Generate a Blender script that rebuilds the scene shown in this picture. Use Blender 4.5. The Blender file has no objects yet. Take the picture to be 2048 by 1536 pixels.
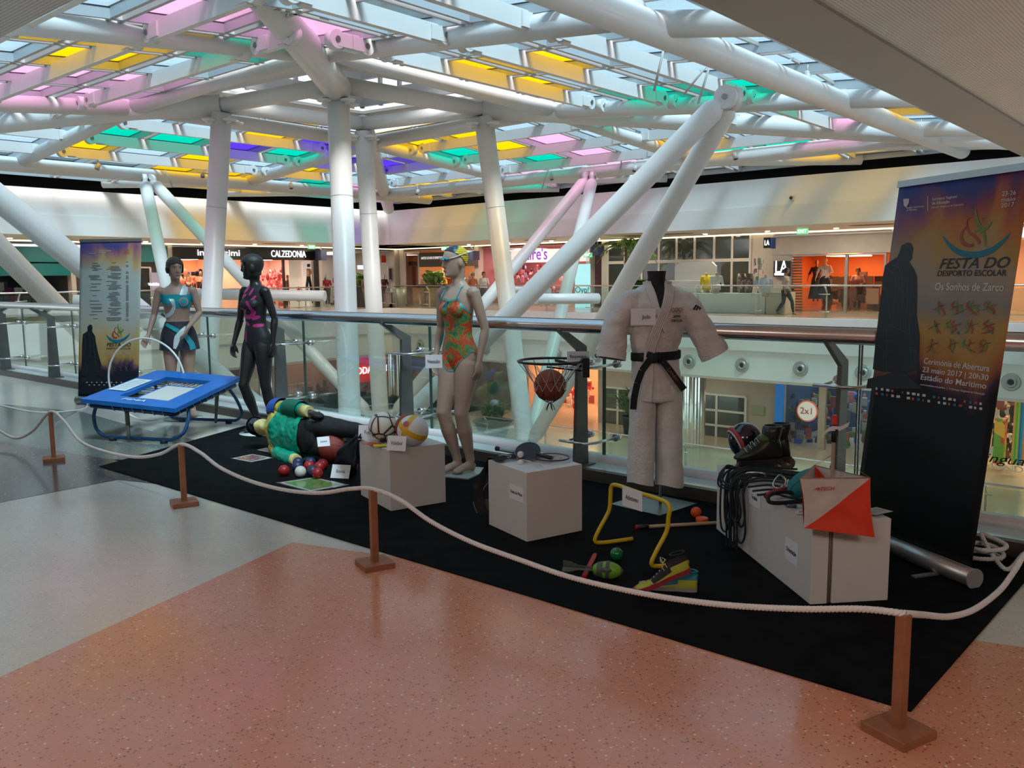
import bpy, bmesh, math, random
from mathutils import Vector, Matrix, Quaternion, noise as mnoise
random.seed(7)
scn = bpy.context.scene
COL = scn.collection
# ------------------------------------------------------------------ camera
F_PX, HOR, ROLL, CAMH = 1720.0, 553.7, 0.010, 1.5
th = math.atan((768 - HOR) / F_PX)
cF = Vector((0, math.cos(th), -math.sin(th)))
U0 = Vector((0, math.sin(th), math.cos(th))); R0 = Vector((1, 0, 0))
cR = R0 * math.cos(ROLL) - U0 * math.sin(ROLL)
cU = U0 * math.cos(ROLL) + R0 * math.sin(ROLL)
cam_d = bpy.data.cameras.new('camera'); cam = bpy.data.objects.new('camera', cam_d); COL.objects.link(cam)
cam_d.sensor_width = 36; cam_d.lens = F_PX / 2048 * 36; cam_d.clip_start = .05; cam_d.clip_end = 400
M = Matrix((cR, cU, -cF)).transposed().to_4x4(); M.translation = (0, 0, CAMH)
cam.matrix_world = M
scn.camera = cam
# ------------------------------------------------------------------ light and colour management
scn.view_settings.view_transform = 'Standard'; scn.view_settings.look = 'None'
scn.view_settings.exposure = 0.58; scn.view_settings.gamma = 1.0; scn.view_settings.use_curve_mapping = False
world = bpy.data.worlds.new('sky'); scn.world = world; world.use_nodes = True
nt = world.node_tree; nt.nodes.clear()
wo = nt.nodes.new('ShaderNodeOutputWorld'); bg = nt.nodes.new('ShaderNodeBackground')
tc = nt.nodes.new('ShaderNodeTexCoord'); sx = nt.nodes.new('ShaderNodeSeparateXYZ'); cr = nt.nodes.new('ShaderNodeValToRGB')
nt.links.new(tc.outputs['Generated'], sx.inputs[0]); nt.links.new(sx.outputs['Z'], cr.inputs[0])
cr.color_ramp.elements[0].position = 0.0; cr.color_ramp.elements[0].color = (.95, .98, 1, 1)
cr.color_ramp.elements[1].position = .75; cr.color_ramp.elements[1].color = (.36, .50, .60, 1)
e = cr.color_ramp.elements.new(.22); e.color = (.88, .95, 1.0, 1)
nt.links.new(cr.outputs[0], bg.inputs[0]); nt.links.new(bg.outputs[0], wo.inputs[0])
bg.inputs[1].default_value = 1.0
def add_light(name, kind, loc, energy, color=(1, 1, 1), **kw):
    l = bpy.data.lights.new(name, kind); l.energy = energy; l.color = color
    for k, v in kw.items(): setattr(l, k, v)
    o = bpy.data.objects.new(name, l); COL.objects.link(o); o.location = loc
    return o
sun = add_light('sun', 'SUN', (0, 0, 30), 5.0, (1, .97, .93), angle=math.radians(20))
sdir = Vector((.30, -.62, 1.0)).normalized()          # towards the sun: high, behind the viewer
for i_, (lx, ly, le) in enumerate(((-1.6, -1.2, 46), (2.2, -1.6, 52), (-5.5, 2.6, 42))):   # unseen lamps under the near ceiling, added as front fill for the display
    la = add_light('gallery_lamp', 'AREA', (lx, ly, 3.12), le, (1, .93, .86), shape='DISK', size=1.6)
sun.rotation_euler = sdir.to_track_quat('Z', 'Y').to_euler()
# ------------------------------------------------------------------ frame helpers
ANG = math.radians(49.1)
E1 = Vector((math.cos(ANG), math.sin(ANG), 0)); E2 = Vector((-E1.y, E1.x, 0)); Z3 = Vector((0, 0, 1))
def P(a, b, z=0.0): return E1 * a + E2 * b + Z3 * z
def ray(px, py): return cF + cR * ((px - 1024) / F_PX) + cU * ((768 - py) / F_PX)
C0 = Vector((0, 0, CAMH))
def G(px, py, z=0.0):
    d = ray(px, py); return C0 + d * ((z - CAMH) / d.z)
def Wp(px, py, a=None, b=None):
    d = ray(px, py); n, k = (E1, a) if a is not None else (E2, b)
    return C0 + d * (k / d.dot(n))
def Yp(px, py, Y):
    d = ray(px, py); return C0 + d * (Y / d.y)
def ab(v): return v.dot(E1), v.dot(E2), v.z
# ------------------------------------------------------------------ materials
MATS = {}
def mat(name, col=(.8, .8, .8), rough=.5, metal=0.0, spec=.5, emit=None, estr=0.0, bump=0, bscale=40, var=0.0, vscale=6,
        coat=0.0, trans=0.0, alpha=1.0, sheen=0.0):
    if name in MATS: return MATS[name]
    m = bpy.data.materials.new(name); m.use_nodes = True; n = m.node_tree; b = n.nodes['Principled BSDF']
    b.inputs['Base Color'].default_value = (*col, 1); b.inputs['Roughness'].default_value = rough
    b.inputs['Metallic'].default_value = metal; b.inputs['Specular IOR Level'].default_value = spec
    b.inputs['Coat Weight'].default_value = coat; b.inputs['Transmission Weight'].default_value = trans
    b.inputs['Alpha'].default_value = alpha; b.inputs['Sheen Weight'].default_value = sheen
    if emit: b.inputs['Emission Color'].default_value = (*emit, 1); b.inputs['Emission Strength'].default_value = estr
    if var or bump:
        t = n.nodes.new('ShaderNodeTexCoord')
    if var:
        no = n.nodes.new('ShaderNodeTexNoise'); no.inputs['Scale'].default_value = vscale; no.inputs['Detail'].default_value = 4
        n.links.new(t.outputs['Object'], no.inputs['Vector'])
        r = n.nodes.new('ShaderNodeValToRGB'); n.links.new(no.outputs['Fac'], r.inputs[0])
        r.color_ramp.elements[0].position = .3; r.color_ramp.elements[1].position = .7
        r.color_ramp.elements[0].color = (*[c * (1 - var) for c in col], 1); r.color_ramp.elements[1].color = (*[min(1, c * (1 + var)) for c in col], 1)
        n.links.new(r.outputs[0], b.inputs['Base Color'])
    if bump:
        no = n.nodes.new('ShaderNodeTexNoise'); no.inputs['Scale'].default_value = bscale; no.inputs['Detail'].default_value = 3
        n.links.new(t.outputs['Object'], no.inputs['Vector'])
        bu = n.nodes.new('ShaderNodeBump'); bu.inputs['Strength'].default_value = bump; bu.inputs['Distance'].default_value = .01
        n.links.new(no.outputs['Fac'], bu.inputs['Height']); n.links.new(bu.outputs[0], b.inputs['Normal'])
    MATS[name] = m; return m
def glass_mat(name, col, gloss=.12, haze=.0):
    if name in MATS: return MATS[name]
    m = bpy.data.materials.new(name); m.use_nodes = True; n = m.node_tree; n.nodes.clear()
    o = n.nodes.new('ShaderNodeOutputMaterial'); t = n.nodes.new('ShaderNodeBsdfTransparent'); t.inputs[0].default_value = (*col, 1)
    g = n.nodes.new('ShaderNodeBsdfGlossy'); g.inputs['Roughness'].default_value = .02
    lw = n.nodes.new('ShaderNodeLayerWeight'); lw.inputs[0].default_value = .35
    mm = n.nodes.new('ShaderNodeMath'); mm.operation = 'MULTIPLY'; mm.inputs[1].default_value = gloss * 4; n.links.new(lw.outputs['Fresnel'], mm.inputs[0])
    mx = n.nodes.new('ShaderNodeMixShader'); n.links.new(mm.outputs[0], mx.inputs[0]); n.links.new(t.outputs[0], mx.inputs[1]); n.links.new(g.outputs[0], mx.inputs[2])
    last = mx
    if haze:
        d = n.nodes.new('ShaderNodeBsdfTranslucent'); d.inputs[0].default_value = (*col, 1)
        d2 = n.nodes.new('ShaderNodeBsdfDiffuse'); d2.inputs[0].default_value = (*col, 1)
        md = n.nodes.new('ShaderNodeMixShader'); md.inputs[0].default_value = .25; n.links.new(d.outputs[0], md.inputs[1]); n.links.new(d2.outputs[0], md.inputs[2])
        m2 = n.nodes.new('ShaderNodeMixShader'); m2.inputs[0].default_value = haze
        n.links.new(mx.outputs[0], m2.inputs[1]); n.links.new(md.outputs[0], m2.inputs[2]); last = m2
    n.links.new(last.outputs[0], o.inputs[0]); MATS[name] = m; return m
# ------------------------------------------------------------------ mesh builder
class MB:
    def __init__(s): s.v = []; s.f = []; s.m = []; s.mats = []; s.smooth = []
    def mi(s, m):
        if m not in s.mats: s.mats.append(m)
        return s.mats.index(m)
    def add(s, vs, fs, m, sm=False):
        k = len(s.v); i = s.mi(m); s.v += [Vector(x) for x in vs]
        for f in fs: s.f.append([k + j for j in f]); s.m.append(i); s.smooth.append(sm)
        return s
    def hexa(s, c, m):   # 8 corners: bottom 4 ccw, top 4 ccw
        return s.add(c, [(3, 2, 1, 0), (4, 5, 6, 7), (0, 1, 5, 4), (1, 2, 6, 5), (2, 3, 7, 6), (3, 0, 4, 7)], m)
    def box(s, c, size, m, ax=None, rot=0):
        c = Vector(c); x, y, z = [k / 2 for k in size]
        if ax is None: X = Vector((math.cos(rot), math.sin(rot), 0)); Y = Vector((-X.y, X.x, 0)); Z = Z3
        else: X, Y, Z = ax
        cs = [c + X * (i * x) + Y * (j * y) + Z * (k * z) for k in (-1, 1) for i, j in ((-1, -1), (1, -1), (1, 1), (-1, 1))]
        return s.hexa(cs, m)
    def bar(s, p, q, w, h, m, up=Z3):   # box beam from p to q
        p = Vector(p); q = Vector(q); d = (q - p); X = d.normalized(); Y = up.cross(X)
        if Y.length < 1e-5: Y = Vector((1, 0, 0)).cross(X)
        Y.normalize(); Zz = X.cross(Y)
        return s.box((p + q) / 2, (d.length, w, h), m, (X, Y, Zz))
    def tube(s, pts, r, m, n=16, caps=True, closed=False, sq=None):
        pts = [Vector(p) for p in pts]; N = len(pts)
        rr = r if isinstance(r, (list, tuple)) else [r] * N
        vs = []; T = []
        for i in range(N):
            if closed: t = pts[(i + 1) % N] - pts[i - 1]
            else: t = pts[min(i + 1, N - 1)] - pts[max(i - 1, 0)]
            T.append(t.normalized())
        a = Vector((0, 0, 1)) if abs(T[0].z) < .9 else Vector((1, 0, 0))
        u = (a - T[0] * a.dot(T[0])).normalized()
        for i in range(N):
            u = (u - T[i] * u.dot(T[i])).normalized(); w = T[i].cross(u)
            for k in range(n):
                A = 2 * math.pi * k / n
                q = rr[i]
                if isinstance(q, (tuple, list)): vs.append(pts[i] + u * (math.cos(A) * q[0]) + w * (math.sin(A) * q[1]))
                else: vs.append(pts[i] + (u * math.cos(A) + w * math.sin(A)) * q)
        fs = []
        for i in range(N if closed else N - 1):
            j = (i + 1) % N
            for k in range(n): l = (k + 1) % n; fs.append((i * n + k, i * n + l, j * n + l, j * n + k))
        s.add(vs, fs, m, True)
        if caps and not closed:
            k0 = len(s.v) - len(vs); im = s.mi(m)
            s.f.append([k0 + n - 1 - k for k in range(n)]); s.m.append(im); s.smooth.append(False)
            s.f.append([k0 + (N - 1) * n + k for k in range(n)]); s.m.append(im); s.smooth.append(False)
        return s
    def cyl(s, c, r, h, m, n=24, ax=Z3, r2=None): c = Vector(c); return s.tube([c, c + ax * h], [r, r if r2 is None else r2], m, n)
    def ball(s, c, r, m, nu=24, nv=14, sc=(1, 1, 1), ax=None):
        c = Vector(c); vs = []; X, Y, Z = ax or (Vector((1, 0, 0)), Vector((0, 1, 0)), Z3)
        for i in range(nv + 1):
            t = math.pi * i / nv
            for j in range(nu):
                p = 2 * math.pi * j / nu
                vs.append(c + X * (math.sin(t) * math.cos(p) * r * sc[0]) + Y * (math.sin(t) * math.sin(p) * r * sc[1]) + Z * (math.cos(t) * r * sc[2]))
        fs = [(i * nu + j, (i + 1) * nu + j, (i + 1) * nu + (j + 1) % nu, i * nu + (j + 1) % nu) for i in range(nv) for j in range(nu)]
        return s.add(vs, fs, m, True)
    def lathe(s, prof, c, m, n=28, ax=None):
        c = Vector(c); X, Y, Z = ax or (Vector((1, 0, 0)), Vector((0, 1, 0)), Z3); vs = []
        for r, z in prof:
            for k in range(n): A = 2 * math.pi * k / n; vs.append(c + X * (math.cos(A) * r) + Y * (math.sin(A) * r) + Z * z)
        fs = [(i * n + k, i * n + (k + 1) % n, (i + 1) * n + (k + 1) % n, (i + 1) * n + k) for i in range(len(prof) - 1) for k in range(n)]
        return s.add(vs, fs, m, True)
    def prism(s, poly, h, m, zdir=Z3):   # poly: list of 3D points, extruded by h along zdir
        n = len(poly); p = [Vector(x) for x in poly]; q = [x + zdir * h for x in p]
        s.add(p + q, [tuple(reversed(range(n))), tuple(range(n, 2 * n))] + [(i, (i + 1) % n, n + (i + 1) % n, n + i) for i in range(n)], m)
        return s
    def quad(s, c, m): return s.add(c, [tuple(range(len(c)))], m)
    def grid(s, fn, nu, nv, m, sm=True, closeu=False):
        vs = [fn(i / nu, j / nv) for j in range(nv + 1) for i in range(nu + (0 if closeu else 1))]
        w = nu if closeu else nu + 1
        fs = [(j * w + i, j * w + (i + 1) % w, (j + 1) * w + (i + 1) % w, (j + 1) * w + i) for j in range(nv) for i in range(nu)]
        return s.add(vs, fs, m, sm)
    def text(s, txt, o, X, Y, h, m, depth=.004, width=None, align='CENTER', bold=0.0, shear=0.0):
        d, vs, fs = text_geo(txt, align, bold, shear)
        X = Vector(X).normalized(); Y = Vector(Y).normalized(); N = X.cross(Y); o = Vector(o)
        k = h / .72; kx = k
        if width is not None:
            xs = [v[0] for v in vs]; span = (max(xs) - min(xs)) or 1; kx = width / span
        s.add([o + X * (v[0] * kx) + Y * (v[1] * k) + N * (depth if v[2] > 0 else 0) for v in vs], fs, m)
        return s
    def build(s, name, parent=None, loc=None, bevel=0, solid=0, autosm=True):
        me = bpy.data.meshes.new(name)
        o0 = Vector(loc) if loc is not None else Vector((0, 0, 0))
        if parent is not None: o0 = parent.matrix_world.translation if loc is None else o0
        me.from_pydata([v - o0 for v in s.v], [], s.f)
        for m in s.mats: me.materials.append(m)
        me.polygons.foreach_set('material_index', s.m); me.polygons.foreach_set('use_smooth', s.smooth); me.update()
        o = bpy.data.objects.new(name, me); COL.objects.link(o)
        if parent is not None: o.parent = parent; o.location = o0 - parent.matrix_world.translation
        else: o.location = o0
        o.matrix_world = Matrix.Translation(o0)
        if bevel:
            b = o.modifiers.new('bevel', 'BEVEL'); b.width = bevel; b.segments = 2; b.limit_method = 'ANGLE'; b.angle_limit = math.radians(40)
        return o
_TG = {}
def text_geo(txt, align, bold, shear):
    k = (txt, align, bold, shear)
    if k in _TG: return _TG[k]
    c = bpy.data.curves.new('t', 'FONT'); c.body = txt; c.align_x = align; c.align_y = 'CENTER'; c.size = 1; c.offset = bold; c.shear = shear
    c.resolution_u = 3; c.extrude = .01
    o = bpy.data.objects.new('t', c); COL.objects.link(o)
    dg = bpy.context.evaluated_depsgraph_get(); me = o.evaluated_get(dg).to_mesh()
    vs = [tuple(v.co) for v in me.vertices]; fs = [tuple(p.vertices) for p in me.polygons]
    o.evaluated_get(dg).to_mesh_clear(); bpy.data.objects.remove(o); bpy.data.curves.remove(c)
    _TG[k] = (None, vs, fs); return _TG[k]
def tag(o, label=None, cat=None, group=None, kind=None):
    if label: o['label'] = label
    if cat: o['category'] = cat
    if group: o['group'] = group
    if kind: o['kind'] = kind
    return o
def thing(name, label, cat, loc=(0, 0, 0), group=None):
    o = bpy.data.objects.new(name, None); COL.objects.link(o); o.location = loc; o.empty_display_size = .1
    o.matrix_world = Matrix.Translation(Vector(loc)); return tag(o, label, cat, group)
def struct(name, mb, **k): return tag(mb.build(name, **k), kind='structure')
def copy_thing(src, delta=None, rotz=0, label=None):
    c = src.copy(); COL.objects.link(c)
    if label: c['label'] = label
    for ch in src.children:
        d = ch.copy(); COL.objects.link(d); d.parent = c
        for g in ch.children:
            e_ = g.copy(); COL.objects.link(e_); e_.parent = d
    if delta is not None: c.location = src.location + Vector(delta)
    c.rotation_euler = (0, 0, rotz)
    return c
# ================================================================== SETTING
def terrazzo(name, base, c1, c2, sc=70, dens=.5, rough=.16):
    m = bpy.data.materials.new(name); m.use_nodes = True; n = m.node_tree; b = n.nodes['Principled BSDF']
    t = n.nodes.new('ShaderNodeTexCoord'); v = n.nodes.new('ShaderNodeTexVoronoi'); v.inputs['Scale'].default_value = sc
    n.links.new(t.outputs['Object'], v.inputs['Vector'])
    r = n.nodes.new('ShaderNodeValToRGB'); r.color_ramp.interpolation = 'LINEAR'
    sr = n.nodes.new('ShaderNodeSeparateXYZ'); n.links.new(v.outputs['Color'], sr.inputs[0]); n.links.new(sr.outputs[0], r.inputs[0]); el = r.color_ramp.elements
    el[0].position = 0; el[0].color = (*c1, 1); el[1].position = .26; el[1].color = (*base, 1)
    e = el.new(.95); e.color = (*base, 1); e = el.new(.98); e.color = (*c2, 1)
    lt = n.nodes.new('ShaderNodeMath'); lt.operation = 'LESS_THAN'; lt.inputs[1].default_value = dens; n.links.new(v.outputs['Distance'], lt.inputs[0])
    no = n.nodes.new('ShaderNodeTexNoise'); no.inputs['Scale'].default_value = 1.3; no.inputs['Detail'].default_value = 5; n.links.new(t.outputs['Object'], no.inputs['Vector'])
    r2 = n.nodes.new('ShaderNodeValToRGB'); n.links.new(no.outputs['Fac'], r2.inputs[0])
    r2.color_ramp.elements[0].position = .3; r2.color_ramp.elements[0].color = (*[k * .86 for k in base], 1)
    r2.color_ramp.elements[1].position = .7; r2.color_ramp.elements[1].color = (*base, 1)
    mx = n.nodes.new('ShaderNodeMix'); mx.data_type = 'RGBA'; n.links.new(lt.outputs[0], mx.inputs[0])
    n.links.new(r2.outputs[0], mx.inputs[6]); n.links.new(r.outputs[0], mx.inputs[7]); n.links.new(mx.outputs[2], b.inputs['Base Color'])
    b.inputs['Roughness'].default_value = rough; b.inputs['Specular IOR Level'].default_value = .6
    return m
M_cream = terrazzo('terrazzo_cream', (.62, .60, .54), (.35, .33, .30), (.8, .78, .72), 90, .35)
M_peach = terrazzo('terrazzo_peach', (.66, .285, .175), (.20, .06, .03), (.85, .68, .56), 95, .42)
M_dark = terrazzo('terrazzo_dark', (.105, .10, .095), (.05, .05, .05), (.5, .5, .5), 60, .35)
M_green = terrazzo('terrazzo_green', (.20, .23, .21), (.1, .12, .11), (.5, .5, .5), 60, .35)
M_white = mat('white_wall', (.80, .80, .79), .55, var=.03, vscale=.6)
M_steel_white = mat('white_steel', (.69, .69, .69), .38, var=.03, vscale=1.5)
M_beige = mat('beige_soffit', (.78, .70, .60), .6)
M_glass = glass_mat('railing_glass', (.86, .95, .92), .10, .02)
M_inox = mat('stainless', (.74, .73, .74), .26, 1.0)
M_post = mat('grey_steel_post', (.145, .145, .14), .42, .5, var=.12, vscale=5)
M_black = mat('black', (.012, .012, .013), .5)
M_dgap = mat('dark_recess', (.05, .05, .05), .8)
# perforated ceiling
M_perf = bpy.data.materials.new('perforated_ceiling'); M_perf.use_nodes = True
def _perf():
    n = M_perf.node_tree; b = n.nodes['Principled BSDF']; t = n.nodes.new('ShaderNodeTexCoord'); mp = n.nodes.new('ShaderNodeMapping')
    mp.inputs['Scale'].default_value = (38, 38, 38); mp.inputs['Rotation'].default_value = (0, 0, -ANG); n.links.new(t.outputs['Object'], mp.inputs[0])
    fr = n.nodes.new('ShaderNodeVectorMath'); fr.operation = 'FRACTION'; n.links.new(mp.outputs[0], fr.inputs[0])
    sb = n.nodes.new('ShaderNodeVectorMath'); sb.operation = 'SUBTRACT'; sb.inputs[1].default_value = (.5, .5, 0); n.links.new(fr.outputs[0], sb.inputs[0])
    sep = n.nodes.new('ShaderNodeSeparateXYZ'); n.links.new(sb.outputs[0], sep.inputs[0]); cb = n.nodes.new('ShaderNodeCombineXYZ')
    n.links.new(sep.outputs[0], cb.inputs[0]); n.links.new(sep.outputs[1], cb.inputs[1])
    ln = n.nodes.new('ShaderNodeVectorMath'); ln.operation = 'LENGTH'; n.links.new(cb.outputs[0], ln.inputs[0])
    r = n.nodes.new('ShaderNodeValToRGB'); n.links.new(ln.outputs['Value'], r.inputs[0]); r.color_ramp.interpolation = 'CONSTANT'
    r.color_ramp.elements[0].color = (.36, .35, .33, 1); r.color_ramp.elements[1].color = (.93, .92, .90, 1); r.color_ramp.elements[1].position = .27
    n.links.new(r.outputs[0], b.inputs['Base Color']); b.inputs['Roughness'].default_value = .38; b.inputs['Specular IOR Level'].default_value = .8
_perf()
A_RAIL, A_CURB, A_GLASS, A_POST = 5.03, 5.05, 5.57, 5.26
A_FR, B_FL = 29.3, 33.5          # far right / far left void edges
A_SF, B_SF = 34.0, 38.2          # shop fronts behind the galleries
ZC = 3.18; ZF = 4.85; ZS = -2.3; ZL = -5.3; ZLL = -10.2
def poly(*pts, z=0.0): return [Vector((p.x, p.y, z)) for p in pts]
# our floor
mb = MB(); mb.prism([P(-14, -16, -.3), P(A_GLASS, -16, -.3), P(A_GLASS, 40, -.3), P(-14, 40, -.3)], .3, M_cream)
struct('floor', mb)
def zone(px, m, dz):
    mb = MB(); mb.prism([Vector((v.x, v.y, 0.0)) for v in px], dz, m); return struct('floor', mb)
p0, p1, p2 = G(0, 1355), G(585, 1085), G(1940, 1280)
d01 = (p0 - p1).normalized(); d12 = (p2 - p1).normalized()
zone([p1, p1 + d01 * 9, p1 + d01 * 9 + Vector((14, -4, 0)), p1 + d12 * 12], M_peach, .002)
q0, q1, q2 = G(0, 1005), G(235, 960), G(330, 970)
c1_, c2_ = G(0, 883), G(219, 919)
zone([q0 + (q0 - q1) * 2, c1_ + (c1_ - c2_) * 2, c1_, c2_, G(350, 925), G(560, 985), q2, q1], M_dark, .002)
zone([c1_ + (c1_ - c2_) * 2, G(0, 808) + (G(0, 808) - G(165, 826)) * 2, G(0, 808), G(165, 824), G(300, 862), G(412, 884), G(300, 932), c2_, c1_], M_green, .002)
# carpet: lies on the floor
M_carpet = mat('black_carpet', (.0065, .0072, .008), .95, spec=.08, bump=.5, bscale=260, var=.35, vscale=9)
mb = MB(); ca = [P(3.0, ab(G(1822, 1425))[1]), P(5.04, ab(G(1822, 1425))[1] - .05), P(5.04, 7.9), P(2.98, ab(G(195, 935))[1])]
mb.prism([Vector((v.x, v.y, .0025)) for v in ca], .006, M_carpet)
tag(mb.build('carpet'), 'black carpet laid under the sports display beside the glass railing', 'carpet')
# curb, ledge and slab edge under the railing
M_curb = mat('dark_bronze_curb', (.07, .058, .05), .45, .2)
M_ledge = mat('pale_ledge', (.55, .66, .67), .12, spec=.7)
mb = MB(); mb.hexa([P(A_CURB - .0, -9, .001), P(A_CURB + .06, -9, .001), P(A_CURB + .06, 36, .001), P(A_CURB, 36, .001), P(A_CURB, -9, .085), P(A_CURB + .06, -9, .085), P(A_CURB + .06, 36, .085), P(A_CURB, 36, .085)], M_curb)
struct('trim_curb', mb)
mb = MB(); mb.prism([P(A_CURB + .06, -9, 0), P(A_GLASS - .03, -9, 0), P(A_GLASS - .03, 36, 0), P(A_CURB + .06, 36, 0)], .05, M_ledge)
mb.tube([P(A_GLASS - .09, -9, .06), P(A_GLASS - .09, 36, .06)], .045, mat('lip', (.66, .62, .63), .35), 14)
struct('trim_ledge', mb)
mb = MB(); mb.box(P(A_GLASS + .02, 13.5, -1.12), (.10, 46, 2.4), M_white, rot=ANG); struct('wall_slab_near', mb)
# near ceilings (L-shaped, perforated) with their void edges
mb = MB()
mb.prism([P(-14, -16, ZC), P(2.39, -16, ZC), P(2.39, 45, ZC), P(-14, 45, ZC)], .25, M_perf)
struct('ceiling_near_left', mb)
mb = MB()
mb.prism([P(2.39, -16, ZC), P(A_FR + 6, -16, ZC), P(A_FR + 6, 2.2, ZC), P(2.39, 2.2, ZC)], .25, M_perf)
struct('ceiling_near_right', mb)
mb = MB()
mb.prism([P(2.39, 2.2, ZC - .02), P(A_FR, 2.2, ZC - .02), P(A_FR, 2.75, ZC - .02), P(2.39, 2.75, ZC - .02)], .4, mat('ceiling_edge', (.5, .49, .47), .5))
struct('trim_ceiling_edge', mb)
# wall behind the viewer and to the sides so that no sky shows in reflections
M_backwall = mat('back_wall', (.30, .26, .23), .7)
mb = MB(); mb.box(P(-10, 12, 1.5), (.2, 56, 4), M_backwall, rot=ANG); struct('wall_near', mb)
mb = MB(); mb.box(P(12, -12, -2.5), (50, .2, 12), M_backwall, rot=ANG); struct('wall_right', mb)
# far fascias, soffits, floors, slabs
def gallery(side, vis):
    # maps (u = distance across the void edge, w = along) into the world
    if side == 'right': f = lambda u, w, z: P(A_FR + u, w, z); w0, w1 = -12, B_FL + 8; n = 'far_right'
    else: f = lambda u, w, z: P(w, B_FL + u, z); w0, w1 = -8, A_FR + 8; n = 'far_left'
    lim = (B_FL if side == 'right' else A_FR)
    def slab(name, u0, u1, z0, z1, m, wa=w0, wb=w1):
        mb = MB(); mb.hexa([f(u0, wa, z0), f(u1, wa, z0), f(u1, wb, z0), f(u0, wb, z0), f(u0, wa, z1), f(u1, wa, z1), f(u1, wb, z1), f(u0, wb, z1)], m)
        if side == 'left': mb.f = [list(reversed(x)) for x in mb.f]
        return struct(name, mb)
    dep = (A_SF - A_FR) if side == 'right' else (B_SF - B_FL)
    slab('wall_fascia_' + n, 0, .25, ZC + .72, ZF, M_white, w0, lim)
    slab('wall_fascia_lower_' + n, -.02, .2, ZC, ZC + .72, mat('white_panel', (.74, .74, .72), .5), w0, lim)
    slab('ceiling_' + n, .2, dep + 4, ZC, ZC + .15, M_beige)
    slab('floor_' + n, .06, dep + 5, -.25, 0, M_gfloor)
    slab('wall_slab_' + n, -.10, .06, -1.25, -.02, M_white, w0, lim)
    slab('wall_slab_lower_' + n, .0, .06, ZS, -1.25, M_white, w0, lim)
    slab('ceiling_lower_' + n, .06, dep + 3, ZS - .1, ZS, M_beige)
    slab('floor_lower_' + n, -3.6, dep + 5, ZL - .25, ZL, M_lfloor)
    slab('wall_slab_bottom_' + n, -3.7, -3.6, ZL - 1.1, ZL - .02, M_white)
    slab('floor_bottom_' + n, -4, dep + 5, ZLL - .25, ZLL, M_lfloor)
    # recess above the fascia with its dark back wall
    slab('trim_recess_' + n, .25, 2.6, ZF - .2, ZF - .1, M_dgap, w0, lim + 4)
    slab('ceiling_recess_' + n, .35, 3.2, ZF + .62, ZF + .7, M_dgap, w0, lim + 4)  # cover slab added to keep the sun off the recess
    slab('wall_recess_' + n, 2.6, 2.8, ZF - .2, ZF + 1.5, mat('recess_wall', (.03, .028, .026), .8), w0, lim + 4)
M_gfloor = mat('gallery_floor', (.46, .38, .31), .2)
M_lfloor = mat('lower_floor', (.52, .40, .28), .2, var=.2, vscale=.5)
gallery('right', 1); gallery('left', 1)
mb = MB(); mb.prism([P(-10, -12, ZLL - .5), P(40, -12, ZLL - .5), P(40, 44, ZLL - .5), P(-10, 44, ZLL - .5)], .1, M_lfloor); struct('floor_ground', mb)

# ================================================================== ROOF STRUCTURE
SC_, TC_ = 15.1, 18.6            # centre of the glass roof in the (a, b) frame
def R(s, t, z): return P(SC_ + s, TC_ + t, z)
def rz(off): return 6.19 - .088 * max(off - 2.1, 0) if off > 2.1 else 6.1
ring = {'near': Vector((-4.0, 20.8, 6.0)), 'left': Vector((-7.47, 23.1, 6.0)), 'right': Vector((-.72, 24.0, 6.0)), 'far': Vector((-4.35, 26.3, 6.05))}
base = {'near': Vector((-3.8, 19.9, -3.5)), 'left': Vector((-8.55, 23.3, -3.5)), 'right': Vector((.42, 24.3, -3.6)), 'far': Vector((-4.2, 27.2, -3.4))}
names = {'near': 'nearest column, under the diagonal tube', 'left': 'left column beside the second mannequin', 'right': 'right column leaning outwards above the basketball hoop', 'far': 'slim farthest column just right of the nearest one'}
M_seam = mat('seam_grey', (.35, .35, .36), .6)
for k in ring:
    t = thing('roof_column', 'round white steel roof column, the ' + names[k], 'column', base[k] + Vector((0, 0, -1.8)), 'roof columns around the lantern')
    b, r = base[k], ring[k]; d = (r - b)
    mb = MB(); mb.tube([b + Vector((0, 0, -1.75)), b, r - d.normalized() * .2], .26, M_steel_white, 32); mb.build('shaft', t)
    mb = MB()
    for q in ((r.z - 2.6 - b.z) / d.z, .05): c = b + d * q; mb.tube([c - d.normalized() * .006, c + d.normalized() * .006], .2625, M_seam, 32, caps=False)
    mb.build('seam', t)
    mb = MB()
    for a in range(4):
        A = math.pi / 4 + a * math.pi / 2; dr = Vector((math.cos(A), math.sin(A), 0)); c = r + Vector((0, 0, -.42)) + dr * .38
        mb.tube([c + Vector((0, 0, -.02)), c + Vector((0, 0, .025))], [.15, .19], M_steel_white, 18)
        mb.bar(r + Vector((0, 0, -.42)), c + dr * .06, .04, .16, M_steel_white)
    mb.build('collar_plate', t)
M_gb = mat('pin_bolt', (.32, .31, .30), .35, .9)
def roof_tube(label, pts, r, grp):
    mb = MB(); mb.tube(pts, r, M_steel_white, 24)
    return tag(mb.build('roof_tube', loc=pts[0]), label, 'roof tube', grp)
corner = {'near': R(-13.9, -14.2, 4.95), 'right': R(14.1, -15.6, 4.85), 'far': R(13.6, 14.2, 4.9), 'left': R(-12.7, 14.6, 4.85)}
mid = {'near': Vector((-3.95, 18.7, 5.92)), 'right': Vector((1.2, 24.0, 5.9)), 'far': Vector((-4.6, 29.2, 5.9)), 'left': Vector((-9.75, 23.0, 5.9))}
sides = {'near right': ('near', 'right', 11.68), 'near left': ('left', 'near', 11.7), 'far right': ('right', 'far', 10.4), 'far left': ('far', 'left', 10.9)}
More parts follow.
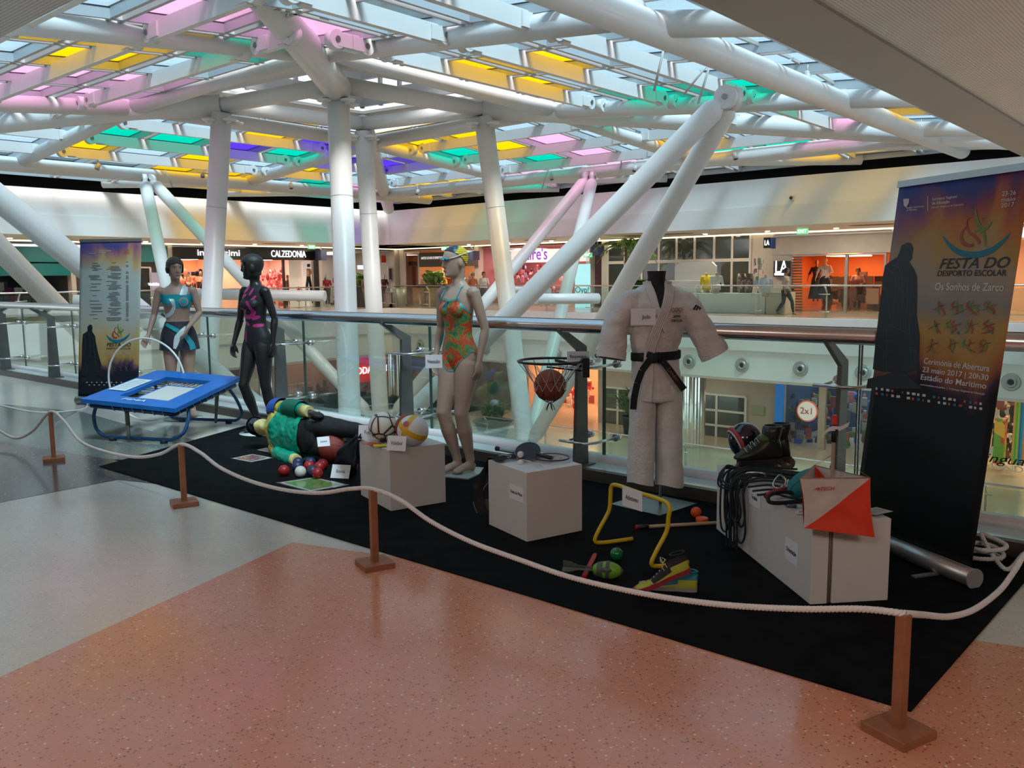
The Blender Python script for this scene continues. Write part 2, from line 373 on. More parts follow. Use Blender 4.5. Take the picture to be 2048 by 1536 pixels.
for k in ring:
    a = ring[k].copy(); c = corner[k].copy()
    if k == 'near': a = ring[k] + Vector((0, -.1, -.1)); c = Vector((-4.0, 4.0, 6.6))
    r0 = .33 if k == 'near' else .27
    roof_tube('thick white diagonal roof tube running from the %s column head to the %s corner' % (k, k), [a, a.lerp(mid[k], 1) if k != 'near' else a.lerp(c, .1), c], r0, 'diagonal roof tubes')
order = ['near', 'right', 'far', 'left']
for i in range(4):
    a, b = order[i], order[(i + 1) % 4]
    roof_tube('white tube of the inner square between the %s and %s column heads' % (a, b), [ring[a], ring[b]], .2, 'inner square of roof tubes')
    roof_tube('white upper tube of the outer square between the %s and %s nodes' % (a, b), [mid[a] + Vector((0, 0, .35 if a == 'near' else .05)), mid[b] + Vector((0, 0, .35 if b == 'near' else .05))], .2, 'outer square of roof tubes')
def side_pt(side, along, off, z):
    if side == 'near right': return R(along, -off, z)
    if side == 'near left': return R(-off, along, z)
    if side == 'far right': return R(off, along, z)
    return R(along, off, z)
def chz(off): return 6.19 - .088 * off
for sd, (ka, kb, ch) in sides.items():
    zz = chz(ch)
    L = 13.2
    roof_tube('long white chord tube along the %s side of the glass roof' % sd, [side_pt(sd, -L, ch, zz - .12), side_pt(sd, L, ch, zz - .12)], .23, 'chord tubes of the glass roof')
    for i, al in enumerate((-3.9, 3.4)):
        inner = mid[ka] if (i == 0) else mid[kb]
        # pick the ring node closest to this end
        e_ = side_pt(sd, al * 1.1, ch, zz)
        inner = min((mid[ka], mid[kb]), key=lambda v: (v - e_).length)
        roof_tube('white roof tube running down the %s slope from the outer square, %s one' % (sd, ('first', 'second')[i]), [inner + Vector((0, 0, .25 if inner is mid['near'] else .02)), e_], .2, 'tubes running down the roof slopes')
    for i, al in enumerate((-8.9, -3.9, 3.4, 8.6)):
        q = side_pt(sd, al, ch, zz - .05)
        if sd == 'near right': dr = Vector((1, 0, 0))
        elif sd == 'near left': dr = Vector((-1, 0, 0))
        elif sd == 'far right': dr = Vector((1, 0, 0))
        else: dr = Vector((-1, 0, 0))
        end = q + dr * ((14.6 - ch) * 1.414)
        roof_tube('white branch tube from the %s chord out to the roof edge, %s along' % (sd, ('first', 'second', 'third', 'fourth')[i]), [q, end], .19, 'branch tubes at the roof edge')
# flat beams with pinned round ends, parallel to each side
def flat_beam(label, p, q):
    t = thing('roof_beam', label, 'roof beam', p, 'flat white beams under the glass')
    d = (q - p).normalized(); mb = MB(); mb.bar(p + d * .35, q - d * .35, .12, .30, M_steel_white); mb.build('web', t)
    for e_, s_ in ((p, 1), (q, -1)):
        m2 = MB(); sidev = Z3.cross(d).normalized()
        c = e_ + d * (.18 * s_)
        m2.tube([c - sidev * .09, c + sidev * .09], .17, M_steel_white, 20); m2.bar(c, c + d * (.35 * s_), .19, .24, M_steel_white)
        o = m2.build('end_plate', t)
        m3 = MB(); m3.tube([c - sidev * .11, c + sidev * .11], .055, M_gb, 12); b_ = m3.build('pin', o)
    return t
word = ('innermost', 'second from inside', 'third from inside')
BO = (5.5, 7.6, 9.6)
for sd in sides:
    for i, off in enumerate(BO):
        for j, (x0, x1) in enumerate(((-off + .15, -3.95), (-3.75, 3.25), (3.45, off - .15))):
            z = chz(off) + .12
            if sd == 'near right' and i == 0 and j == 0: x0 = -5.0
            flat_beam('flat white beam under the %s roof slope, %s, %s bay' % (sd, word[i], ('first', 'middle', 'last')[j]), side_pt(sd, x0, off, z), side_pt(sd, x1, off, z))
# glass panes on frames
PC = {'clear': glass_mat('clear_roof_glass', (.72, .86, .93), .08, .05), 'yellow': glass_mat('yellow_roof_glass', (1.0, .74, .03), .06, .34),
      'teal': glass_mat('teal_roof_glass', (.0, .72, .60), .06, .30), 'pink': glass_mat('pink_roof_glass', (.90, .64, .80), .06, .30), 'purple': glass_mat('purple_roof_glass', (.30, .18, .80), .06, .30)}
M_frame = mat('grey_glazing_frame', (.42, .45, .48), .4)
def gz(off): return 6.62 - .088 * off
PITCH = 2.05
def cells(lo, hi): return [i for i in range(lo, hi)]
def cell_of(p):   # world point -> cell index
    a, b, _ = ab(p); return (math.floor((a - SC_) / PITCH), math.floor((b - TC_) / PITCH))
def roof_hit(px, py):
    d = ray(px, py); z = 5.9
    for _ in range(8):
        q = C0 + d * ((z - CAMH) / d.z); a, b, _z = ab(q); off = max(abs(a - SC_), abs(b - TC_)); z = gz(off)
    return q
COLS = {'yellow': [(60, 105), (170, 40), (215, 45), (600, 260), (230, 290), (150, 268), (350, 325), (400, 345), (290, 400), (870, 150), (790, 165), (960, 133), (1020, 135), (1100, 148), (1160, 122), (860, 255), (830, 262), (960, 290), (1010, 280), (840, 355), (900, 350), (1330, 265), (1400, 275), (1800, 212), (420, 320), (500, 340), (590, 330)],
        'teal': [(280, 60), (430, 75), (330, 280), (400, 295), (560, 300), (620, 340), (520, 250), (1330, 170), (1290, 180), (1440, 185), (1470, 155), (930, 310), (1010, 300), (1090, 310), (1480, 300), (1560, 280), (660, 350), (250, 272), (1500, 175), (1250, 195)],
        'pink': [(440, 25), (520, 45), (130, 145), (215, 148), (185, 165), (90, 160), (560, 40), (440, 5), (1110, 265), (1050, 330), (1160, 300), (700, 365), (1680, 240), (760, 360), (1210, 320), (1160, 270)],
        'purple': [(580, 270), (640, 280), (700, 310), (1220, 300), (790, 325), (830, 318), (610, 258), (530, 290)]}
cmap = {}
for kw_, lst_ in (({'b': B_FL - .9}, ((250, 'clear'), (360, 'yellow'), (440, 'yellow'), (500, 'yellow'), (590, 'clear'), (620, 'teal'), (690, 'purple'), (745, 'pink'))), ({'a': A_FR - .9}, ((790, 'pink'), (830, 'pink'), (870, 'yellow'), (910, 'yellow'), (960, 'yellow'), (1000, 'teal'), (1040, 'teal'), (1090, 'teal'), (1140, 'pink'), (1200, 'pink'), (1250, 'pink'), (1650, 'yellow'), (1720, 'yellow'), (1790, 'yellow')))):
    for x_, cn in lst_: cmap[cell_of(Wp(x_, 420, **kw_))] = cn
for cn, pts in COLS.items():
    for p_ in pts: cmap.setdefault(cell_of(roof_hit(*p_)), cn)
secs = {}
for i in cells(-8, 8):
    for j in cells(-9, 8):
        cs, ct = (i + .5) * PITCH, (j + .5) * PITCH
        off = max(abs(cs), abs(ct))
        if off < 3.6 or cs > 14.5 or ct > 15.2 or cs < -15.5 or ct < -17.5: continue
        sd = ('far right' if cs > 0 else 'near left') if abs(cs) >= abs(ct) else ('far left' if ct > 0 else 'near right')
        secs.setdefault(sd, []).append((i, j, cs, ct))
for sd, lst in secs.items():
    t = thing('glass_roof', 'glazed %s slope of the roof with clear and coloured square panes' % sd, 'glass roof', R(lst[0][2], lst[0][3], 6))
    fm = MB(); seen = set()
    for (i, j, cs, ct) in lst:
        c = []
        for (x, y) in ((i, j), (i + 1, j), (i + 1, j + 1), (i, j + 1)):
            s_, t_ = x * PITCH, y * PITCH; ox = s_ if x == i else s_; k_ = .06
            s2 = s_ + (k_ if x == i else -k_); t2 = t_ + (k_ if y == j else -k_)
            c.append(R(s2, t2, gz(max(abs(s2), abs(t2)))))
        cn = cmap.get((i, j), 'clear')
        pm = MB(); pm.prism([v - Z3 * .0 for v in c], .024, PC[cn])
        o = pm.build('glass_pane', t)
        if cn != 'clear': o['label'] = '%s glass pane' % ('turquoise' if cn == 'teal' else cn)
        for (x0, y0, x1, y1) in ((i, j, i + 1, j), (i, j + 1, i + 1, j + 1), (i, j, i, j + 1), (i + 1, j, i + 1, j + 1)):
            dx, dy = (.10, 0) if x0 == x1 else (0, .10)
            sgn = 1 if ((x0 == i and x0 == x1) or (y0 == j and y0 == y1)) else -1
            a_ = R(x0 * PITCH + dx * sgn, y0 * PITCH + dy * sgn, gz(max(abs(x0), abs(y0)) * PITCH) - .10)
            b_ = R(x1 * PITCH + dx * sgn, y1 * PITCH + dy * sgn, gz(max(abs(x1), abs(y1)) * PITCH) - .10)
            fm.bar(a_, b_, .07, .17, M_frame)
            fm.bar(a_ + Z3 * .095, b_ + Z3 * .095, .085, .018, M_black)
        m_ = (c[0] + c[1]) / 2
    fm.build('frame', t)
    bm_ = MB()
    for (i, j, cs, ct) in lst:
        for off in BO + (3.9,):
            if sd in ('near right', 'far left'): al, cc = i * PITCH, ct; hit = abs(abs(ct) - off) < PITCH / 2
            else: al, cc = j * PITCH, cs; hit = abs(abs(cs) - off) < PITCH / 2
            if hit:
                q = side_pt(sd, al + .1, off, chz(off) + .27)
                bm_.bar(q, q + Z3 * (gz(off) - chz(off) - .45), .05, .10, M_steel_white); bm_.box(q + Z3 * .02, (.2, .12, .06), M_gb, rot=ANG)
    bm_.build('glazing_bracket', t)
# roof edge gutters along the two far walls
for sd, p, q in (('right', R(14.05, -26, 5.42), R(14.05, 14.6, 5.42)), ('left', R(-22, 14.75, 5.42), R(14.05, 14.75, 5.42))):
    mb = MB(); mb.bar(p, q, .3, .12, M_steel_white); struct('trim_gutter_' + sd, mb)
# struts
tops = {'near right': Vector((4.03, 15.2, 4.72)), 'far right': Vector((2.97, 30.6, 5.1)), 'far left': Vector((-12.6, 30.2, 5.1)), 'near left': Vector((-9.2, 11.2, 4.75))}
adj = {'near right': ('near', 'right'), 'far right': ('right', 'far'), 'far left': ('far', 'left'), 'near left': ('left', 'near')}
for sd, tp in tops.items():
    for k in adj[sd]:
        b = base[k].copy(); b += (Vector((tp.x, tp.y, 0)) - Vector((b.x, b.y, 0))).normalized() * .32 + Vector((0, 0, .75 if (sd, k) in (('near right', 'near'),) else .45))
        d = (b - tp).normalized(); perp = d.cross(Z3).normalized()
        off = (b - Vector((tp.x, tp.y, b.z))).normalized() * .12
        s0 = tp + off + d * .15
        t = thing('brace_strut', 'slanting white strut from the %s chord down to the %s column foot' % (sd, k), 'strut', b, 'slanting struts of the roof')
        mb = MB(); mb.tube([s0 + d * .2, s0 + d * .42, b - d * .42, b - d * .1], [.07, .2, .2, .09], M_steel_white, 28); mb.build('shaft', t)
        for c in (s0 + d * .12, b - d * .05):
            mb = MB(); mb.tube([c - perp * .07, c + perp * .07], .20, M_steel_white, 20); o = mb.build('clevis', t)
            mb = MB(); mb.tube([c - perp * .1, c + perp * .1], .05, M_gb, 12); mb.build('pin', o)
for i in range(4):
    a, b = order[i], order[(i + 1) % 4]
    mb = MB(); mb.tube([base[a] + Z3 * -.25, base[b] + Z3 * -.25], .16, M_steel_white, 20)
    tag(mb.build('tie_tube', loc=base[a]), 'horizontal white tie tube between the feet of the %s and %s columns' % (a, b), 'tie tube', 'tie tubes at the column feet')
# short horizontal ties between struts at gallery height
for lab, p, q, r_ in (('between two near right struts', Wp(1072, 598, a=14.9), Wp(1196, 597, a=16.4), .12), ('behind the nearest right struts', Yp(1000, 578, 28.5), Yp(1100, 583, 27.5), .11), ('left of the second mannequin', Yp(386, 588, 27.5), Yp(650, 592, 27.0), .17), ('behind the small banner', Yp(148, 603, 16.5), Yp(280, 607, 16.8), .13)):
    mb = MB(); mb.tube([p, q], r_, M_steel_white, 20); tag(mb.build('tie_tube', loc=p), 'short horizontal white tube ' + lab, 'tie tube')
# ================================================================== RAILINGS
M_edge = mat('glass_edge', (.05, .09, .08), .2)
M_glass_far = glass_mat('far_railing_glass', (.86, .94, .91), .10, .012)
PB = [1.89 + 1.975 * k for k in range(-3, 14)]
t = thing('glass_railing', 'long brushed steel and glass railing running behind the sports display', 'railing', P(A_POST, 4, 0))
mb = MB(); mb.tube([P(A_RAIL, -9, 1.14), P(A_RAIL, 30, 1.14)], .048, M_inox, 28); mb.build('handrail', t)
mb = MB(); mb.bar(P(A_RAIL + .035, -9, 1.185), P(A_RAIL + .035, 30, 1.185), .03, .012, M_post); mb.build('rail_strip', t)
for k, b in enumerate(PB):
    mb = MB(); X = E1; Y = E2
    prof = [(A_POST - .085, .05), (A_POST + .085, .05), (A_POST + .062, .97), (A_RAIL + .03, 1.105), (A_RAIL - .06, 1.105), (A_POST - .045, .945)]
    mb.prism([P(a, b - .014, z) for a, z in prof], .028, M_post, E2)
    mb.bar(P(A_POST, b - .06, .055), P(A_POST, b + .06, .055), .24, .012, M_post)
    ps = mb.build('post', t)
    for z in (.82, .24):
        mb = MB(); mb.tube([P(A_POST - .07, b + .15, z), P(A_POST - .07, b - .10, z), P(A_POST + .02, b - .13, z), P(A_GLASS - .012, b - .13, z)], .012, M_inox, 10)
        mb.tube([P(A_GLASS - .03, b - .13, z), P(A_GLASS + .02, b - .13, z)], .03, M_inox, 16)
        mb.tube([P(A_GLASS - .03, b + .13, z), P(A_GLASS + .02, b + .13, z)], .03, M_inox, 16)
        mb.tube([P(A_POST - .0, b + .1, z), P(A_GLASS - .01, b + .13, z)], .010, M_inox, 8)
        mb.build('clamp_arm', t)
    if k < len(PB) - 1:
        b0, b1 = b + .008, PB[k + 1] - .008
        mb = MB(); mb.prism([P(A_GLASS, b0, .04), P(A_GLASS + .012, b0, .04), P(A_GLASS + .012, b1, .04), P(A_GLASS, b1, .04)], 1.02, M_glass)
        g_ = mb.build('glass_panel', t)
        mb = MB()
        for q in (b0, b1): mb.bar(P(A_GLASS + .006, q, .04), P(A_GLASS + .006, q, 1.06), .014, .008, M_edge, up=E2)
        mb.bar(P(A_GLASS + .006, b0, .055), P(A_GLASS + .006, b1, .055), .03, .035, M_curb); mb.build('panel_edge', g_)
def far_rail(label, f, w0, w1, zz, step=2.4, r=.03):
    t = thing('glass_railing', label, 'railing', f(0, (w0 + w1) / 2, zz))
    mb = MB(); mb.tube([f(-.1, w0, zz + 1.1), f(-.1, w1, zz + 1.1)], r, M_inox, 10); mb.build('handrail', t)
    n = int((w1 - w0) / step)
    for i in range(n + 1):
        w = w0 + (w1 - w0) * i / n
        mb = MB(); mb.tube([f(.1, w, zz), f(.1, w, zz + .85), f(-.1, w, zz + 1.09)], .03, M_inox, 6); mb.tube([f(-.14, w - .2, zz + .8), f(-.14, w + .2, zz + .8)], .018, M_inox, 6)
        mb.tube([f(-.14, w - .2, zz + .2), f(-.14, w + .2, zz + .2)], .018, M_inox, 6); mb.build('post', t)
        if i < n:
            v = w + (w1 - w0) / n; mb = MB(); mb.hexa([f(-.16, w + .02, zz + .04), f(-.145, w + .02, zz + .04), f(-.145, v - .02, zz + .04), f(-.16, v - .02, zz + .04), f(-.16, w + .02, zz + 1.02), f(-.145, w + .02, zz + 1.02), f(-.145, v - .02, zz + 1.02), f(-.16, v - .02, zz + 1.02)], M_glass_far)
            mb.build('glass_panel', t)
fR = lambda u, w, z: P(A_FR + .25 + u, w, z)
fL = lambda u, w, z: P(w, B_FL + .25 + u, z)
far_rail('thin steel and glass railing along the far right gallery', fR, -6, B_FL, 0)
far_rail('thin steel and glass railing along the far left gallery', fL, 2, A_FR, 0)
far_rail('glass railing of the lower floor below the far right gallery', lambda u, w, z: P(A_FR - 3.5 + u, w, z), -4, B_FL - 3.5, ZL, 3)
far_rail('glass railing of the lower floor below the far left gallery', lambda u, w, z: P(w, B_FL - 3.5 + u, z), 6, A_FR - 3.5, ZL, 3)
# round air nozzles on the right slab face
M_noz = mat('nozzle_grey', (.42, .42, .41), .4, .4)
for i, (px, py) in enumerate([(841, 692), (971, 703), (1038, 704), (1114, 708), (1194, 713), (1287, 721), (1378, 725), (1484, 731), (1601, 739), (1726, 746), (1868, 756), (2022, 765)]):
    b = ab(Wp(px, py, a=A_FR - .02))[1]; c = P(A_FR - .01, b, -1.80); ax = (E2, Z3, -E1)
    mb = MB(); mb.lathe([(.27, 0), (.27, .02), (.235, .05), (.20, .03), (.165, .03), (.16, .09), (.10, .10), (.095, .03), (0, .03)], c, M_noz, 28, ax); o = mb.build('air_nozzle', loc=c)
    tag(o, 'round grey air nozzle on the far right slab edge, %s from the corner' % ['first', 'second', 'third', 'fourth', 'fifth', 'sixth', 'seventh', 'eighth', 'ninth', 'tenth', 'eleventh', 'twelfth'][i], 'air vent', 'round air nozzles')
    m2 = MB(); m2.tube([c - E1 * .028, c - E1 * .034], .085, M_black, 20); m2.build('opening', o)
# ================================================================== SHOPS
def wq(px0, py0, px1, py1, side, u=0.0, thick=.05, m=None, mb=None):
    """box on a shop front plane: px range -> position along the wall, py range -> height"""
    kw = {'a': A_SF + u} if side == 'R' else {'b': B_SF + u}
    pm_x, pm_y = (px0 + px1) / 2, (py0 + py1) / 2
    p, q = Wp(px0, pm_y, **kw), Wp(px1, pm_y, **kw); z1, z0 = Wp(pm_x, py0, **kw).z, Wp(pm_x, py1, **kw).z
    n = E1 if side == 'R' else E2
    p.z = q.z = z0
    mb = mb or MB()
    mb.hexa([p, q, q + n * thick, p + n * thick, p + Z3 * (z1 - z0), q + Z3 * (z1 - z0), q + n * thick + Z3 * (z1 - z0), p + n * thick + Z3 * (z1 - z0)], m)
    return mb, (p, q, z0, z1, n)
SHOP_DEP = 4.2
def shop(name, label, side, px0, px1, ztop, wall, floor_c, lcol, lstr, z0=0.0, sw=None):
    """open room behind the shop front plane with its own lit ceiling panel"""
    kw = {'a': A_SF + .3} if side == 'R' else {'b': B_SF + .3}
    zc = (z0 + ztop) / 2; n = E1 if side == 'R' else E2
    p = Wp(px0, 600, **kw); q = Wp(px1, 600, **kw); p.z = q.z = z0
    H_ = ztop - z0; d = n * SHOP_DEP; up = Z3 * H_; t_ = (q - p).normalized()
    room = tag(bpy.data.objects.new('wall_shop_' + name, None), kind='structure'); COL.objects.link(room); room.location = (p + q) / 2 + d / 2; room.matrix_world = Matrix.Translation(room.location)
    mb = MB(); mb.hexa([p + d, q + d, q + d + n * .1, p + d + n * .1, p + d + up, q + d + up, q + d + n * .1 + up, p + d + n * .1 + up], wall); mb.build('rear_panel', room)
    mb = MB()
    for c, s_ in ((p, -1), (q, 1)): mb.hexa([c, c + t_ * .08 * s_, c + t_ * .08 * s_ + d, c + d, c + up, c + t_ * .08 * s_ + up, c + t_ * .08 * s_ + d + up, c + d + up], sw or wall)
    mb.hexa([p + up, q + up, q + d + up, p + d + up, p + up * 1.03, q + up * 1.03, q + d + up * 1.03, p + d + up * 1.03], wall); mb.build('shell', room)
    mb = MB(); mb.hexa([p, q, q + d, p + d, p + Z3 * .02, q + Z3 * .02, q + d + Z3 * .02, p + d + Z3 * .02], floor_c); mb.build('shop_floor', room)
    L_ = (q - p).length; nl = max(1, int(L_ / 3))
    lm = mat('shop_lamp_%s' % name, (1, 1, 1), emit=lcol, estr=lstr)
    mb = MB()
    for i in range(nl):
        c = p + t_ * L_ * (i + .5) / nl + d * .5 + up * .97; mb.box(c, (1.3, 1.6, .04), lm, (t_, n, Z3))
    mb.build('light_panel', room)
    return p, q, n, t_, H_
Mw = lambda n, c, r=.6: mat(n, c, r)
M_warm = Mw('warm_wall', (.80, .56, .36)); M_wood = Mw('shop_wood', (.55, .34, .18)); M_shopf = mat('shop_floor', (.45, .34, .24), .2)
M_greyw = Mw('grey_shop', (.45, .42, .39)); M_darkw = Mw('dark_shop', (.09, .085, .085)); M_orange = Mw('orange_shop', (.85, .36, .14)); M_lightw = Mw('light_shop', (.8, .78, .75))
# shop-front walls (beige) as piers and headers on both sides
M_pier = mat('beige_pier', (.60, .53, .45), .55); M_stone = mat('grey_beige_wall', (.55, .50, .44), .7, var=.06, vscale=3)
def wallbox(name, side, px0, py0, px1, py1, m, u=0.0, thick=.25):
    mb, _ = wq(px0, py0, px1, py1, side, u, thick, m); return struct(name, mb)
def piers(side, items, m):
    for x0, x1 in items:
        kw = {'a': A_SF} if side == 'R' else {'b': B_SF}
        p, q = Wp(x0, 560, **kw), Wp(x1, 560, **kw); p.z = q.z = 0; n = E1 if side == 'R' else E2
        mb = MB(); mb.hexa([p, q, q + n * .4, p + n * .4, p + Z3 * ZC, q + Z3 * ZC, q + n * .4 + Z3 * ZC, p + n * .4 + Z3 * ZC], m)
        struct('wall_pier_' + ('far_right' if side == 'R' else 'far_left'), mb)
piers('L', [(143, 152), (270, 275), (336, 348), (632.5, 645), (790, 800)], M_pier)
piers('R', [(800, 808), (950, 957), (1172, 1180), (1203, 1216), (1496, 1545), (1780, 1800)], M_pier)
# header strip with warm cove light above the shop fronts
M_cove = mat('cove_light', (1, 1, 1), emit=(1, .80, .50), estr=1.5)
for side, p, q, n in (('R', P(A_SF - .15, -6, ZC - .03), P(A_SF - .15, B_SF, ZC - .03), E1), ('L', P(0, B_SF - .15, ZC - .03), P(A_SF, B_SF - .15, ZC - .03), E2)):
    mb = MB(); mb.bar(p, q, .10, .05, M_cove); tag(mb.build('cove_lamp', loc=p), 'warm strip light along the top of the %s shop fronts' % ('far right' if side == 'R' else 'far left'), 'strip light')
# --- interiors
shop('bank', 'dark teal shop interior at the far left', 'L', -230, 143, 2.7, M_darkw, M_gfloor, (.5, .9, 1), .25)
shop('door', 'unlit grey entrance recess beside the small banner', 'L', 152, 336, 2.5, M_greyw, M_gfloor, (1, .9, .8), .6)
shop('lingerie', 'warm orange lit lingerie shop under the first black sign', 'L', 348, 488, 2.62, M_warm, M_shopf, (1, .62, .40), 16)
shop('hosiery', 'pink and cream lit hosiery shop under the second black sign', 'L', 489, 632, 2.62, Mw('cream_pink', (.85, .62, .55)), M_shopf, (1, .76, .64), 15)
shop('corner', 'grey clothes shop with red garments near the corner', 'L', 645, 790, 3.0, M_greyw, M_shopf, (1, .88, .78), 7)
shop('garments', 'clothes shop with yellow and red garments right of the corner', 'R', 808, 950, 3.0, M_wood, M_shopf, (1, .66, .42), 13)
shop('accessories', 'accessories shop with purple lettering and dark red shelves', 'R', 957, 1172, 3.0, Mw('accessory_wall', (.35, .13, .14)), M_shopf, (1, .72, .64), 12)
shop('hall', 'dim hall behind the grey glass facade', 'R', 1216, 1496, 3.05, Mw('hall_wall', (.16, .155, .13)), M_gfloor, (.9, .9, .75), 1.4)
shop('fashion', 'orange lit fashion shop with two mannequins in the window', 'R', 1545, 1780, 2.3, M_orange, M_shopf, (1, .48, .22), 8)
shop('rightmost', 'lit clothes shop partly hidden by the large banner', 'R', 1800, 2300, 2.6, M_warm, M_shopf, (1, .62, .4), 6)
# --- signs
def sign(label, side, x0, y0, x1, y1, m, txt=None, tm=None, th_=None, tx=None, u=-.25, thick=.25, tw=None, ty=None, bold=.0, shear=0):
    mb, (p, q, z0, z1, n) = wq(x0, y0, x1, y1, side, u, thick, m)
    t = tag(mb.build('shop_sign', loc=p), label, 'sign')
    if txt:
        kw = {'a': A_SF + u - .03} if side == 'R' else {'b': B_SF + u - .03}
        c = Wp((tx[0] + tx[1]) / 2, ty if ty else (y0 + y1) / 2, **kw); w = (Wp(tx[1], y0, **kw) - Wp(tx[0], y0, **kw)); w.z = 0; X = w.normalized()
        mt = MB(); mt.text(txt, c, X, Z3, th_, tm, .006, width=w.length, bold=bold, shear=shear); mt.build('lettering', t)
    return t
M_litw = mat('lit_letter_white', (1, 1, 1), emit=(1, 1, 1), estr=2.6); M_litp = mat('lit_letter_purple', (.25, .05, .5), emit=(.30, .08, .62), estr=.3)
M_teal = mat('teal_sign', (.0, .17, .17), .5); M_signblack = mat('sign_black', (.012, .012, .014), .35)
sign('teal fascia board at the far left with cut off white letters', 'L', -230, 491, 143, 523, M_teal, 'AS', mat('tealwhite', (.6, .8, .8)), .55, (-18, 12), ty=506)
sign('lower teal board of the far left shop with small white writing', 'L', -230, 526, 140, 552, M_teal, 'Adira ao M40', M_litw, .22, (24, 62), ty=546, u=-.1)
sign('teal board right of the small banner', 'L', 262, 491, 336, 524, M_teal)
sign('long black sign with white lingerie shop lettering', 'L', 350, 495, 497, 519, M_signblack, 'intimissimi', M_litw, .30, (396, 480), ty=506)
sign('long black sign with bold white hosiery shop lettering', 'L', 497, 496, 640, 520, M_signblack, 'CALZEDONIA', M_litw, .34, (543, 612), ty=508.5)
sign('dark glass header with thin white capitals right of the corner', 'R', 838, 504, 950, 533, mat('brownsign', (.10, .075, .06), .4), 'UNITED COLORS OF BENETTON', mat('lw', (.9, .88, .85), emit=(1, 1, 1), estr=.5), .14, (842, 885), ty=516)
sign('white sign with purple letters half hidden by a strut', 'R', 1022, 498, 1172, 524, mat('whitesign', (.85, .80, .78), .5, emit=(1, .95, .92), estr=.35), "claire's", M_litp, .62, (1036, 1094), ty=509, bold=.008)
sign('square black shop sign with two white letters on the beige wall', 'R', 1547, 522, 1577, 553, M_signblack, 'LA', M_litw, .50, (1550, 1574), ty=535)
sign('small hanging black and blue sign with two white letters', 'R', 1527, 475, 1540, 496, M_signblack, 'LA', M_litw, .2, (1529, 1538), ty=486, u=-1.2, thick=.15)
mb, _ = wq(1549, 546.5, 1567, 550.5, 'R', -.30, .03, M_litw); tag(mb.build('sign_plate'), 'small white lit strip under the two letters of the black wall sign', 'sign plate')
mb, _ = wq(1541, 475, 1545, 497, 'R', -1.2, .3, mat('blue_sign', (.02, .07, .3), .4)); tag(mb.build('hanging_sign'), 'blue edge of the hanging sign above the black wall sign', 'sign')
for lab, sd, a_ in (('dark hanging box sign right of the second black shop sign', 'L', (642, 500, 654, 520)), ('blue hanging box sign above the clothes shop right of the swimmer', 'R', (938, 502, 946, 520)), ('blue hanging box sign near the tall potted palm', 'R', (1181, 489, 1196, 511))):
    mb, (p, q, z0, z1, n) = wq(*a_, sd, -1.0, .5, mat('navy_box', (.03, .04, .12), .4)); c = (p + q) / 2 + n * .25; mb.bar(c + Z3 * (z1 - z0 - .02), Vector((c.x, c.y, ZC + .06)), .03, .03, M_noz, up=E1); tag(mb.build('hanging_sign'), lab, 'sign')
# exit signs under the soffits
M_exit = mat('exit_green', (.02, .25, .08), emit=(.15, .75, .3), estr=.7)
for lab, px, py, sd in (('green running-man exit sign above the hosiery shop', 623, 494, 'L'), ('green exit sign above the shop right of the corner', 889, 497, 'R'), ('green exit sign near the black wall sign', 1605, 461, 'R'), ('small dark exit sign beside the palm', 1176, 510, 'R')):
    kw = {'a': A_SF - 2.6} if sd == 'R' else {'b': B_SF - 2.6}
    c = Wp(px, py, **kw); c.z = min(c.z, ZC - .12); X = E2 if sd == 'R' else E1
    mb = MB(); mb.box(c, (.42, .05, .2), M_exit, (X, -E1 if sd == 'R' else -E2, Z3)); o = tag(mb.build('exit_sign', loc=c), lab, 'exit sign', 'exit signs')
    m2 = MB(); f_ = (-E1 if sd == 'R' else -E2); m2.text('EXIT', c + f_ * .03, X * (-1 if sd == 'R' else 1), Z3, .12, M_litw, .004, align='CENTER'); m2.bar(c + Z3 * .1, c + Z3 * (ZC - c.z), .02, .02, M_noz, up=X); m2.build('lettering', o)
# oval soffit grilles and downlights
for i, (px, py, sd) in enumerate([(558, 489, 'L'), (796, 498, 'R'), (1080, 484, 'R'), (1346, 471, 'R'), (1749, 450, 'R')]):
    c = Wp(px, 478, **({'a': A_FR + 2} if sd == 'R' else {'b': B_FL + 2})); c.z = ZC - .012; X = E2 if sd == 'R' else E1
    mb = MB(); mb.lathe([(0, 0), (.9, 0), (.95, .012)], c, mat('grille', (.16, .13, .11), .6), 28, (X, X.cross(Z3) * .35, Z3)); tag(mb.build('ceiling_grille', loc=c), 'dark oval ceiling grille in the %s soffit, %s from the left' % ('far left' if sd == 'L' else 'far right', ['only one', 'first', 'second', 'third', 'fourth'][i]), 'ceiling vent', 'oval soffit grilles')
for i in range(7):
    for c_ in (P(A_FR + 2.6, 2 + i * 5, ZC - .02), P(1 + i * 4.6, B_FL + 2.6, ZC - .02)): add_light('gallery_downlight', 'AREA', c_, 42, (1, .86, .70), shape='DISK', size=.35)  # area lights added beside the round downlights to brighten the galleries
    for c_ in (P(A_FR + 1.5, 2 + i * 5, ZS - .12), P(1 + i * 4.6, B_FL + 1.5, ZS - .12)): add_light('lower_downlight', 'AREA', c_, 20, (1, .88, .74), shape='DISK', size=.35)  # unseen area lights added to brighten the lower floor
M_dl = mat('downlight', (1, 1, 1), emit=(1, .85, .6), estr=9)
for sd in 'LR':
    for i in range(11):
        w = 4 + i * 2.7; c = P(A_FR + 3.2, w, ZC - .01) if sd == 'R' else P(w - 2, B_FL + 3.2, ZC - .01)
        mb = MB(); mb.tube([c, c - Z3 * .012], .09, M_dl, 12); tag(mb.build('downlight', loc=c), 'small round downlight in the %s gallery soffit' % ('far right' if sd == 'R' else 'far left'), 'ceiling lamp', 'downlights in the %s soffit' % ('right' if sd == 'R' else 'left'))
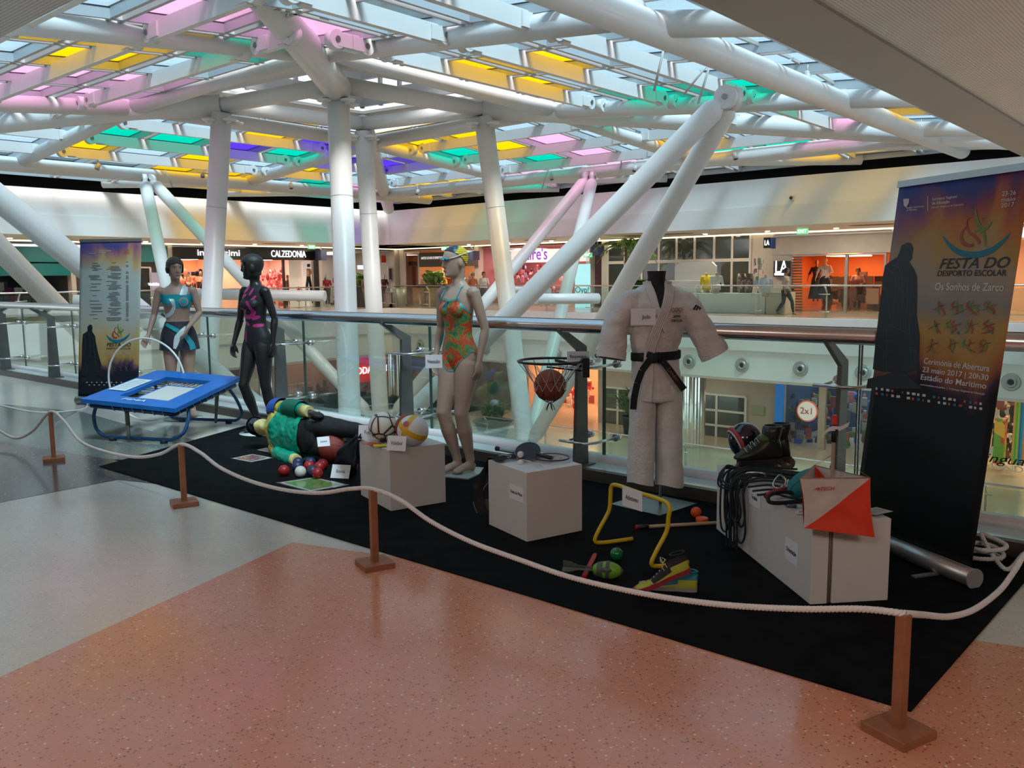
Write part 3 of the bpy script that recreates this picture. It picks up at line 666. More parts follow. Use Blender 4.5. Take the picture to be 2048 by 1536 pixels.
# --- glass facade (grey frames, two rows of windows)
M_fr = mat('pale_window_frame', (.62, .58, .52), .45); M_dglass = mat('dark_mirror_glass', (.05, .055, .045), .06, spec=.9)
def facade(name, label, side, xs, ys, u=-.02, gm=None, fw=.07):
    kw = {'a': A_SF + u} if side == 'R' else {'b': B_SF + u}
    p = Wp(xs[0], 540, **kw); t = thing(name, label, 'window front', p); n = E1 if side == 'R' else E2
    zz = [Wp((xs[0] + xs[-1]) / 2, y, **kw).z for y in ys]; ww = [Wp(x, 540, **kw) for x in xs]
    mb = MB()
    for w in ww: w.z = 0; mb.bar(w + Z3 * zz[-1], w + Z3 * zz[0], .10, fw, M_fr, up=n)
    for z in zz: mb.bar(ww[0] + Z3 * z, ww[-1] + Z3 * z, .10, fw, M_fr)
    mb.build('frame', t)
    for i in range(len(ww) - 1):
        for j in range(len(zz) - 1):
            a_, b_ = ww[i], ww[i + 1]; m2 = MB(); m2.hexa([a_ + Z3 * zz[j + 1], b_ + Z3 * zz[j + 1], b_ + Z3 * zz[j + 1] + n * .02, a_ + Z3 * zz[j + 1] + n * .02, a_ + Z3 * zz[j], b_ + Z3 * zz[j], b_ + Z3 * zz[j] + n * .02, a_ + Z3 * zz[j] + n * .02], gm or M_dglass); m2.build('window_pane', t)
    return t
facade('window_front', 'beige framed two-row window front behind the shirt kiosk', 'R', (1216, 1250, 1284, 1318, 1353, 1389, 1428, 1464, 1500), (474, 521, 524, 633))
# pale frames of other fronts
facade('display_window', 'dark framed window of the shop right of the corner', 'R', (811, 838), (505, 632), gm=glass_mat('shopglass', (.55, .5, .46), .12))
facade('door_front', 'dark doorway beside the small banner with pale frame', 'L', (275, 300), (535, 619), gm=M_black)
# dark frames of the black shops and LA shop front
def frame_bars(name, label, side, rects, m):
    t = thing(name, label, 'shop front', Wp(rects[0][0], 600, **({'a': A_SF} if side == 'R' else {'b': B_SF})))
    for r_ in rects: mb, _ = wq(*r_, side, -.06, .12, m); mb.build('frame_bar', t)
    return t
frame_bars('shopfront_frame', 'black uprights of the two black signed shops', 'L', [(348, 518, 351, 618), (486, 519, 490, 619), (567.5, 519, 571, 621), (631, 519, 639, 622)], M_signblack)
frame_bars('shopfront_frame', 'silver trim frame around the orange lit shop opening', 'R', [(1580, 508, 1769, 511), (1580, 508, 1583, 634), (1688, 508, 1694, 636), (1766, 506, 1770, 640)], mat('silver_trim', (.5, .48, .46), .3, .7))
# wall above orange shop + louvre panel
mb, _ = wq(1545, 466, 1800, 507, 'R', -.1, .3, M_stone); struct('wall_shop_far_right', mb)
mb, _ = wq(1545, 507, 1580, 636, 'R', -.05, .3, M_stone); struct('wall_shop_side_far_right', mb)
t = thing('louvre_panel', 'brown horizontal louvre panel at the left of the orange lit shop', 'louvre', Wp(1592, 630, a=A_SF))
for i in range(22):
    y = 512 + i * 5.6; mb, _ = wq(1583, y, 1603, y + 3.6, 'R', -.05, .08, mat('louvre_brown', (.16, .10, .075), .6)); mb.build('slat', t)
mb, _ = wq(1545, 466, 1810, 468.5, 'R', -.4, .3, M_white); struct('trim_header_far_right', mb)
# poster and panels
def board(name, label, cat, side, x0, y0, x1, y1, m, u=-.1, thick=.04, txt=None, tm=None, th_=.2):
    mb, (p, q, z0, z1, n) = wq(x0, y0, x1, y1, side, u, thick, m); o = tag(mb.build(name, loc=p), label, cat)
    if txt:
        m2 = MB(); c = (p + q) / 2; c.z = (z0 + z1) / 2; m2.text(txt, c - n * .02, (q - p).normalized(), Z3, th_, tm, .01); m2.build('lettering', o)
    return o
M_skin_p = mat('poster_skin', (.75, .42, .28), .6)
pb = board('poster', 'tall cream poster of a woman in black tights in the hosiery shop window', 'poster', 'L', 607, 523, 627, 612, mat('cream_poster', (.78, .66, .60), .6, emit=(1, .85, .75), estr=.25), u=.4)
m2 = MB()
def pw(px, py): return Wp(px, py, b=B_SF + .38)
for pts, r_, m_ in (([(617, 528), (617.5, 534)], .10, mat('poster_hair', (.10, .05, .03))), ([(617, 537), (617, 546), (617, 553)], .13, M_skin_p), ([(616, 553), (614, 570), (614, 600)], .085, M_signblack), ([(618, 553), (622, 575), (626.5, 606)], .085, M_signblack), ([(620, 538), (622.5, 545), (619, 551)], .04, M_skin_p)):
    m2.tube([pw(*p_) for p_ in pts], r_, m_, 8)
for i, v in enumerate(m2.v): d_ = v.dot(E2) - (B_SF + .38); m2.v[i] = v - E2 * d_ * .9
m2.build('printed_figure', pb)
board('display_wall', 'cream display wall panel of the hosiery shop', 'panel', 'L', 579, 521, 630, 618, mat('cream_disp', (.85, .74, .66), .6, emit=(1, .85, .72), estr=.12), u=.5)
board('poster', 'lilac poster on the wall left of the lingerie shop', 'poster', 'L', 303, 545, 327, 592, mat('lilac', (.45, .40, .58), .5), txt='Vodafone net', tm=M_litw, th_=.12)
board('poster', 'framed dark photograph in the red garment shop near the corner', 'poster', 'L', 776, 533, 792, 563, mat('pic_frame', (.75, .73, .7), .5), u=.3)
board('poster', 'violet picture inside the frame in the red garment shop', 'picture', 'L', 779, 537, 790, 559, mat('pic_in', (.10, .06, .10), .5), u=.27)
board('red_logo', 'round red emblem on the window of the shop before the corner', 'sign', 'L', 763, 511, 772, 525, mat('red_logo', (.6, .02, .02), .5), u=.0)
board('poster', 'light turquoise beach poster at the right of the accessories shop', 'poster', 'R', 1150, 528, 1180, 632, mat('aqua_poster', (.30, .62, .70), .5, emit=(.4, .85, .95), estr=.45), u=-.5, txt='Oyp!', tm=mat('ony', (.05, .12, .1)), th_=.3)
board('green_board', 'small dark green board in the clothes shop right of the corner', 'sign', 'R', 815, 523, 833, 531, mat('gboard', (.03, .09, .05), .5), u=.5)
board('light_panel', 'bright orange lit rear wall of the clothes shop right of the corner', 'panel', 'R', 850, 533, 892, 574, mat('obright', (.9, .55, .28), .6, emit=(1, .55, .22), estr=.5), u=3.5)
board('light_panel', 'bright white lit strip in the shop behind the slim column', 'panel', 'L', 716, 531, 729, 538, mat('wl', (1, 1, 1), emit=(.9, .95, 1), estr=3), u=1.5)
board('red_banner', 'red vertical banner in the clothes shop right of the corner', 'banner', 'R', 824, 532, 832, 575, mat('redb', (.55, .03, .03), .5), u=.6)
# hanging and folded goods in the shops: nobody could count them
def goods(name, label, side, x0, y0, x1, y1, cols, n, u=1.5, du=2.0, sz=(.18, .35), seed=1):
    rnd = random.Random(seed); mb = MB(); ms = [mat('goods_%02d_%02d_%02d' % tuple(int(99 * k) for k in c), c, .8) for c in cols]
    for i in range(n):
        uu = u + rnd.random() * du; kw = {'a': A_SF + uu} if side == 'R' else {'b': B_SF + uu}
        c = Wp(rnd.uniform(x0, x1), rnd.uniform(y0, y1), **kw); w, h = rnd.uniform(*sz), rnd.uniform(sz[0], sz[1] * 1.5)
        X = E2 if side == 'R' else E1
        m = rnd.choice(ms)
        if rnd.random() < .5: mb.ball(c, 1, m, 8, 6, (w / 2, .05, h / 2), (X, X.cross(Z3), Z3))
        else: mb.box(c, (w, .08, h), m, (X, X.cross(Z3), Z3))
    return tag(mb.build(name), label, 'goods', kind='stuff')
goods('lingerie', 'dark lingerie on shelves and rails in the orange shop', 'L', 362, 545, 428, 612, [(.06, .03, .05), (.4, .1, .08), (.7, .5, .35), (.03, .03, .08)], 90, sz=(.1, .3), seed=3)
goods('hosiery', 'red and cream garments hanging in the hosiery shop', 'L', 500, 540, 566, 615, [(.6, .08, .10), (.8, .6, .5), (.35, .05, .06), (.75, .3, .28)], 150, sz=(.1, .3), seed=4)
goods('garments', 'red and dark garments in the shop before the corner', 'L', 650, 560, 790, 615, [(.4, .03, .04), (.05, .05, .06), (.3, .05, .06), (.5, .5, .5)], 60, seed=5)
goods('garments', 'red yellow and white garments on rails right of the corner', 'R', 846, 555, 945, 612, [(.75, .08, .05), (.8, .6, .1), (.8, .75, .7), (.5, .15, .05), (.1, .08, .08)], 90, sz=(.15, .45), seed=6)
goods('accessories', 'small dark red and pink accessories on the shelves', 'R', 962, 530, 1145, 615, [(.35, .05, .06), (.10, .03, .05), (.6, .25, .3), (.3, .2, .3), (.7, .6, .55)], 260, sz=(.1, .22), seed=7)
goods('bags', 'bags and jackets on racks in the orange lit fashion shop', 'R', 1650, 560, 1765, 632, [(.08, .05, .04), (.3, .12, .05), (.15, .1, .08), (.5, .3, .2)], 70, u=1.2, sz=(.2, .5), seed=8)
goods('garments', 'dark clothes in the far left teal shop', 'L', -60, 575, 130, 612, [(.05, .07, .09), (.3, .35, .35), (.1, .1, .12), (.25, .05, .15)], 50, sz=(.2, .6), seed=9)
# --- shirt kiosk in front of the glass facade
M_kiosk = mat('kiosk_white', (.78, .80, .77), .45)
def kbox(label, px0, px1, z0, z1, a=31.2, dep=1.0, name='kiosk_counter', m=M_kiosk, cat='counter'):
    p, q = Wp(px0, 600, a=a), Wp(px1, 600, a=a); p.z = q.z = z0; mb = MB()
    mb.hexa([p, q, q + E1 * dep, p + E1 * dep, p + Z3 * (z1 - z0), q + Z3 * (z1 - z0), q + E1 * dep + Z3 * (z1 - z0), p + E1 * dep + Z3 * (z1 - z0)], m)
    return tag(mb.build(name, bevel=.02), label, cat)
kbox('long white kiosk counter on the far right gallery', 1330, 1530, 0, .78)
kbox('taller white kiosk end with sloping top left of the shirts', 1262, 1400, .79, 1.28, a=31.6, name='kiosk_block')
kbox('cream cardboard block with printed writing at the kiosk right end', 1532, 1569, 0, .82, a=31.0, name='printed_block', m=mat('cream_block', (.62, .54, .44), .6), cat='block')
p = Wp(1390, 545, a=31.9); mb = MB(); mb.prism([p + E2 * x + Z3 * z for x, z in ((-.95, -.45), (.95, -.45), (.95, .25), (.75, .42), (-.75, .42), (-.95, .25))], .08, M_kiosk, E1)
tag(mb.build('kiosk_sign'), 'white rounded sign board above the kiosk counter', 'sign')
# ================================================================== LOWER FLOORS
UL = -1.2
def low_room(name, label, side, px0, px1, z0, z1, wall, lcol, lstr, fl=None):
    kw = {'a': A_SF + UL + .3} if side == 'R' else {'b': B_SF + UL + .3}
    n = E1 if side == 'R' else E2; p, q = Wp(px0, 800, **kw), Wp(px1, 800, **kw); p.z = q.z = z0; up = Z3 * (z1 - z0); d = n * 4; t_ = (q - p).normalized()
    room = tag(bpy.data.objects.new('wall_lower_shop_' + name, None), kind='structure'); COL.objects.link(room); room.location = (p + q) / 2 + d / 2; room.matrix_world = Matrix.Translation(room.location)
    mb = MB(); mb.hexa([p + d, q + d, q + d + n * .1, p + d + n * .1, p + d + up, q + d + up, q + d + n * .1 + up, p + d + n * .1 + up], wall)
    for c, s_ in ((p, -1), (q, 1)): mb.hexa([c, c + t_ * .08 * s_, c + t_ * .08 * s_ + d, c + d, c + up, c + t_ * .08 * s_ + up, c + t_ * .08 * s_ + d + up, c + d + up], wall)
    mb.build('shell', room)
    if lstr:
        m2 = MB(); c = (p + q) / 2 + d * .5 + up * .96; m2.box(c, (min(4, (q - p).length * .6), 1.6, .04), mat('lamp_low_%s' % name, (1, 1, 1), emit=lcol, estr=lstr), (t_, n, Z3)); m2.build('light_panel', room)
    return room
def lowbox(name, label, cat, side, x0, y0, x1, y1, m, u=UL, thick=.15, st=False):
    mb, (p, q, z0, z1, n) = wq(x0, y0, x1, y1, side, u, thick, m)
    o = mb.build(name, loc=p)
    return tag(o, kind='structure') if st else tag(o, label, cat)
def lowpier(side, x0, x1, m, z0=ZL, z1=ZS, thick=.3, u=UL):
    kw = {'a': A_SF + u} if side == 'R' else {'b': B_SF + u}
    p, q = Wp(x0, 800, **kw), Wp(x1, 800, **kw); p.z = q.z = z0; n = E1 if side == 'R' else E2
    mb = MB(); up = Z3 * (z1 - z0); mb.hexa([p, q, q + n * thick, p + n * thick, p + up, q + up, q + n * thick + up, p + n * thick + up], m); struct('wall_lower_pier', mb)
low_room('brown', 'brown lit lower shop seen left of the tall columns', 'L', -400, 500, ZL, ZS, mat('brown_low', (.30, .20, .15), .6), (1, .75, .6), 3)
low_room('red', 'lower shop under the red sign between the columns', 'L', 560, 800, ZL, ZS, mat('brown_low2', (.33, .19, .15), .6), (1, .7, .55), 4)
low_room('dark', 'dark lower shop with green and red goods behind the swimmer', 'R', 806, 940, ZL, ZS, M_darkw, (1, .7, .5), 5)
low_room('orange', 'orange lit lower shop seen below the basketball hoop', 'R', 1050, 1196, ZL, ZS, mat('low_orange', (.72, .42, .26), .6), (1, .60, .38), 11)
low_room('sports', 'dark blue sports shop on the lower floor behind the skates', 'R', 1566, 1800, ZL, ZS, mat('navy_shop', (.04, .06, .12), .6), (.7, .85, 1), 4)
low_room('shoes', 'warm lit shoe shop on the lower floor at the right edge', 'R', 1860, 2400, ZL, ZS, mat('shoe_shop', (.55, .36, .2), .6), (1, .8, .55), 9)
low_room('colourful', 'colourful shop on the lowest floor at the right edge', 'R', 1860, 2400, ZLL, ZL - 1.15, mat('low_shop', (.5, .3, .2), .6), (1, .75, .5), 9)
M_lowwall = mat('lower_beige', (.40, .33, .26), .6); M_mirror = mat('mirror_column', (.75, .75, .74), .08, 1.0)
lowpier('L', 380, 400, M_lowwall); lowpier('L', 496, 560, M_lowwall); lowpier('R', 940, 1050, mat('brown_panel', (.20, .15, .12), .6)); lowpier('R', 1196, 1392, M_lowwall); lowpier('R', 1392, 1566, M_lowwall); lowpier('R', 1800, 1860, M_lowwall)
lowbox('shop_sign', 'red sign board with white capital letters between the two tall columns', 'sign', 'L', 712, 713, 775, 762, mat('red_sign', (.60, .01, .015), .4, emit=(1, .02, .02), estr=.35), u=UL - .1)
def lowtext(txt, px, py, side, h, m, w=None, u=UL - .14):
    kw = {'a': A_SF + u} if side == 'R' else {'b': B_SF + u}; c = Wp(px, py, **kw); mb = MB(); mb.text(txt, c, (E1 if side == 'L' else -E2), Z3, h, m, .02, width=w); return mb, c
mb, c = lowtext('VODAFONE', 742, 740, 'L', .38, M_litw, 2.6); o_ = [x for x in scn.objects if x.name.startswith('shop_sign')][-1]; mb.build('lettering', o_)
# round window and brown panel
kw = {'a': A_SF + UL - .03}; c = Wp(985, 774, **kw); mb = MB(); mb.tube([c, c - E1 * .05], .36, M_black, 24); tag(mb.build('porthole', loc=c), 'round dark porthole in the brown wall right of the swimmer', 'window')
# doors and windows of the beige lower wall
def lowfacade(name, label, xs, ys, u=UL - .04, gm=None):
    kw = {'a': A_SF + u}; t = thing(name, label, 'window front', Wp(xs[0], ys[-1], **kw)); zz = [Wp((xs[0] + xs[-1]) / 2, y, **kw).z for y in ys]; ww = [Wp(x, 800, **kw) for x in xs]; mb = MB()
    for w in ww: w.z = 0; mb.bar(w + Z3 * zz[-1], w + Z3 * zz[0], .10, .09, M_fr, up=E1)
    for z in zz: mb.bar(ww[0] + Z3 * z, ww[-1] + Z3 * z, .10, .09, M_fr)
    mb.build('frame', t)
    for i in range(len(ww) - 1):
        for j in range(len(zz) - 1):
            a_, b_ = ww[i], ww[i + 1]; m2 = MB(); m2.hexa([a_ + Z3 * zz[j + 1], b_ + Z3 * zz[j + 1], b_ + Z3 * zz[j + 1] + E1 * .02, a_ + Z3 * zz[j + 1] + E1 * .02, a_ + Z3 * zz[j], b_ + Z3 * zz[j], b_ + Z3 * zz[j] + E1 * .02, a_ + Z3 * zz[j] + E1 * .02], gm or M_dglass); m2.build('window_pane', t)
lowfacade('double_door', 'pale framed glass double door on the lower floor left of the judo suit', (1208, 1236, 1262), (776, 820, 858))
lowfacade('window_front', 'six pane pale window front on the lower floor right of the judo suit', (1402, 1434, 1492), (790, 822, 852, 884))
lowbox('wall_plaque', 'small greenish plaque on the lower beige wall', 'sign', 'R', 1503, 812, 1528, 830, mat('plaque', (.28, .30, .16), .5), u=UL - .06)
lowbox('shop_post', 'bright blue upright at the edge of the dark sports shop', 'post', 'R', 1550, 764, 1565, 855, mat('blue_upright', (.01, .13, .42), .4, emit=(0, .2, .7), estr=.2), u=UL - .2)
lowbox('light_panel', 'small pale lit panel beside the blue upright', 'lamp', 'R', 1566, 766, 1588, 784, M_litw, u=UL + 2)
kw = {'a': A_SF + UL - .1}; c = Wp(1615, 822, **kw); mb = MB(); mb.tube([c, c - E1 * .04], .42, mat('offer_red', (.6, .1, .08), .5, emit=(1, .2, .15), estr=.2), 28); mb.tube([c - E1 * .02, c - E1 * .055], .37, mat('offer_disc', (.8, .75, .7), .5, emit=(1, .9, .85), estr=.15), 28)
o = tag(mb.build('price_disc', loc=c), 'round white and red two for one disc on the dark sports shop window', 'sign'); mb = MB(); mb.text('2x1', c - E1 * .07, -E2, Z3, .26, mat('offer_txt', (.5, .03, .03)), .01); mb.build('lettering', o)
frame_bars('shop_front', 'grey brown uprights of the dark sports shop on the lower floor', 'R', [(1636, 762, 1648, 900), (1690, 764, 1698, 905)], M_lowwall) if 0 else None
lowbox('shop_post', 'grey brown upright in the middle of the dark sports shop front', 'post', 'R', 1636, 762, 1650, 900, M_lowwall, u=UL - .1)
goods('sports_goods', 'shoes shirts and bags on shelves in the dark sports shop', 'R', 1575, 790, 1760, 890, [(.12, .12, .16), (.05, .1, .35), (.35, .35, .38), (.2, .25, .08), (.3, .1, .1)], 150, u=UL + .6, sz=(.12, .3), seed=11)
goods('toys', 'red and green goods in the dark lower shop behind the swimmer', 'R', 822, 750, 940, 850, [(.5, .05, .04), (.15, .4, .05), (.5, .3, .1), (.08, .06, .06), (.8, .35, .2)], 130, u=UL + .8, sz=(.12, .4), seed=12)
goods('red_goods', 'red and cream goods in the orange lit lower shop', 'R', 1080, 760, 1190, 815, [(.7, .04, .03), (.85, .7, .6), (.5, .1, .05)], 90, u=UL + 1, sz=(.12, .35), seed=13)
goods('shoes', 'shoes on sloping shelves in the shop at the right edge', 'R', 1985, 795, 2048, 915, [(.12, .07, .05), (.35, .12, .1), (.7, .65, .6), (.05, .05, .05)], 130, u=UL + .4, sz=(.1, .28), seed=14)
goods('dark_goods', 'dark red goods in the lower shop between the slim columns', 'L', 596, 770, 800, 850, [(.18, .05, .05), (.1, .1, .11), (.3, .2, .16)], 70, u=UL + .8, sz=(.2, .6), seed=15)
goods('colourful_goods', 'colourful goods behind the lowest glass front at the right edge', 'R', 1965, 962, 2048, 1040, [(.6, .12, .05), (.2, .45, .08), (.75, .5, .1), (.6, .3, .35)], 90, u=UL + .4, sz=(.15, .4), seed=16)
# colourful columns at right edge (leaf pattern and stripes)
M_leafcol = bpy.data.materials.new('leaf_pattern'); M_leafcol.use_nodes = True
def _leaf():
    n = M_leafcol.node_tree; b = n.nodes['Principled BSDF']; t = n.nodes.new('ShaderNodeTexCoord'); v = n.nodes.new('ShaderNodeTexVoronoi'); v.inputs['Scale'].default_value = 5
    n.links.new(t.outputs['Object'], v.inputs['Vector']); r = n.nodes.new('ShaderNodeValToRGB'); n.links.new(v.outputs['Color'], r.inputs[0]); r.color_ramp.interpolation = 'CONSTANT'
    el = r.color_ramp.elements; el[0].color = (.55, .06, .02, 1); el[1].position = .4; el[1].color = (.15, .35, .03, 1); e = el.new(.65); e.color = (.7, .4, .05, 1); e = el.new(.85); e.color = (.5, .02, .02, 1)
    n.links.new(r.outputs[0], b.inputs['Base Color'])
_leaf()
for i, (x0, x1, y0, y1, m) in enumerate([(1987, 2008, 838, 928, M_leafcol), (1978, 2001, 965, 1035, M_leafcol)]):
    lowbox('printed_column', 'leaf patterned column in the shop at the right edge, %s floor' % ('middle', 'lowest')[i], 'column', 'R', x0, y0, x1, y1, m, u=UL - .2, thick=.4)
kw = {'a': A_SF + UL - .4}
t = thing('striped_column', 'column with vertical green blue and orange stripes at the right edge', 'column', Wp(2036, 925, **kw))
for k, c_ in enumerate([(.6, .35, .05), (.1, .4, .03), (.3, .5, .05), (.02, .15, .4), (.02, .3, .5), (.65, .25, .05)]):
    mb, _ = wq(2026 + k * 4.2, 782, 2026 + (k + 1) * 4.2, 930, 'R', UL - .4, .3, mat('stripe%d' % k, c_, .5)); mb.build('stripe', t)
mb, c = lowtext('MUNDO', 2018, 937, 'R', .22, mat('dull_white', (.6, .6, .58)), 1.5, u=UL - .3); o = mb.build('shop_lettering', loc=c); tag(o, 'white lettering on the dark base of the right edge shop', 'lettering')
# our own rail glass carries dark lettering near the right edge
mb = MB(); c = Wp(2030, 922, a=A_GLASS - .01); mb.text('Linguas de', c, -E2, Z3, .055, mat('script_dark', (.02, .02, .02)), .002, width=.42, shear=.35); 
o = mb.build('glass_lettering', loc=c); tag(o, 'dark slanted script lettering on the railing glass at the right edge', 'lettering')
# mirror-clad round columns of the lower floors
for i, (px, w_, A) in enumerate([(533, 30, 'L'), (795, 40, 'L'), (1388, 46, 'R'), (1035, 30, 'R')]):
    kw = {'b': B_FL + 1.0} if A == 'L' else {'a': A_FR + 1.0}
    c = Wp(px, 800, **kw); r_ = w_ / 2 / F_PX * c.y; c.z = ZLL; mb = MB()
    n_ = 22; vs = []
    for z in (ZLL, ZS):
        for k in range(n_ * 2): A_ = math.pi * k / n_; rr = r_ * (1.0 if k % 2 else .93); vs.append(Vector((c.x + math.cos(A_) * rr, c.y + math.sin(A_) * rr, z)))
    m_ = n_ * 2; mb.add(vs, [(k, (k + 1) % m_, m_ + (k + 1) % m_, m_ + k) for k in range(m_)], M_mirror)
    tag(mb.build('mirror_column', loc=c), 'fluted mirror clad column on the lower floor, %s from the left' % ('first', 'second', 'fourth', 'third')[i], 'column', 'mirror clad columns')
# ================================================================== PLANTS
M_leaf = mat('plant_leaf', (.07, .17, .035), .5, var=.4, vscale=8); M_leaf2 = mat('plant_leaf_light', (.24, .38, .10), .5, var=.4, vscale=8); M_pot = mat('dark_pot', (.018, .035, .032), .5)
def plant(label, c, pot_r, pot_h, h, kind, seed, n=60, name='potted_plant', lm=None):
    rnd = random.Random(seed); lm = lm or M_leaf
    t = thing(name, label, 'plant', c)
    mb = MB(); mb.lathe([(0, 0), (pot_r * .72, 0), (pot_r * .98, pot_h * .9), (pot_r * 1.06, pot_h * .9), (pot_r * 1.06, pot_h), (pot_r * .9, pot_h), (pot_r * .85, pot_h * .9), (0, pot_h * .9)], c, M_pot, 24); mb.build('pot', t)
    mb = MB(); top = c + Z3 * pot_h
    if kind == 'palm':
        ms = MB(); ms.tube([top - Z3 * .1, top + Z3 * h * .45 + Vector((.05, 0, 0)), top + Z3 * h * .7], [.09, .07, .04], mat('trunk', (.2, .14, .08), .8), 8); ms.build('trunk', t); top = top + Z3 * h * .62
    for i in range(n):
        A = rnd.uniform(0, 6.283); L = rnd.uniform(.5, 1) * (h * .55 if kind == 'palm' else h * .9); el = rnd.uniform(.5, 1.4) if kind != 'palm' else rnd.uniform(.1, 1.2)
        dr = Vector((math.cos(A), math.sin(A), 0)); b0 = top + dr * rnd.uniform(0, pot_r * .5); 
        if kind == 'palm':
            pts = [b0 + dr * (L * k / 6) * math.cos(el * .6) + Z3 * (L * (math.sin(el) * k / 6 - .9 * (k / 6) ** 2)) for k in range(7)]
            for k in range(1, 7):
                sd_ = dr.cross(Z3)
                for s_ in (1, -1):
                    e_ = pts[k] + sd_ * s_ * L * .22 * (1 - abs(k - 3) / 6) - Z3 * L * .1 + dr * L * .06
                    mb.quad([pts[k - 1], pts[k], e_], lm)
        else:
            w = rnd.uniform(.03, .07) if kind == 'grass' else rnd.uniform(.08, .16)
            sd_ = dr.cross(Z3); p1_ = b0 + dr * L * .35 * math.cos(el) + Z3 * L * .6 * math.sin(el); p2_ = b0 + dr * L * .8 * math.cos(el * .8) + Z3 * L * (.95 * math.sin(el) - .25)
            mb.quad([b0, p1_ - sd_ * w, p2_, p1_ + sd_ * w], lm)
    mb.build('foliage', t); return t
def gpt(px, py, a=None, b=None, z=0.0):
    c = Wp(px, py, a=a, b=b); c.z = z; return c
plant('tall feathery palm beside the turquoise poster and glass facade', gpt(1250, 560, a=31.5), .5, .9, 3.0, 'palm', 1, 26, lm=M_leaf2)
plant('bushy green plant behind the neck of the judo suit', gpt(1275, 560, a=30.6), .45, .8, 1.0, 'bush', 2, 160)
plant('large dark pot with yellow green plant in front of the garment shop', gpt(868, 600, a=31.3), .85, 1.15, 1.3, 'bush', 3, 110, lm=M_leaf2)
plant('leafy plant in a dark pot seen between the two tall columns', gpt(725, 600, b=35.6), .5, 1.1, 1.2, 'bush', 4, 130, lm=M_leaf2)
plant('spiky grass like plant in a long planter on the lower floor', gpt(985, 840, a=27.0, z=ZL), .8, .7, 1.5, 'grass', 5, 170)
plant('dark leafy plant on the lower floor right of the black belt', gpt(1262, 780, a=31.0, z=ZL), .4, .8, 2.4, 'grass', 6, 120)
for i, px in enumerate((791, 803)):
    c = gpt(px, 600, a=30.3 + i * .0) if px > 800 else gpt(px, 600, b=34.6); mb = MB(); mb.lathe([(0, 0), (.20, 0), (.26, .95), (.22, .95), (.2, .9), (0, .9)], c, mat('bin%d' % i, [(.22, .27, .27), (.45, .50, .42)][i], .4, .3), 18)
    tag(mb.build('litter_bin', loc=c), ['grey steel litter bin standing near the gallery corner', 'pale green litter bin beside the grey one near the corner'][i], 'bin', 'bins by the gallery corner')
mb = MB(); c = gpt(598, 600, b=B_SF - .6); mb.tube([c + Z3 * .35, c + Z3 * .95], .11, mat('red_ext', (.6, .02, .02), .35), 14); mb.tube([c + Z3 * .95, c + Z3 * 1.03], [.1, .03], MATS['red_ext'], 14)
o = tag(mb.build('fire_extinguisher', loc=c), 'red fire extinguisher beside the tights poster', 'fire extinguisher'); m2 = MB(); m2.tube([c + Z3 * 1.03, c + Z3 * 1.12], .025, M_black, 8); m2.tube([c + Z3 * 1.08, c + Vector((.18, 0, .95)), c + Vector((.2, 0, .6))], .018, M_black, 6); m2.build('hose', o)
m3 = MB(); m3.tube([c, c + Z3 * .4], .02, M_noz, 6); m3.tube([c, c + Z3 * .02], .15, M_noz, 14); m3.build('stand', o)
# ================================================================== FIGURES
def interp(tab, z):
    if z <= tab[0][0]: return tab[0][1:]
    for i in range(len(tab) - 1):
        if z <= tab[i + 1][0]:
            t = (z - tab[i][0]) / (tab[i + 1][0] - tab[i][0]); t = t * t * (3 - 2 * t) * .5 + t * .5
            return [a + (b - a) * t for a, b in zip(tab[i][1:], tab[i + 1][1:])]
    return tab[-1][1:]
HEADT = [(-.118, .012, .058, -.03), (-.110, .030, .080, -.01), (-.098, .040, .089, .01), (-.08, .048, .088, .03), (-.055, .057, .086, .055), (-.03, .064, .088, .076), (0, .070, .091, .090), (.03, .074, .094, .097), (.06, .073, .089, .096), (.085, .063, .074, .082), (.105, .042, .048, .056), (.116, .018, .02, .024), (.119, .002, .002, .003)]
def gs(x, s): return math.exp(-(x / s) ** 2)
def head_pts(nz=44, na=56, grow=0.0, face=True):
    rows = []
    for i in range(nz + 1):
        z = -.118 + .237 * (1 - math.cos(math.pi * i / nz)) / 2
        w, f, b = interp(HEADT, z); row = []
        for j in range(na):
            A = 2 * math.pi * j / na; c, s = math.cos(A), math.sin(A)   # A=0 -> right, front is -y
            x = w * c; y = (-f * abs(s) ** .9 if s < 0 else b * abs(s) ** .95) if abs(s) > 1e-6 else 0
            if b < 0 and s > 0: y = b * s
            if face and s < 0:
                nz_ = max(0, 1 - abs((z + .012) / .038)) if z > -.035 else max(0, 1 - (-.035 - z) / .012)
                prof = (.006 + .022 * max(0, min(1, (.03 - z) / .06))) * (1 if -.036 < z < .034 else max(0, 1 - (abs(z - .034) / .02 if z > .034 else abs(z + .036) / .010)))
                y -= prof * gs(x, .0125 if z > -.02 else .016)
                y += .011 * gs(abs(x) - .031, .016) * gs(z - .010, .013)
                y -= .004 * gs(x, .045) * gs(z - .036, .010)
                y -= .0065 * gs(x, .020) * (gs(z + .058, .0055) + gs(z + .070, .006)) 
                y += .004 * gs(x, .02) * gs(z + .083, .006)
                y -= .007 * gs(x, .018) * gs(z + .100, .011)
            row.append(Vector((x * (1 + grow / .08), y * (1 + grow / .09), z + grow * (1 if z > 0 else 0))))
        rows.append(row)
    return rows
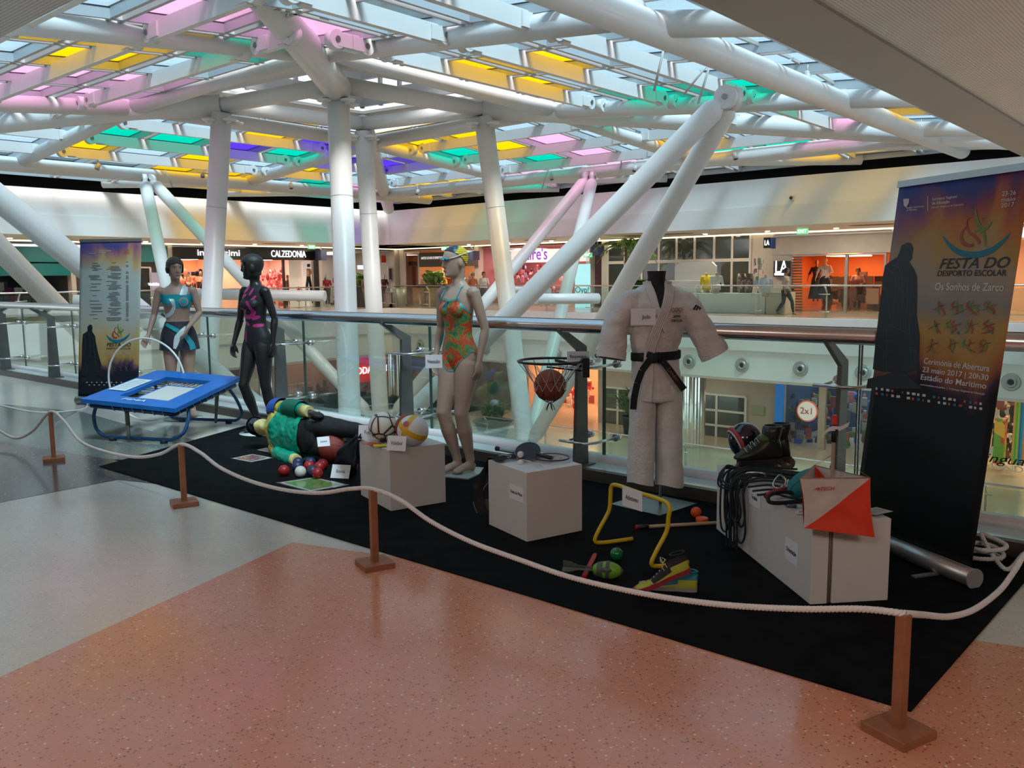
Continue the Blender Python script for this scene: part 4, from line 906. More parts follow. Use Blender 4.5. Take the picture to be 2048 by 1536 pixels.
def add_head(mb, m, c, Rm):
    rows = head_pts(); na = len(rows[0]); vs = [c + Rm @ v for r in rows for v in r]
    fs = [(i * na + j, i * na + (j + 1) % na, (i + 1) * na + (j + 1) % na, (i + 1) * na + j) for i in range(len(rows) - 1) for j in range(na)]
    fs.append(tuple(reversed(range(na)))); fs.append(tuple((len(rows) - 1) * na + k for k in range(na)))
    mb.add(vs, fs, m, True)
    for s in (1, -1):
        X = Rm @ Vector((1, 0, 0)); Y = Rm @ Vector((0, 1, 0)); Zv = Rm @ Vector((0, 0, 1))
        mb.ball(c + Rm @ Vector((s * .074, .012, -.008)), 1, m, 10, 8, (.008, .018, .031), (X, Y, Zv))
def add_hand(mb, m, w, d, n, side, curl=.35, spread=.10, sc=1.0):
    """w wrist, d finger direction, n palm normal (out of the palm), side +1/-1 chooses the thumb side"""
    d = d.normalized(); n = (n - d * n.dot(d)).normalized(); u = d.cross(n) * side
    mb.ball(w + d * .045 * sc, 1, m, 12, 8, (.056 * sc, .039 * sc, .015 * sc), (d, u, n))
    mb.tube([w - d * .02, w + d * .012, w + d * .05], [.022 * sc, .021 * sc, .018 * sc], m, 10)
    for k, (o, L) in enumerate(((.029, .070), (.010, .079), (-.010, .073), (-.028, .057))):
        b = w + d * (.078 * sc) + u * (o * sc); pts = [w + d * (.045 * sc) + u * (o * sc * .8), b]; a = .15; dd = d
        for s_, fr in enumerate((.45, .30, .25)):
            a += curl * (.6 + .35 * s_ + .07 * k); dd = (d * math.cos(a) + n * math.sin(a) + u * (o * spread * 14 * .1)).normalized(); pts.append(pts[-1] + dd * L * fr * sc)
        mb.tube(pts, [.009 * sc, .0092 * sc, .0084 * sc, .0078 * sc, .0062 * sc], m, 8)
    b = w + d * .018 * sc + u * .022 * sc; t1 = (d * .72 + u * .62 + n * .25).normalized(); t2 = (d * .93 + u * .25 + n * .3).normalized()
    mb.tube([w + d * .008 * sc, b, b + t1 * .034 * sc, b + t1 * .034 * sc + t2 * .026 * sc, b + t1 * .034 * sc + t2 * .044 * sc], [.014 * sc, .014 * sc, .0108 * sc, .0095 * sc, .007 * sc], m, 8)
def loft(mb, rings, m, n=28):
    vs = []
    for z, rx, ryf, ryb, cx, cy in rings:
        for k in range(n):
            A = 2 * math.pi * k / n; s = math.sin(A); vs.append(Vector((cx + rx * math.cos(A), cy + (ryb if s > 0 else ryf) * s, z)))
    N = len(rings); fs = [(i * n + k, i * n + (k + 1) % n, (i + 1) * n + (k + 1) % n, (i + 1) * n + k) for i in range(N - 1) for k in range(n)]
    fs.append(tuple(reversed(range(n)))); fs.append(tuple((N - 1) * n + k for k in range(n)))
    mb.add(vs, fs, m, True)
def remesh(mb, voxel, smooth=4, name='body'):
    me = bpy.data.meshes.new(name); me.from_pydata(mb.v, [], mb.f); me.update()
    o = bpy.data.objects.new('tmp', me); COL.objects.link(o)
    r = o.modifiers.new('r', 'REMESH'); r.mode = 'VOXEL'; r.voxel_size = voxel
    if smooth: s = o.modifiers.new('s', 'SMOOTH'); s.iterations = smooth; s.factor = .5
    dg = bpy.context.evaluated_depsgraph_get(); out = bpy.data.meshes.new_from_object(o.evaluated_get(dg))
    bpy.data.objects.remove(o); bpy.data.meshes.remove(me); out.name = name
    out.polygons.foreach_set('use_smooth', [True] * len(out.polygons)); return out
FEM = [(.79, .10, .07, .08, 0, .01), (.83, .150, .09, .105, 0, .012), (.88, .168, .098, .118, 0, .012), (.94, .162, .092, .112, 0, .008), (1.0, .138, .084, .092, 0, 0), (1.06, .118, .078, .076, 0, 0), (1.12, .120, .080, .076, 0, 0), (1.19, .134, .09, .082, 0, 0), (1.26, .146, .10, .088, 0, 0), (1.32, .152, .09, .088, 0, .004), (1.37, .150, .072, .078, 0, .008), (1.405, .118, .058, .066, 0, .012), (1.43, .075, .05, .056, 0, .014), (1.455, .052, .047, .052, 0, .012)]
MALE = [(.79, .11, .08, .09, 0, .01), (.84, .155, .10, .105, 0, .01), (.90, .165, .105, .11, 0, .01), (1.0, .150, .10, .095, 0, 0), (1.10, .148, .10, .09, 0, 0), (1.2, .165, .108, .095, 0, 0), (1.3, .178, .11, .10, 0, 0), (1.37, .178, .092, .095, 0, .005), (1.41, .14, .07, .08, 0, .01), (1.44, .08, .058, .064, 0, .012), (1.46, .058, .054, .058, 0, .012)]
def body_mesh(spec, voxel=.0062):
    m = M_white; mb = MB(); torso = spec.get('torso', FEM); mb_shift = spec.get('shift', lambda z: (0, 0))
    loft(mb, [(z, rx, f, b, cx + mb_shift(z)[0], cy + mb_shift(z)[1]) for z, rx, f, b, cx, cy in torso], m)
    if torso is FEM:
        for s in (1, -1): mb.ball((s * .064, -.066, 1.245), 1, m, 14, 10, (.056, .048, .056))
        for s in (1, -1): q = mb_shift(.86); mb.ball((s * .07 + q[0], .062 + q[1], .865), 1, m, 14, 10, (.085, .075, .085))
    hc = Vector(spec.get('head', (0, -.012, 1.612))); Rm = Matrix.Rotation(spec.get('yaw', 0), 3, 'Z') @ Matrix.Rotation(spec.get('pitch', 0), 3, 'X')
    mb.tube([(0, .012, 1.42), (0, .008, 1.48), hc + Rm @ Vector((0, .022, -.06)), hc + Rm @ Vector((0, .02, -.02))], [.054, .047, .047, .05], m, 18)
    if spec.get('has_head', True): add_head(mb, m, hc, Rm)
    for k in 'LR':
        s = 1 if k == 'L' else -1
        sh, el, wr = [Vector(p) for p in spec['arm' + k]]
        mb.ball(sh - Vector((s * .012, 0, .006)), 1, m, 12, 8, (.05, .048, .05))
        L = sh.lerp
        mb.tube([sh + (sh - el).normalized() * .01, L(el, .3), L(el, .75), el, el.lerp(wr, .22), el.lerp(wr, .6), wr], [.042, .0415, .036, .032, .0345, .027, .0215], m, 14)
        if 'hand' + k in spec: d, n, side, curl = spec['hand' + k]; add_hand(mb, m, wr, Vector(d), Vector(n), side, curl)
        hp, kn, an, toe = [Vector(p) for p in spec['leg' + k]]
        g_ = spec.get('legk', 1.0)
        mb.tube([hp + Vector((0, 0, .06)), hp, hp.lerp(kn, .25), hp.lerp(kn, .55), hp.lerp(kn, .85), kn, kn.lerp(an, .18), kn.lerp(an, .36), kn.lerp(an, .65), kn.lerp(an, .88), an], [r * g_ for r in (.070, .086, .084, .071, .056, .052, .050, .0545, .043, .032, .033)], m, 20)
        f = (toe - an); f.z = 0; f.normalize(); zb = toe.z; up = Z3
        heel = Vector((an.x, an.y, zb)) - f * .035 + up * .03
        mb.tube([heel, Vector((an.x, an.y, zb + .045)) + f * .02, Vector((an.x, an.y, zb + .038)) + f * .08, toe + up * .024 - f * .03, toe + up * .016], [(.03, .028), (.036, .033), (.030, .036), (.02, .040), (.013, .030)], m, 14)
        mb.tube([an, Vector((an.x, an.y, zb + .04)) + f * .012], [.034, .036], m, 12)
    return remesh(mb, voxel, 4)
def place_mesh(me, name, m, parent=None, mw=None, label=None):
    me.materials.clear(); me.materials.append(m)
    o = bpy.data.objects.new(name, me); COL.objects.link(o)
    if parent: o.parent = parent
    if mw is not None: o.matrix_world = mw
    if label: o['label'] = label
    return o
def shell(me, f, off, name='cloth', snap=.012, band=None, disp=None):
    """offset copy of the body surface where f(co) > 0, with its border drawn onto f = 0"""
    vs = [v.co.copy() for v in me.vertices]; nm = [v.normal.copy() for v in me.vertices]; fv = [f(v) for v in vs]
    if band: fv = [min(x, band - x) for x in fv]
    ff = (lambda v: min(f(v), band - f(v))) if band else f
    keep = [p for p in me.polygons if sum(fv[i] for i in p.vertices) > 0]
    cnt = {}
    for p in keep:
        for i in p.vertices: cnt[i] = cnt.get(i, 0) + 1
    allc = {}
    for p in me.polygons:
        for i in p.vertices: allc[i] = allc.get(i, 0) + 1
    idx = {}; nv = []
    for i in cnt:
        v = vs[i].copy()
        if cnt[i] < allc[i]:
            for _ in range(3):
                x0 = ff(v); g = Vector([(ff(v + Vector(e_) * .002) - x0) / .002 for e_ in ((1, 0, 0), (0, 1, 0), (0, 0, 1))]); g -= nm[i] * g.dot(nm[i])
                if g.length > 1e-3:
                    st = -g * (x0 / g.length_squared)
                    if st.length > snap: st = st.normalized() * snap
                    v += st
        o_ = off if not callable(off) else off(v)
        nv.append(v + nm[i] * o_ + (disp(v) if disp else Vector((0, 0, 0)))); idx[i] = len(nv) - 1
    fs = [[idx[i] for i in p.vertices] for p in keep]
    m2 = bpy.data.meshes.new(name); m2.from_pydata(nv, [], fs); m2.update(); m2.polygons.foreach_set('use_smooth', [True] * len(fs)); return m2
def fig_thing(name, label, cat, loc, rotz=0, mw=None, group=None):
    o = bpy.data.objects.new(name, None); COL.objects.link(o); tag(o, label, cat, group)
    o.matrix_world = mw if mw is not None else Matrix.Translation(Vector(loc)) @ Matrix.Rotation(rotz, 4, 'Z'); o.empty_display_size = .2
    return o
def attach(mb, name, parent, label=None):   # mb in the figure's local coordinates
    me = bpy.data.meshes.new(name); me.from_pydata(mb.v, [], mb.f)
    for m in mb.mats: me.materials.append(m)
    me.polygons.foreach_set('material_index', mb.m); me.polygons.foreach_set('use_smooth', mb.smooth); me.update()
    o = bpy.data.objects.new(name, me); COL.objects.link(o); o.parent = parent
    if label: o['label'] = label
    return o
def attach_me(me, m, name, parent, label=None):
    me.materials.clear(); me.materials.append(m); o = bpy.data.objects.new(name, me); COL.objects.link(o); o.parent = parent
    if label: o['label'] = label
    return o
M_sk1 = mat('mannequin_skin', (.43, .31, .245), .45); M_sk2 = mat('mannequin_skin_warm', (.36, .225, .17), .42)
M_mblack = mat('mannequin_black', (.014, .013, .014), .38, bump=.04, bscale=90)
# ---------------------------------------------------------------- swimmer
def noise_cloth(name, cols, scale=14, rough=.5):
    m = bpy.data.materials.new(name); m.use_nodes = True; n = m.node_tree; b = n.nodes['Principled BSDF']; t = n.nodes.new('ShaderNodeTexCoord')
    no = n.nodes.new('ShaderNodeTexNoise'); no.inputs['Scale'].default_value = scale; no.inputs['Detail'].default_value = 9; no.inputs['Roughness'].default_value = .72; no.inputs['Distortion'].default_value = .9
    n.links.new(t.outputs['Object'], no.inputs['Vector']); r = n.nodes.new('ShaderNodeValToRGB'); r.color_ramp.interpolation = 'CONSTANT'; n.links.new(no.outputs['Fac'], r.inputs[0])
    el = r.color_ramp.elements; el[0].position = 0; el[0].color = (*cols[0][1], 1); el[1].position = cols[1][0]; el[1].color = (*cols[1][1], 1)
    for p_, c_ in cols[2:]: e = el.new(p_); e.color = (*c_, 1)
    n.links.new(r.outputs[0], b.inputs['Base Color']); b.inputs['Roughness'].default_value = rough; return m
sw = fig_thing('swimmer_mannequin', 'beige female mannequin in a colourful swimsuit, yellow swim cap and goggles', 'mannequin', (-.40, 6.50, .015), math.radians(-42))
spec = dict(armL=[(.172, .0, 1.375), (.235, .045, 1.10), (.225, -.015, .865)], armR=[(-.172, .0, 1.375), (-.225, .03, 1.10), (-.205, -.05, .87)],
            handL=((.0, -.12, -1), (-1, 0, 0), 1, .3), handR=((.0, -.15, -1), (1, 0, 0), -1, .3),
            legL=[(.078, .01, .84), (.060, -.045, .465), (.050, .055, .085), (.045, -.115, 0)], legR=[(-.078, .0, .84), (-.062, -.115, .47), (-.035, .0, .085), (-.05, -.17, 0)],
            legk=1.07, yaw=math.radians(-22), pitch=math.radians(2), head=(0, -.02, 1.60))
me = body_mesh(spec); bod = attach_me(me, M_sk1, 'body', sw)
def f_suit(v):
    x, y, z = v; ax = abs(x)
    if z > 1.45 or z < .72: return -1
    leg = z - (.782 + 1.15 * max(ax - .025, 0) + (0 if y < 0 else -.045))
    top = (1.335 if y < 0.02 else 1.12 + 2.2 * max(0, ax - .05) * .4) - z + (-.25 * (.085 - min(ax, .085)) if y < 0.02 else 0)
    arm = .150 - ax - max(0, z - 1.22) * .62 - (.04 if (y > 0 and z > 1.12) else 0) * min(1, (z - 1.12) * 20)
    return min(leg, top, arm if z > 1.14 else (.19 - ax))
M_swimsuit = noise_cloth('swimsuit_pattern', [(0, (.02, .02, .18)), (.36, (.02, .16, .15)), (.40, (.07, .24, .07)), (.455, (.28, .32, .05)), (.475, (.55, .05, .02)), (.55, (.6, .17, .02)), (.575, (.45, .03, .03)), (.65, (.08, .02, .2))], 9, .45)
attach_me(shell(me, f_suit, .003), M_swimsuit, 'swimsuit', sw)
M_turq = mat('turquoise_trim', (.03, .38, .40), .4)
attach_me(shell(me, f_suit, .0045, band=.011), M_turq, 'trim', sw)
mb = MB()
for s in (1, -1): mb.tube([(s * .088, -.105, 1.305), (s * .082, -.090, 1.35), (s * .078, -.048, 1.408), (s * .074, .01, 1.426), (s * .06, .07, 1.38), (s * .03, .095, 1.28)], .0045, M_turq, 8)
attach(mb, 'strap', sw)
# cap and goggles
hc = Vector(spec['head']); Rm = Matrix.Rotation(spec['yaw'], 3, 'Z') @ Matrix.Rotation(spec['pitch'], 3, 'X'); Ri = Rm.inverted()
M_cap = bpy.data.materials.new('swim_cap'); M_cap.use_nodes = True
def _cap():
    n = M_cap.node_tree; b = n.nodes['Principled BSDF']; b.inputs['Roughness'].default_value = .25
    t = n.nodes.new('ShaderNodeTexCoord'); mp = n.nodes.new('ShaderNodeVectorMath'); mp.operation = 'DISTANCE'; mp.inputs[1].default_value = tuple(hc + Rm @ Vector((0, -.06, .10)))
    n.links.new(t.outputs['Object'], mp.inputs[0]); r = n.nodes.new('ShaderNodeValToRGB'); n.links.new(mp.outputs['Value'], r.inputs[0]); r.color_ramp.interpolation = 'CONSTANT'
    r.color_ramp.elements[0].color = (.015, .04, .07, 1); r.color_ramp.elements[1].position = .076; r.color_ramp.elements[1].color = (.02, .14, .13, 1); e = r.color_ramp.elements.new(.083); e.color = (.62, .46, .015, 1)
    wv = n.nodes.new('ShaderNodeTexWave'); wv.inputs['Scale'].default_value = 22; wv.bands_direction = 'Z'; n.links.new(t.outputs['Object'], wv.inputs['Vector'])
    bu = n.nodes.new('ShaderNodeBump'); bu.inputs['Strength'].default_value = .5; bu.inputs['Distance'].default_value = .004; n.links.new(wv.outputs['Fac'], bu.inputs['Height']); n.links.new(bu.outputs[0], b.inputs['Normal'])
    n.links.new(r.outputs[0], b.inputs['Base Color'])
_cap()
def f_cap(v):
    q = Ri @ (v - hc)
    return (q.z - (.052 + .95 * q.y * (-.5 if q.y < 0 else -1.15))) if v.z > 1.5 else -1
attach_me(shell(me, f_cap, .0055), M_cap, 'swim_cap', sw, 'yellow and navy swim cap')
M_gog = mat('goggle_lens', (.0, .22, .30), .08, spec=.9, coat=1); mb = MB(); ax = (Rm @ Vector((1, 0, 0)), Rm @ Vector((0, 1, 0)), Rm @ Vector((0, 0, 1)))
for s in (1, -1): mb.ball(hc + Rm @ Vector((s * .032, -.086, .022)), 1, M_gog, 14, 10, (.025, .020, .016), ax)
g_ = attach(mb, 'goggles', sw, 'turquoise swim goggles')
mb = MB(); M_gst = mat('goggle_strap', (.55, .68, .68), .35)
mb.tube([hc + Rm @ Vector((.013, -.103, .022)), hc + Rm @ Vector((-.013, -.103, .022))], .004, M_gst, 6)
for s in (1, -1): mb.tube([hc + Rm @ Vector(q) for q in ((s * .054, -.076, .024), (s * .071, -.045, .03), (s * .0825, .0, .045), (s * .075, .06, .062), (s * .05, .105, .068), (0, .118, .07))], .0036, M_gst, 6)
mb.tube([hc + Rm @ Vector((.03 + .018 * math.cos(a * .5), .118 + .004, .085 + .018 * math.sin(a * .5))) for a in range(13)], .003, M_gst, 6)
attach(mb, 'goggle_strap', g_)
# painted face
def paint_face(parent, hc, Rm, lip=(.35, .10, .09), eye=True, k=1.0):
    mb = MB(); ax = (Rm @ Vector((1, 0, 0)), Rm @ Vector((0, 1, 0)), Rm @ Vector((0, 0, 1)))
    mb.ball(hc + Rm @ Vector((0, -.0925, -.0635)), 1, mat('lips', lip, .4), 12, 8, (.019, .006, .0075), ax); attach(mb, 'mouth', parent)
    if eye:
        for s in (1, -1):
            mb = MB(); mb.ball(hc + Rm @ Vector((s * .031, -.0775, .010)), 1, mat('eye_white', (.5, .47, .44), .3), 12, 8, (.0135, .006, .0065), ax)
            mb.ball(hc + Rm @ Vector((s * .031, -.0825, .010)), 1, M_black, 8, 6, (.0055, .003, .0055), ax)
            mb.tube([hc + Rm @ Vector((s * (.014 + .006 * i), -.0885 + .0016 * i, .032 + .003 * math.sin(i * .8))) for i in range(6)], .0022, mat('brow', (.05, .03, .02), .7), 6)
            mb.tube([hc + Rm @ Vector((s * (.017 + .0055 * i), -.0845 + .0012 * i, .0165 + .0015 * math.sin(i * .8))) for i in range(6)], .0022, M_black, 6); attach(mb, 'eye', parent)
paint_face(sw, hc, Rm, (.30, .12, .10), False)
mb = MB(); mb.box((0, -.01, -.004), (.34, .38, .012), mat('base_glass', (.45, .50, .49), .15), rot=.3); attach(mb, 'base', sw)
# ---------------------------------------------------------------- gymnast (front, turquoise top)
ga = fig_thing('gymnast_mannequin', 'tanned female mannequin with short dark hair, turquoise top and dark shorts', 'mannequin', (-3.60, 9.30, .015), math.radians(20))
spec = dict(armL=[(.172, .0, 1.375), (.225, -.01, 1.13), (.10, -.20, .985)], armR=[(-.172, .0, 1.375), (-.235, .01, 1.115), (-.30, -.10, .90)],
            handL=((-.35, -.25, -.75), (-.75, .3, .3), 1, .22), handR=((-.35, -.35, -.6), (.4, -.7, .25), -1, .20),
            legL=[(.085, .0, .85), (.085, -.02, .465), (.10, .05, .085), (.12, -.10, 0)], legR=[(-.085, .0, .85), (-.10, -.02, .465), (-.075, .03, .085), (-.10, -.13, 0)],
            yaw=math.radians(18), head=(0, -.015, 1.605))
me = body_mesh(spec); attach_me(me, M_sk2, 'body', ga)
hc = Vector(spec['head']); Rm = Matrix.Rotation(spec['yaw'], 3, 'Z'); Ri = Rm.inverted()
def f_hair(v):
    q = Ri @ (v - hc)
    if v.z < 1.5: return -1
    side = -.045 + (0 if q.y > -.01 else 0)
    if q.y < -.02: return q.z - (.062 - .35 * abs(q.x) + (.0 if q.y < -.06 else -(q.y + .06) * 2.2))
    return q.z - (side if q.y < .05 else -.075)
M_hair = mat('dark_brown_hair', (.022, .012, .008), .45, bump=.9, bscale=180)
attach_me(shell(me, f_hair, lambda v: .013 + .004 * mnoise.noise(v * 40)), M_hair, 'hair', ga)
paint_face(ga, hc, Rm)
M_tq = mat('sequin_turquoise', (.0, .30, .36), .25, .2, bump=.6, bscale=300); M_silver = mat('silver_fabric', (.50, .58, .58), .35, .2)
def f_top(v):
    x, y, z = v
    if y > .03 and abs(x) < .2: pass
    band = min(1.335 - z - .0 * x, z - (1.20 + .25 * max(0, -(x + .02)) * 0 + (.03 if x < -.02 else -.01)))
    return min(band, .165 - abs(x))
attach_me(shell(me, f_top, .004), M_tq, 'top', ga, 'turquoise sequin top')
attach_me(shell(me, lambda v: min(.034 - math.hypot(v.x - .075 - (v.z - 1.35) * .35, 0), v.z - 1.325, 1.46 - v.z) if v.y < .05 else -1, .006), M_silver, 'strap', ga, 'silver shoulder strap')
attach_me(shell(me, lambda v: min(.018 - abs(math.hypot(v.x + .115, (v.z - 1.215) * .8) - .085), -v.y, v.x + .125, 1.285 - v.z) if v.y < 0 else -1, .006), M_silver, 'silver_motif', ga)
attach_me(shell(me, lambda v: min(.006 - abs(math.hypot(v.x - .07, v.z - 1.255) - .036), -v.y) if v.y < 0 else -1, .0065), mat('coral_line', (.45, .2, .16), .5), 'swirl', ga)
# shorts as a flared lofted skirt-short
def loft_open(rings, m, n=40, fold=0.0, seed=0, nf=9):
    mb = MB(); vs = []
    for i, (z, rx, ry, cx, cy) in enumerate(rings):
        for k in range(n):
            A = 2 * math.pi * k / n; q = 1 + fold * (i / (len(rings) - 1)) * math.sin(A * nf + seed); vs.append(Vector((cx + rx * math.cos(A) * q, cy + ry * math.sin(A) * q, z)))
    fs = [(i * n + k, (i + 1) * n + k, (i + 1) * n + (k + 1) % n, i * n + (k + 1) % n) for i in range(len(rings) - 1) for k in range(n)]
    return mb.add(vs, fs, m, True)
M_navy = mat('navy_cloth', (.012, .014, .028), .6, bump=.3, bscale=60)
mb = loft_open([(1.045, .128, .092, 0, 0), (1.0, .146, .10, 0, 0), (.93, .176, .125, 0, .004), (.86, .19, .14, 0, .006), (.79, .20, .15, 0, .006), (.74, .205, .155, 0, .006)], M_navy, 48, .035, .5, 7)
sh_ = attach(mb, 'shorts', ga, 'dark navy flared shorts')
def front_strip(mb, pts, w, m, depth=.004, rings=None, n=18):   # ribbon laid on an ellipse front: pts (x, z)
    def surf(x, z):
        rx, ry, cx, cy = interp(rings, z); q = max(-.98, min(.98, (x - cx) / rx)); return Vector((x, cy - ry * math.sqrt(1 - q * q) - depth, z))
    P_ = []
    for i in range(n + 1):
        t = i / n * (len(pts) - 1); k = min(int(t), len(pts) - 2); f_ = t - k; P_.append((pts[k][0] + (pts[k + 1][0] - pts[k][0]) * f_, pts[k][1] + (pts[k + 1][1] - pts[k][1]) * f_))
    vs = []
    for i, (x, z) in enumerate(P_):
        a = P_[max(0, i - 1)]; b = P_[min(n, i + 1)]; dx, dz = b[0] - a[0], b[1] - a[1]; L = math.hypot(dx, dz) or 1; nx, nz = -dz / L, dx / L
        ww = w(i / n) if callable(w) else w
        for s in (-.5, -.17, .17, .5): vs.append(surf(x + nx * ww * s, z + nz * ww * s))
    fs = [(i * 4 + k, i * 4 + k + 1, (i + 1) * 4 + k + 1, (i + 1) * 4 + k) for i in range(n) for k in range(3)]
    mb.add(vs, fs, m, True)
    if depth > .006:
        pass
    return surf
RS = [(.74, .212, .162, 0, .006), (.86, .197, .147, 0, .006), (.93, .183, .132, 0, .004), (1.0, .152, .106, 0, 0), (1.045, .134, .098, 0, 0)]
mb = MB(); front_strip(mb, [(-.12, 1.02), (-.02, .96), (.07, .90), (.13, .80), (.14, .745)], lambda t: .035 + .03 * t, M_tq, .006, RS); attach(mb, 'sash', sh_, 'turquoise sash')
mb = MB(); front_strip(mb, [(.08, .99), (-.01, .88), (-.045, .76)], lambda t: .05 * math.sin(.3 + t * 2.5) + .01, M_silver, .009, RS); attach(mb, 'sash', sh_, 'silver flash')
mb = MB(); mb.lathe([(0, 0), (.2, 0), (.2, .01), (0, .01)], (0, -.02, -.013), mat('clear_base', (.55, .62, .6), .1), 32); attach(mb, 'base', ga)
mb = MB(); mb.tube([(.0, .10, 0), (.0, .10, .55)], .008, M_inox, 8); attach(mb, 'support_rod', ga)
# hoop
hcn = Vector((-3.86, 9.02, .462)); t0 = thing('gymnastics_hoop', 'white plastic gymnastics hoop standing upright under the mannequin hand', 'hoop', hcn)
hx = Vector((math.cos(-.17), math.sin(-.17), 0)); mb = MB(); mb.tube([hcn + hx * (.437 * math.cos(a * math.pi / 40)) + Z3 * (.437 * math.sin(a * math.pi / 40)) for a in range(80)], .0105, mat('hoop_white', (.72, .74, .70), .3), 12, closed=True); mb.build('ring', t0)
# ---------------------------------------------------------------- gymnast in black
gb = fig_thing('gymnast_mannequin', 'all black mannequin in a black leotard with bright pink swirl motif', 'mannequin', (-2.47, 8.33, .015), math.radians(-38))
spec = dict(armL=[(.172, .0, 1.375), (.215, .06, 1.11), (.225, .02, .875)], armR=[(-.172, .0, 1.375), (-.225, -.02, 1.10), (-.235, -.10, .86)],
            handL=((.0, -.15, -1), (-1, 0, 0), 1, .25), handR=((-.05, -.2, -1), (1, .2, 0), -1, .45),
            legL=[(.082, .01, .85), (.105, -.0, .465), (.12, .08, .085), (.13, -.08, 0)], legR=[(-.082, .0, .85), (-.085, -.115, .47), (-.06, .02, .085), (-.08, -.14, 0)],
            yaw=math.radians(-48), head=(0, -.012, 1.60))
me = body_mesh(spec); attach_me(me, M_mblack, 'body', gb)
hc = Vector(spec['head']); Rm = Matrix.Rotation(spec['yaw'], 3, 'Z'); Ri = Rm.inverted()
attach_me(shell(me, lambda v: (lambda q: (q.z - (.045 if (q.y < -.035) else -.075)) if v.z > 1.5 else -1)(Ri @ (v - hc)), .014), mat('hair_black', (.016, .014, .013), .5, bump=.3, bscale=90), 'hair', gb, 'smooth black bobbed hair')
attach_me(shell(me, lambda v: min(1.41 - v.z - (.3 * max(0, .1 - abs(v.x)) if v.y < 0 else 0), v.z - .80, (.155 - abs(v.x)) if v.z > 1.1 else (.2 - abs(v.x))), .003), mat('leotard_black', (.010, .009, .011), .6), 'leotard', gb)
M_pink = mat('hot_pink', (.42, .02, .17), .4, bump=.4, bscale=250)
def blob_f(cx, cz, a, b, rot):
    c, s = math.cos(rot), math.sin(rot)
    return lambda v: (1 - math.sqrt((((v.x - cx) * c + (v.z - cz) * s) / a) ** 2 + ((-(v.x - cx) * s + (v.z - cz) * c) / b) ** 2)) * min(a, b)
bl = [blob_f(-.04, 1.355, .038, .016, .9), blob_f(.02, 1.335, .03, .012, 1.2), blob_f(.055, 1.29, .022, .010, .9), blob_f(-.06, 1.30, .04, .014, .4), blob_f(-.045, 1.19, .02, .014, 0), blob_f(.05, 1.135, .03, .014, .5), blob_f(.06, 1.075, .034, .014, .1), blob_f(-.03, 1.09, .03, .013, -.4), blob_f(-.05, .99, .012, .05, 0)]
def f_pk(v):
    if v.y > 0 or v.z > 1.42 or v.z < .85: return -1
    v = Vector((v.x / 1.3 - .012, v.y, 1.2 + (v.z - 1.2) / 1.22))
    r = .017 - abs(math.hypot(v.x + .01, v.z - 1.195) - .055) - (.05 if (v.x < -.02 and v.z > 1.22) else 0)
    return max([r] + [b(v) for b in bl])
attach_me(shell(me, f_pk, .0055), M_pink, 'pink_motif', gb, 'hot pink swirl motif')
mb = MB(); mb.lathe([(0, 0), (.19, 0), (.19, .01), (0, .01)], (0, -.02, -.013), MATS['clear_base'], 32); attach(mb, 'base', gb)
# ---------------------------------------------------------------- lying goalkeeper
kc = G(578, 912); kc.z = 0
mwk = Matrix((Z3, E1, E2)).transposed().to_4x4(); mwk.translation = Vector((kc.x, kc.y, .215)) + E2 * (-1.22)
gk = fig_thing('goalkeeper_mannequin', 'black mannequin lying on its side in a green and yellow goalkeeper jersey', 'mannequin', (0, 0, 0), mw=mwk)
spec = dict(torso=MALE, armL=[(.185, .0, 1.37), (.215, -.02, 1.09), (.205, -.03, .85)], armR=[(-.165, -.03, 1.36), (-.185, -.12, 1.12), (-.18, -.16, .87)],
            handL=((-.03, -.1, -1), (-1, 0, 0), 1, .12), handR=((.0, -.1, -1), (1, 0, 0), -1, .2), legk=1.0,
            legL=[(.085, .0, .85), (.07, .14, .46), (.02, .26, .10), (.02, .12, .02)], legR=[(-.085, .02, .85), (-.10, .15, .46), (-.13, .27, .10), (-.14, .13, .02)],
            yaw=math.radians(25), pitch=math.radians(8), head=(0, -.02, 1.61))
me = body_mesh(spec, .0068); attach_me(me, mat('glossy_black', (.02, .024, .03), .22, spec=.7), 'body', gk)
hc = Vector(spec['head']); Rm = Matrix.Rotation(spec['yaw'], 3, 'Z'); Ri = Rm.inverted()
attach_me(shell(me, f_hair, .010), mat('hair_black2', (.008, .008, .01), .5), 'hair', gk, 'moulded black hair')
M_jer = bpy.data.materials.new('goalkeeper_jersey'); M_jer.use_nodes = True
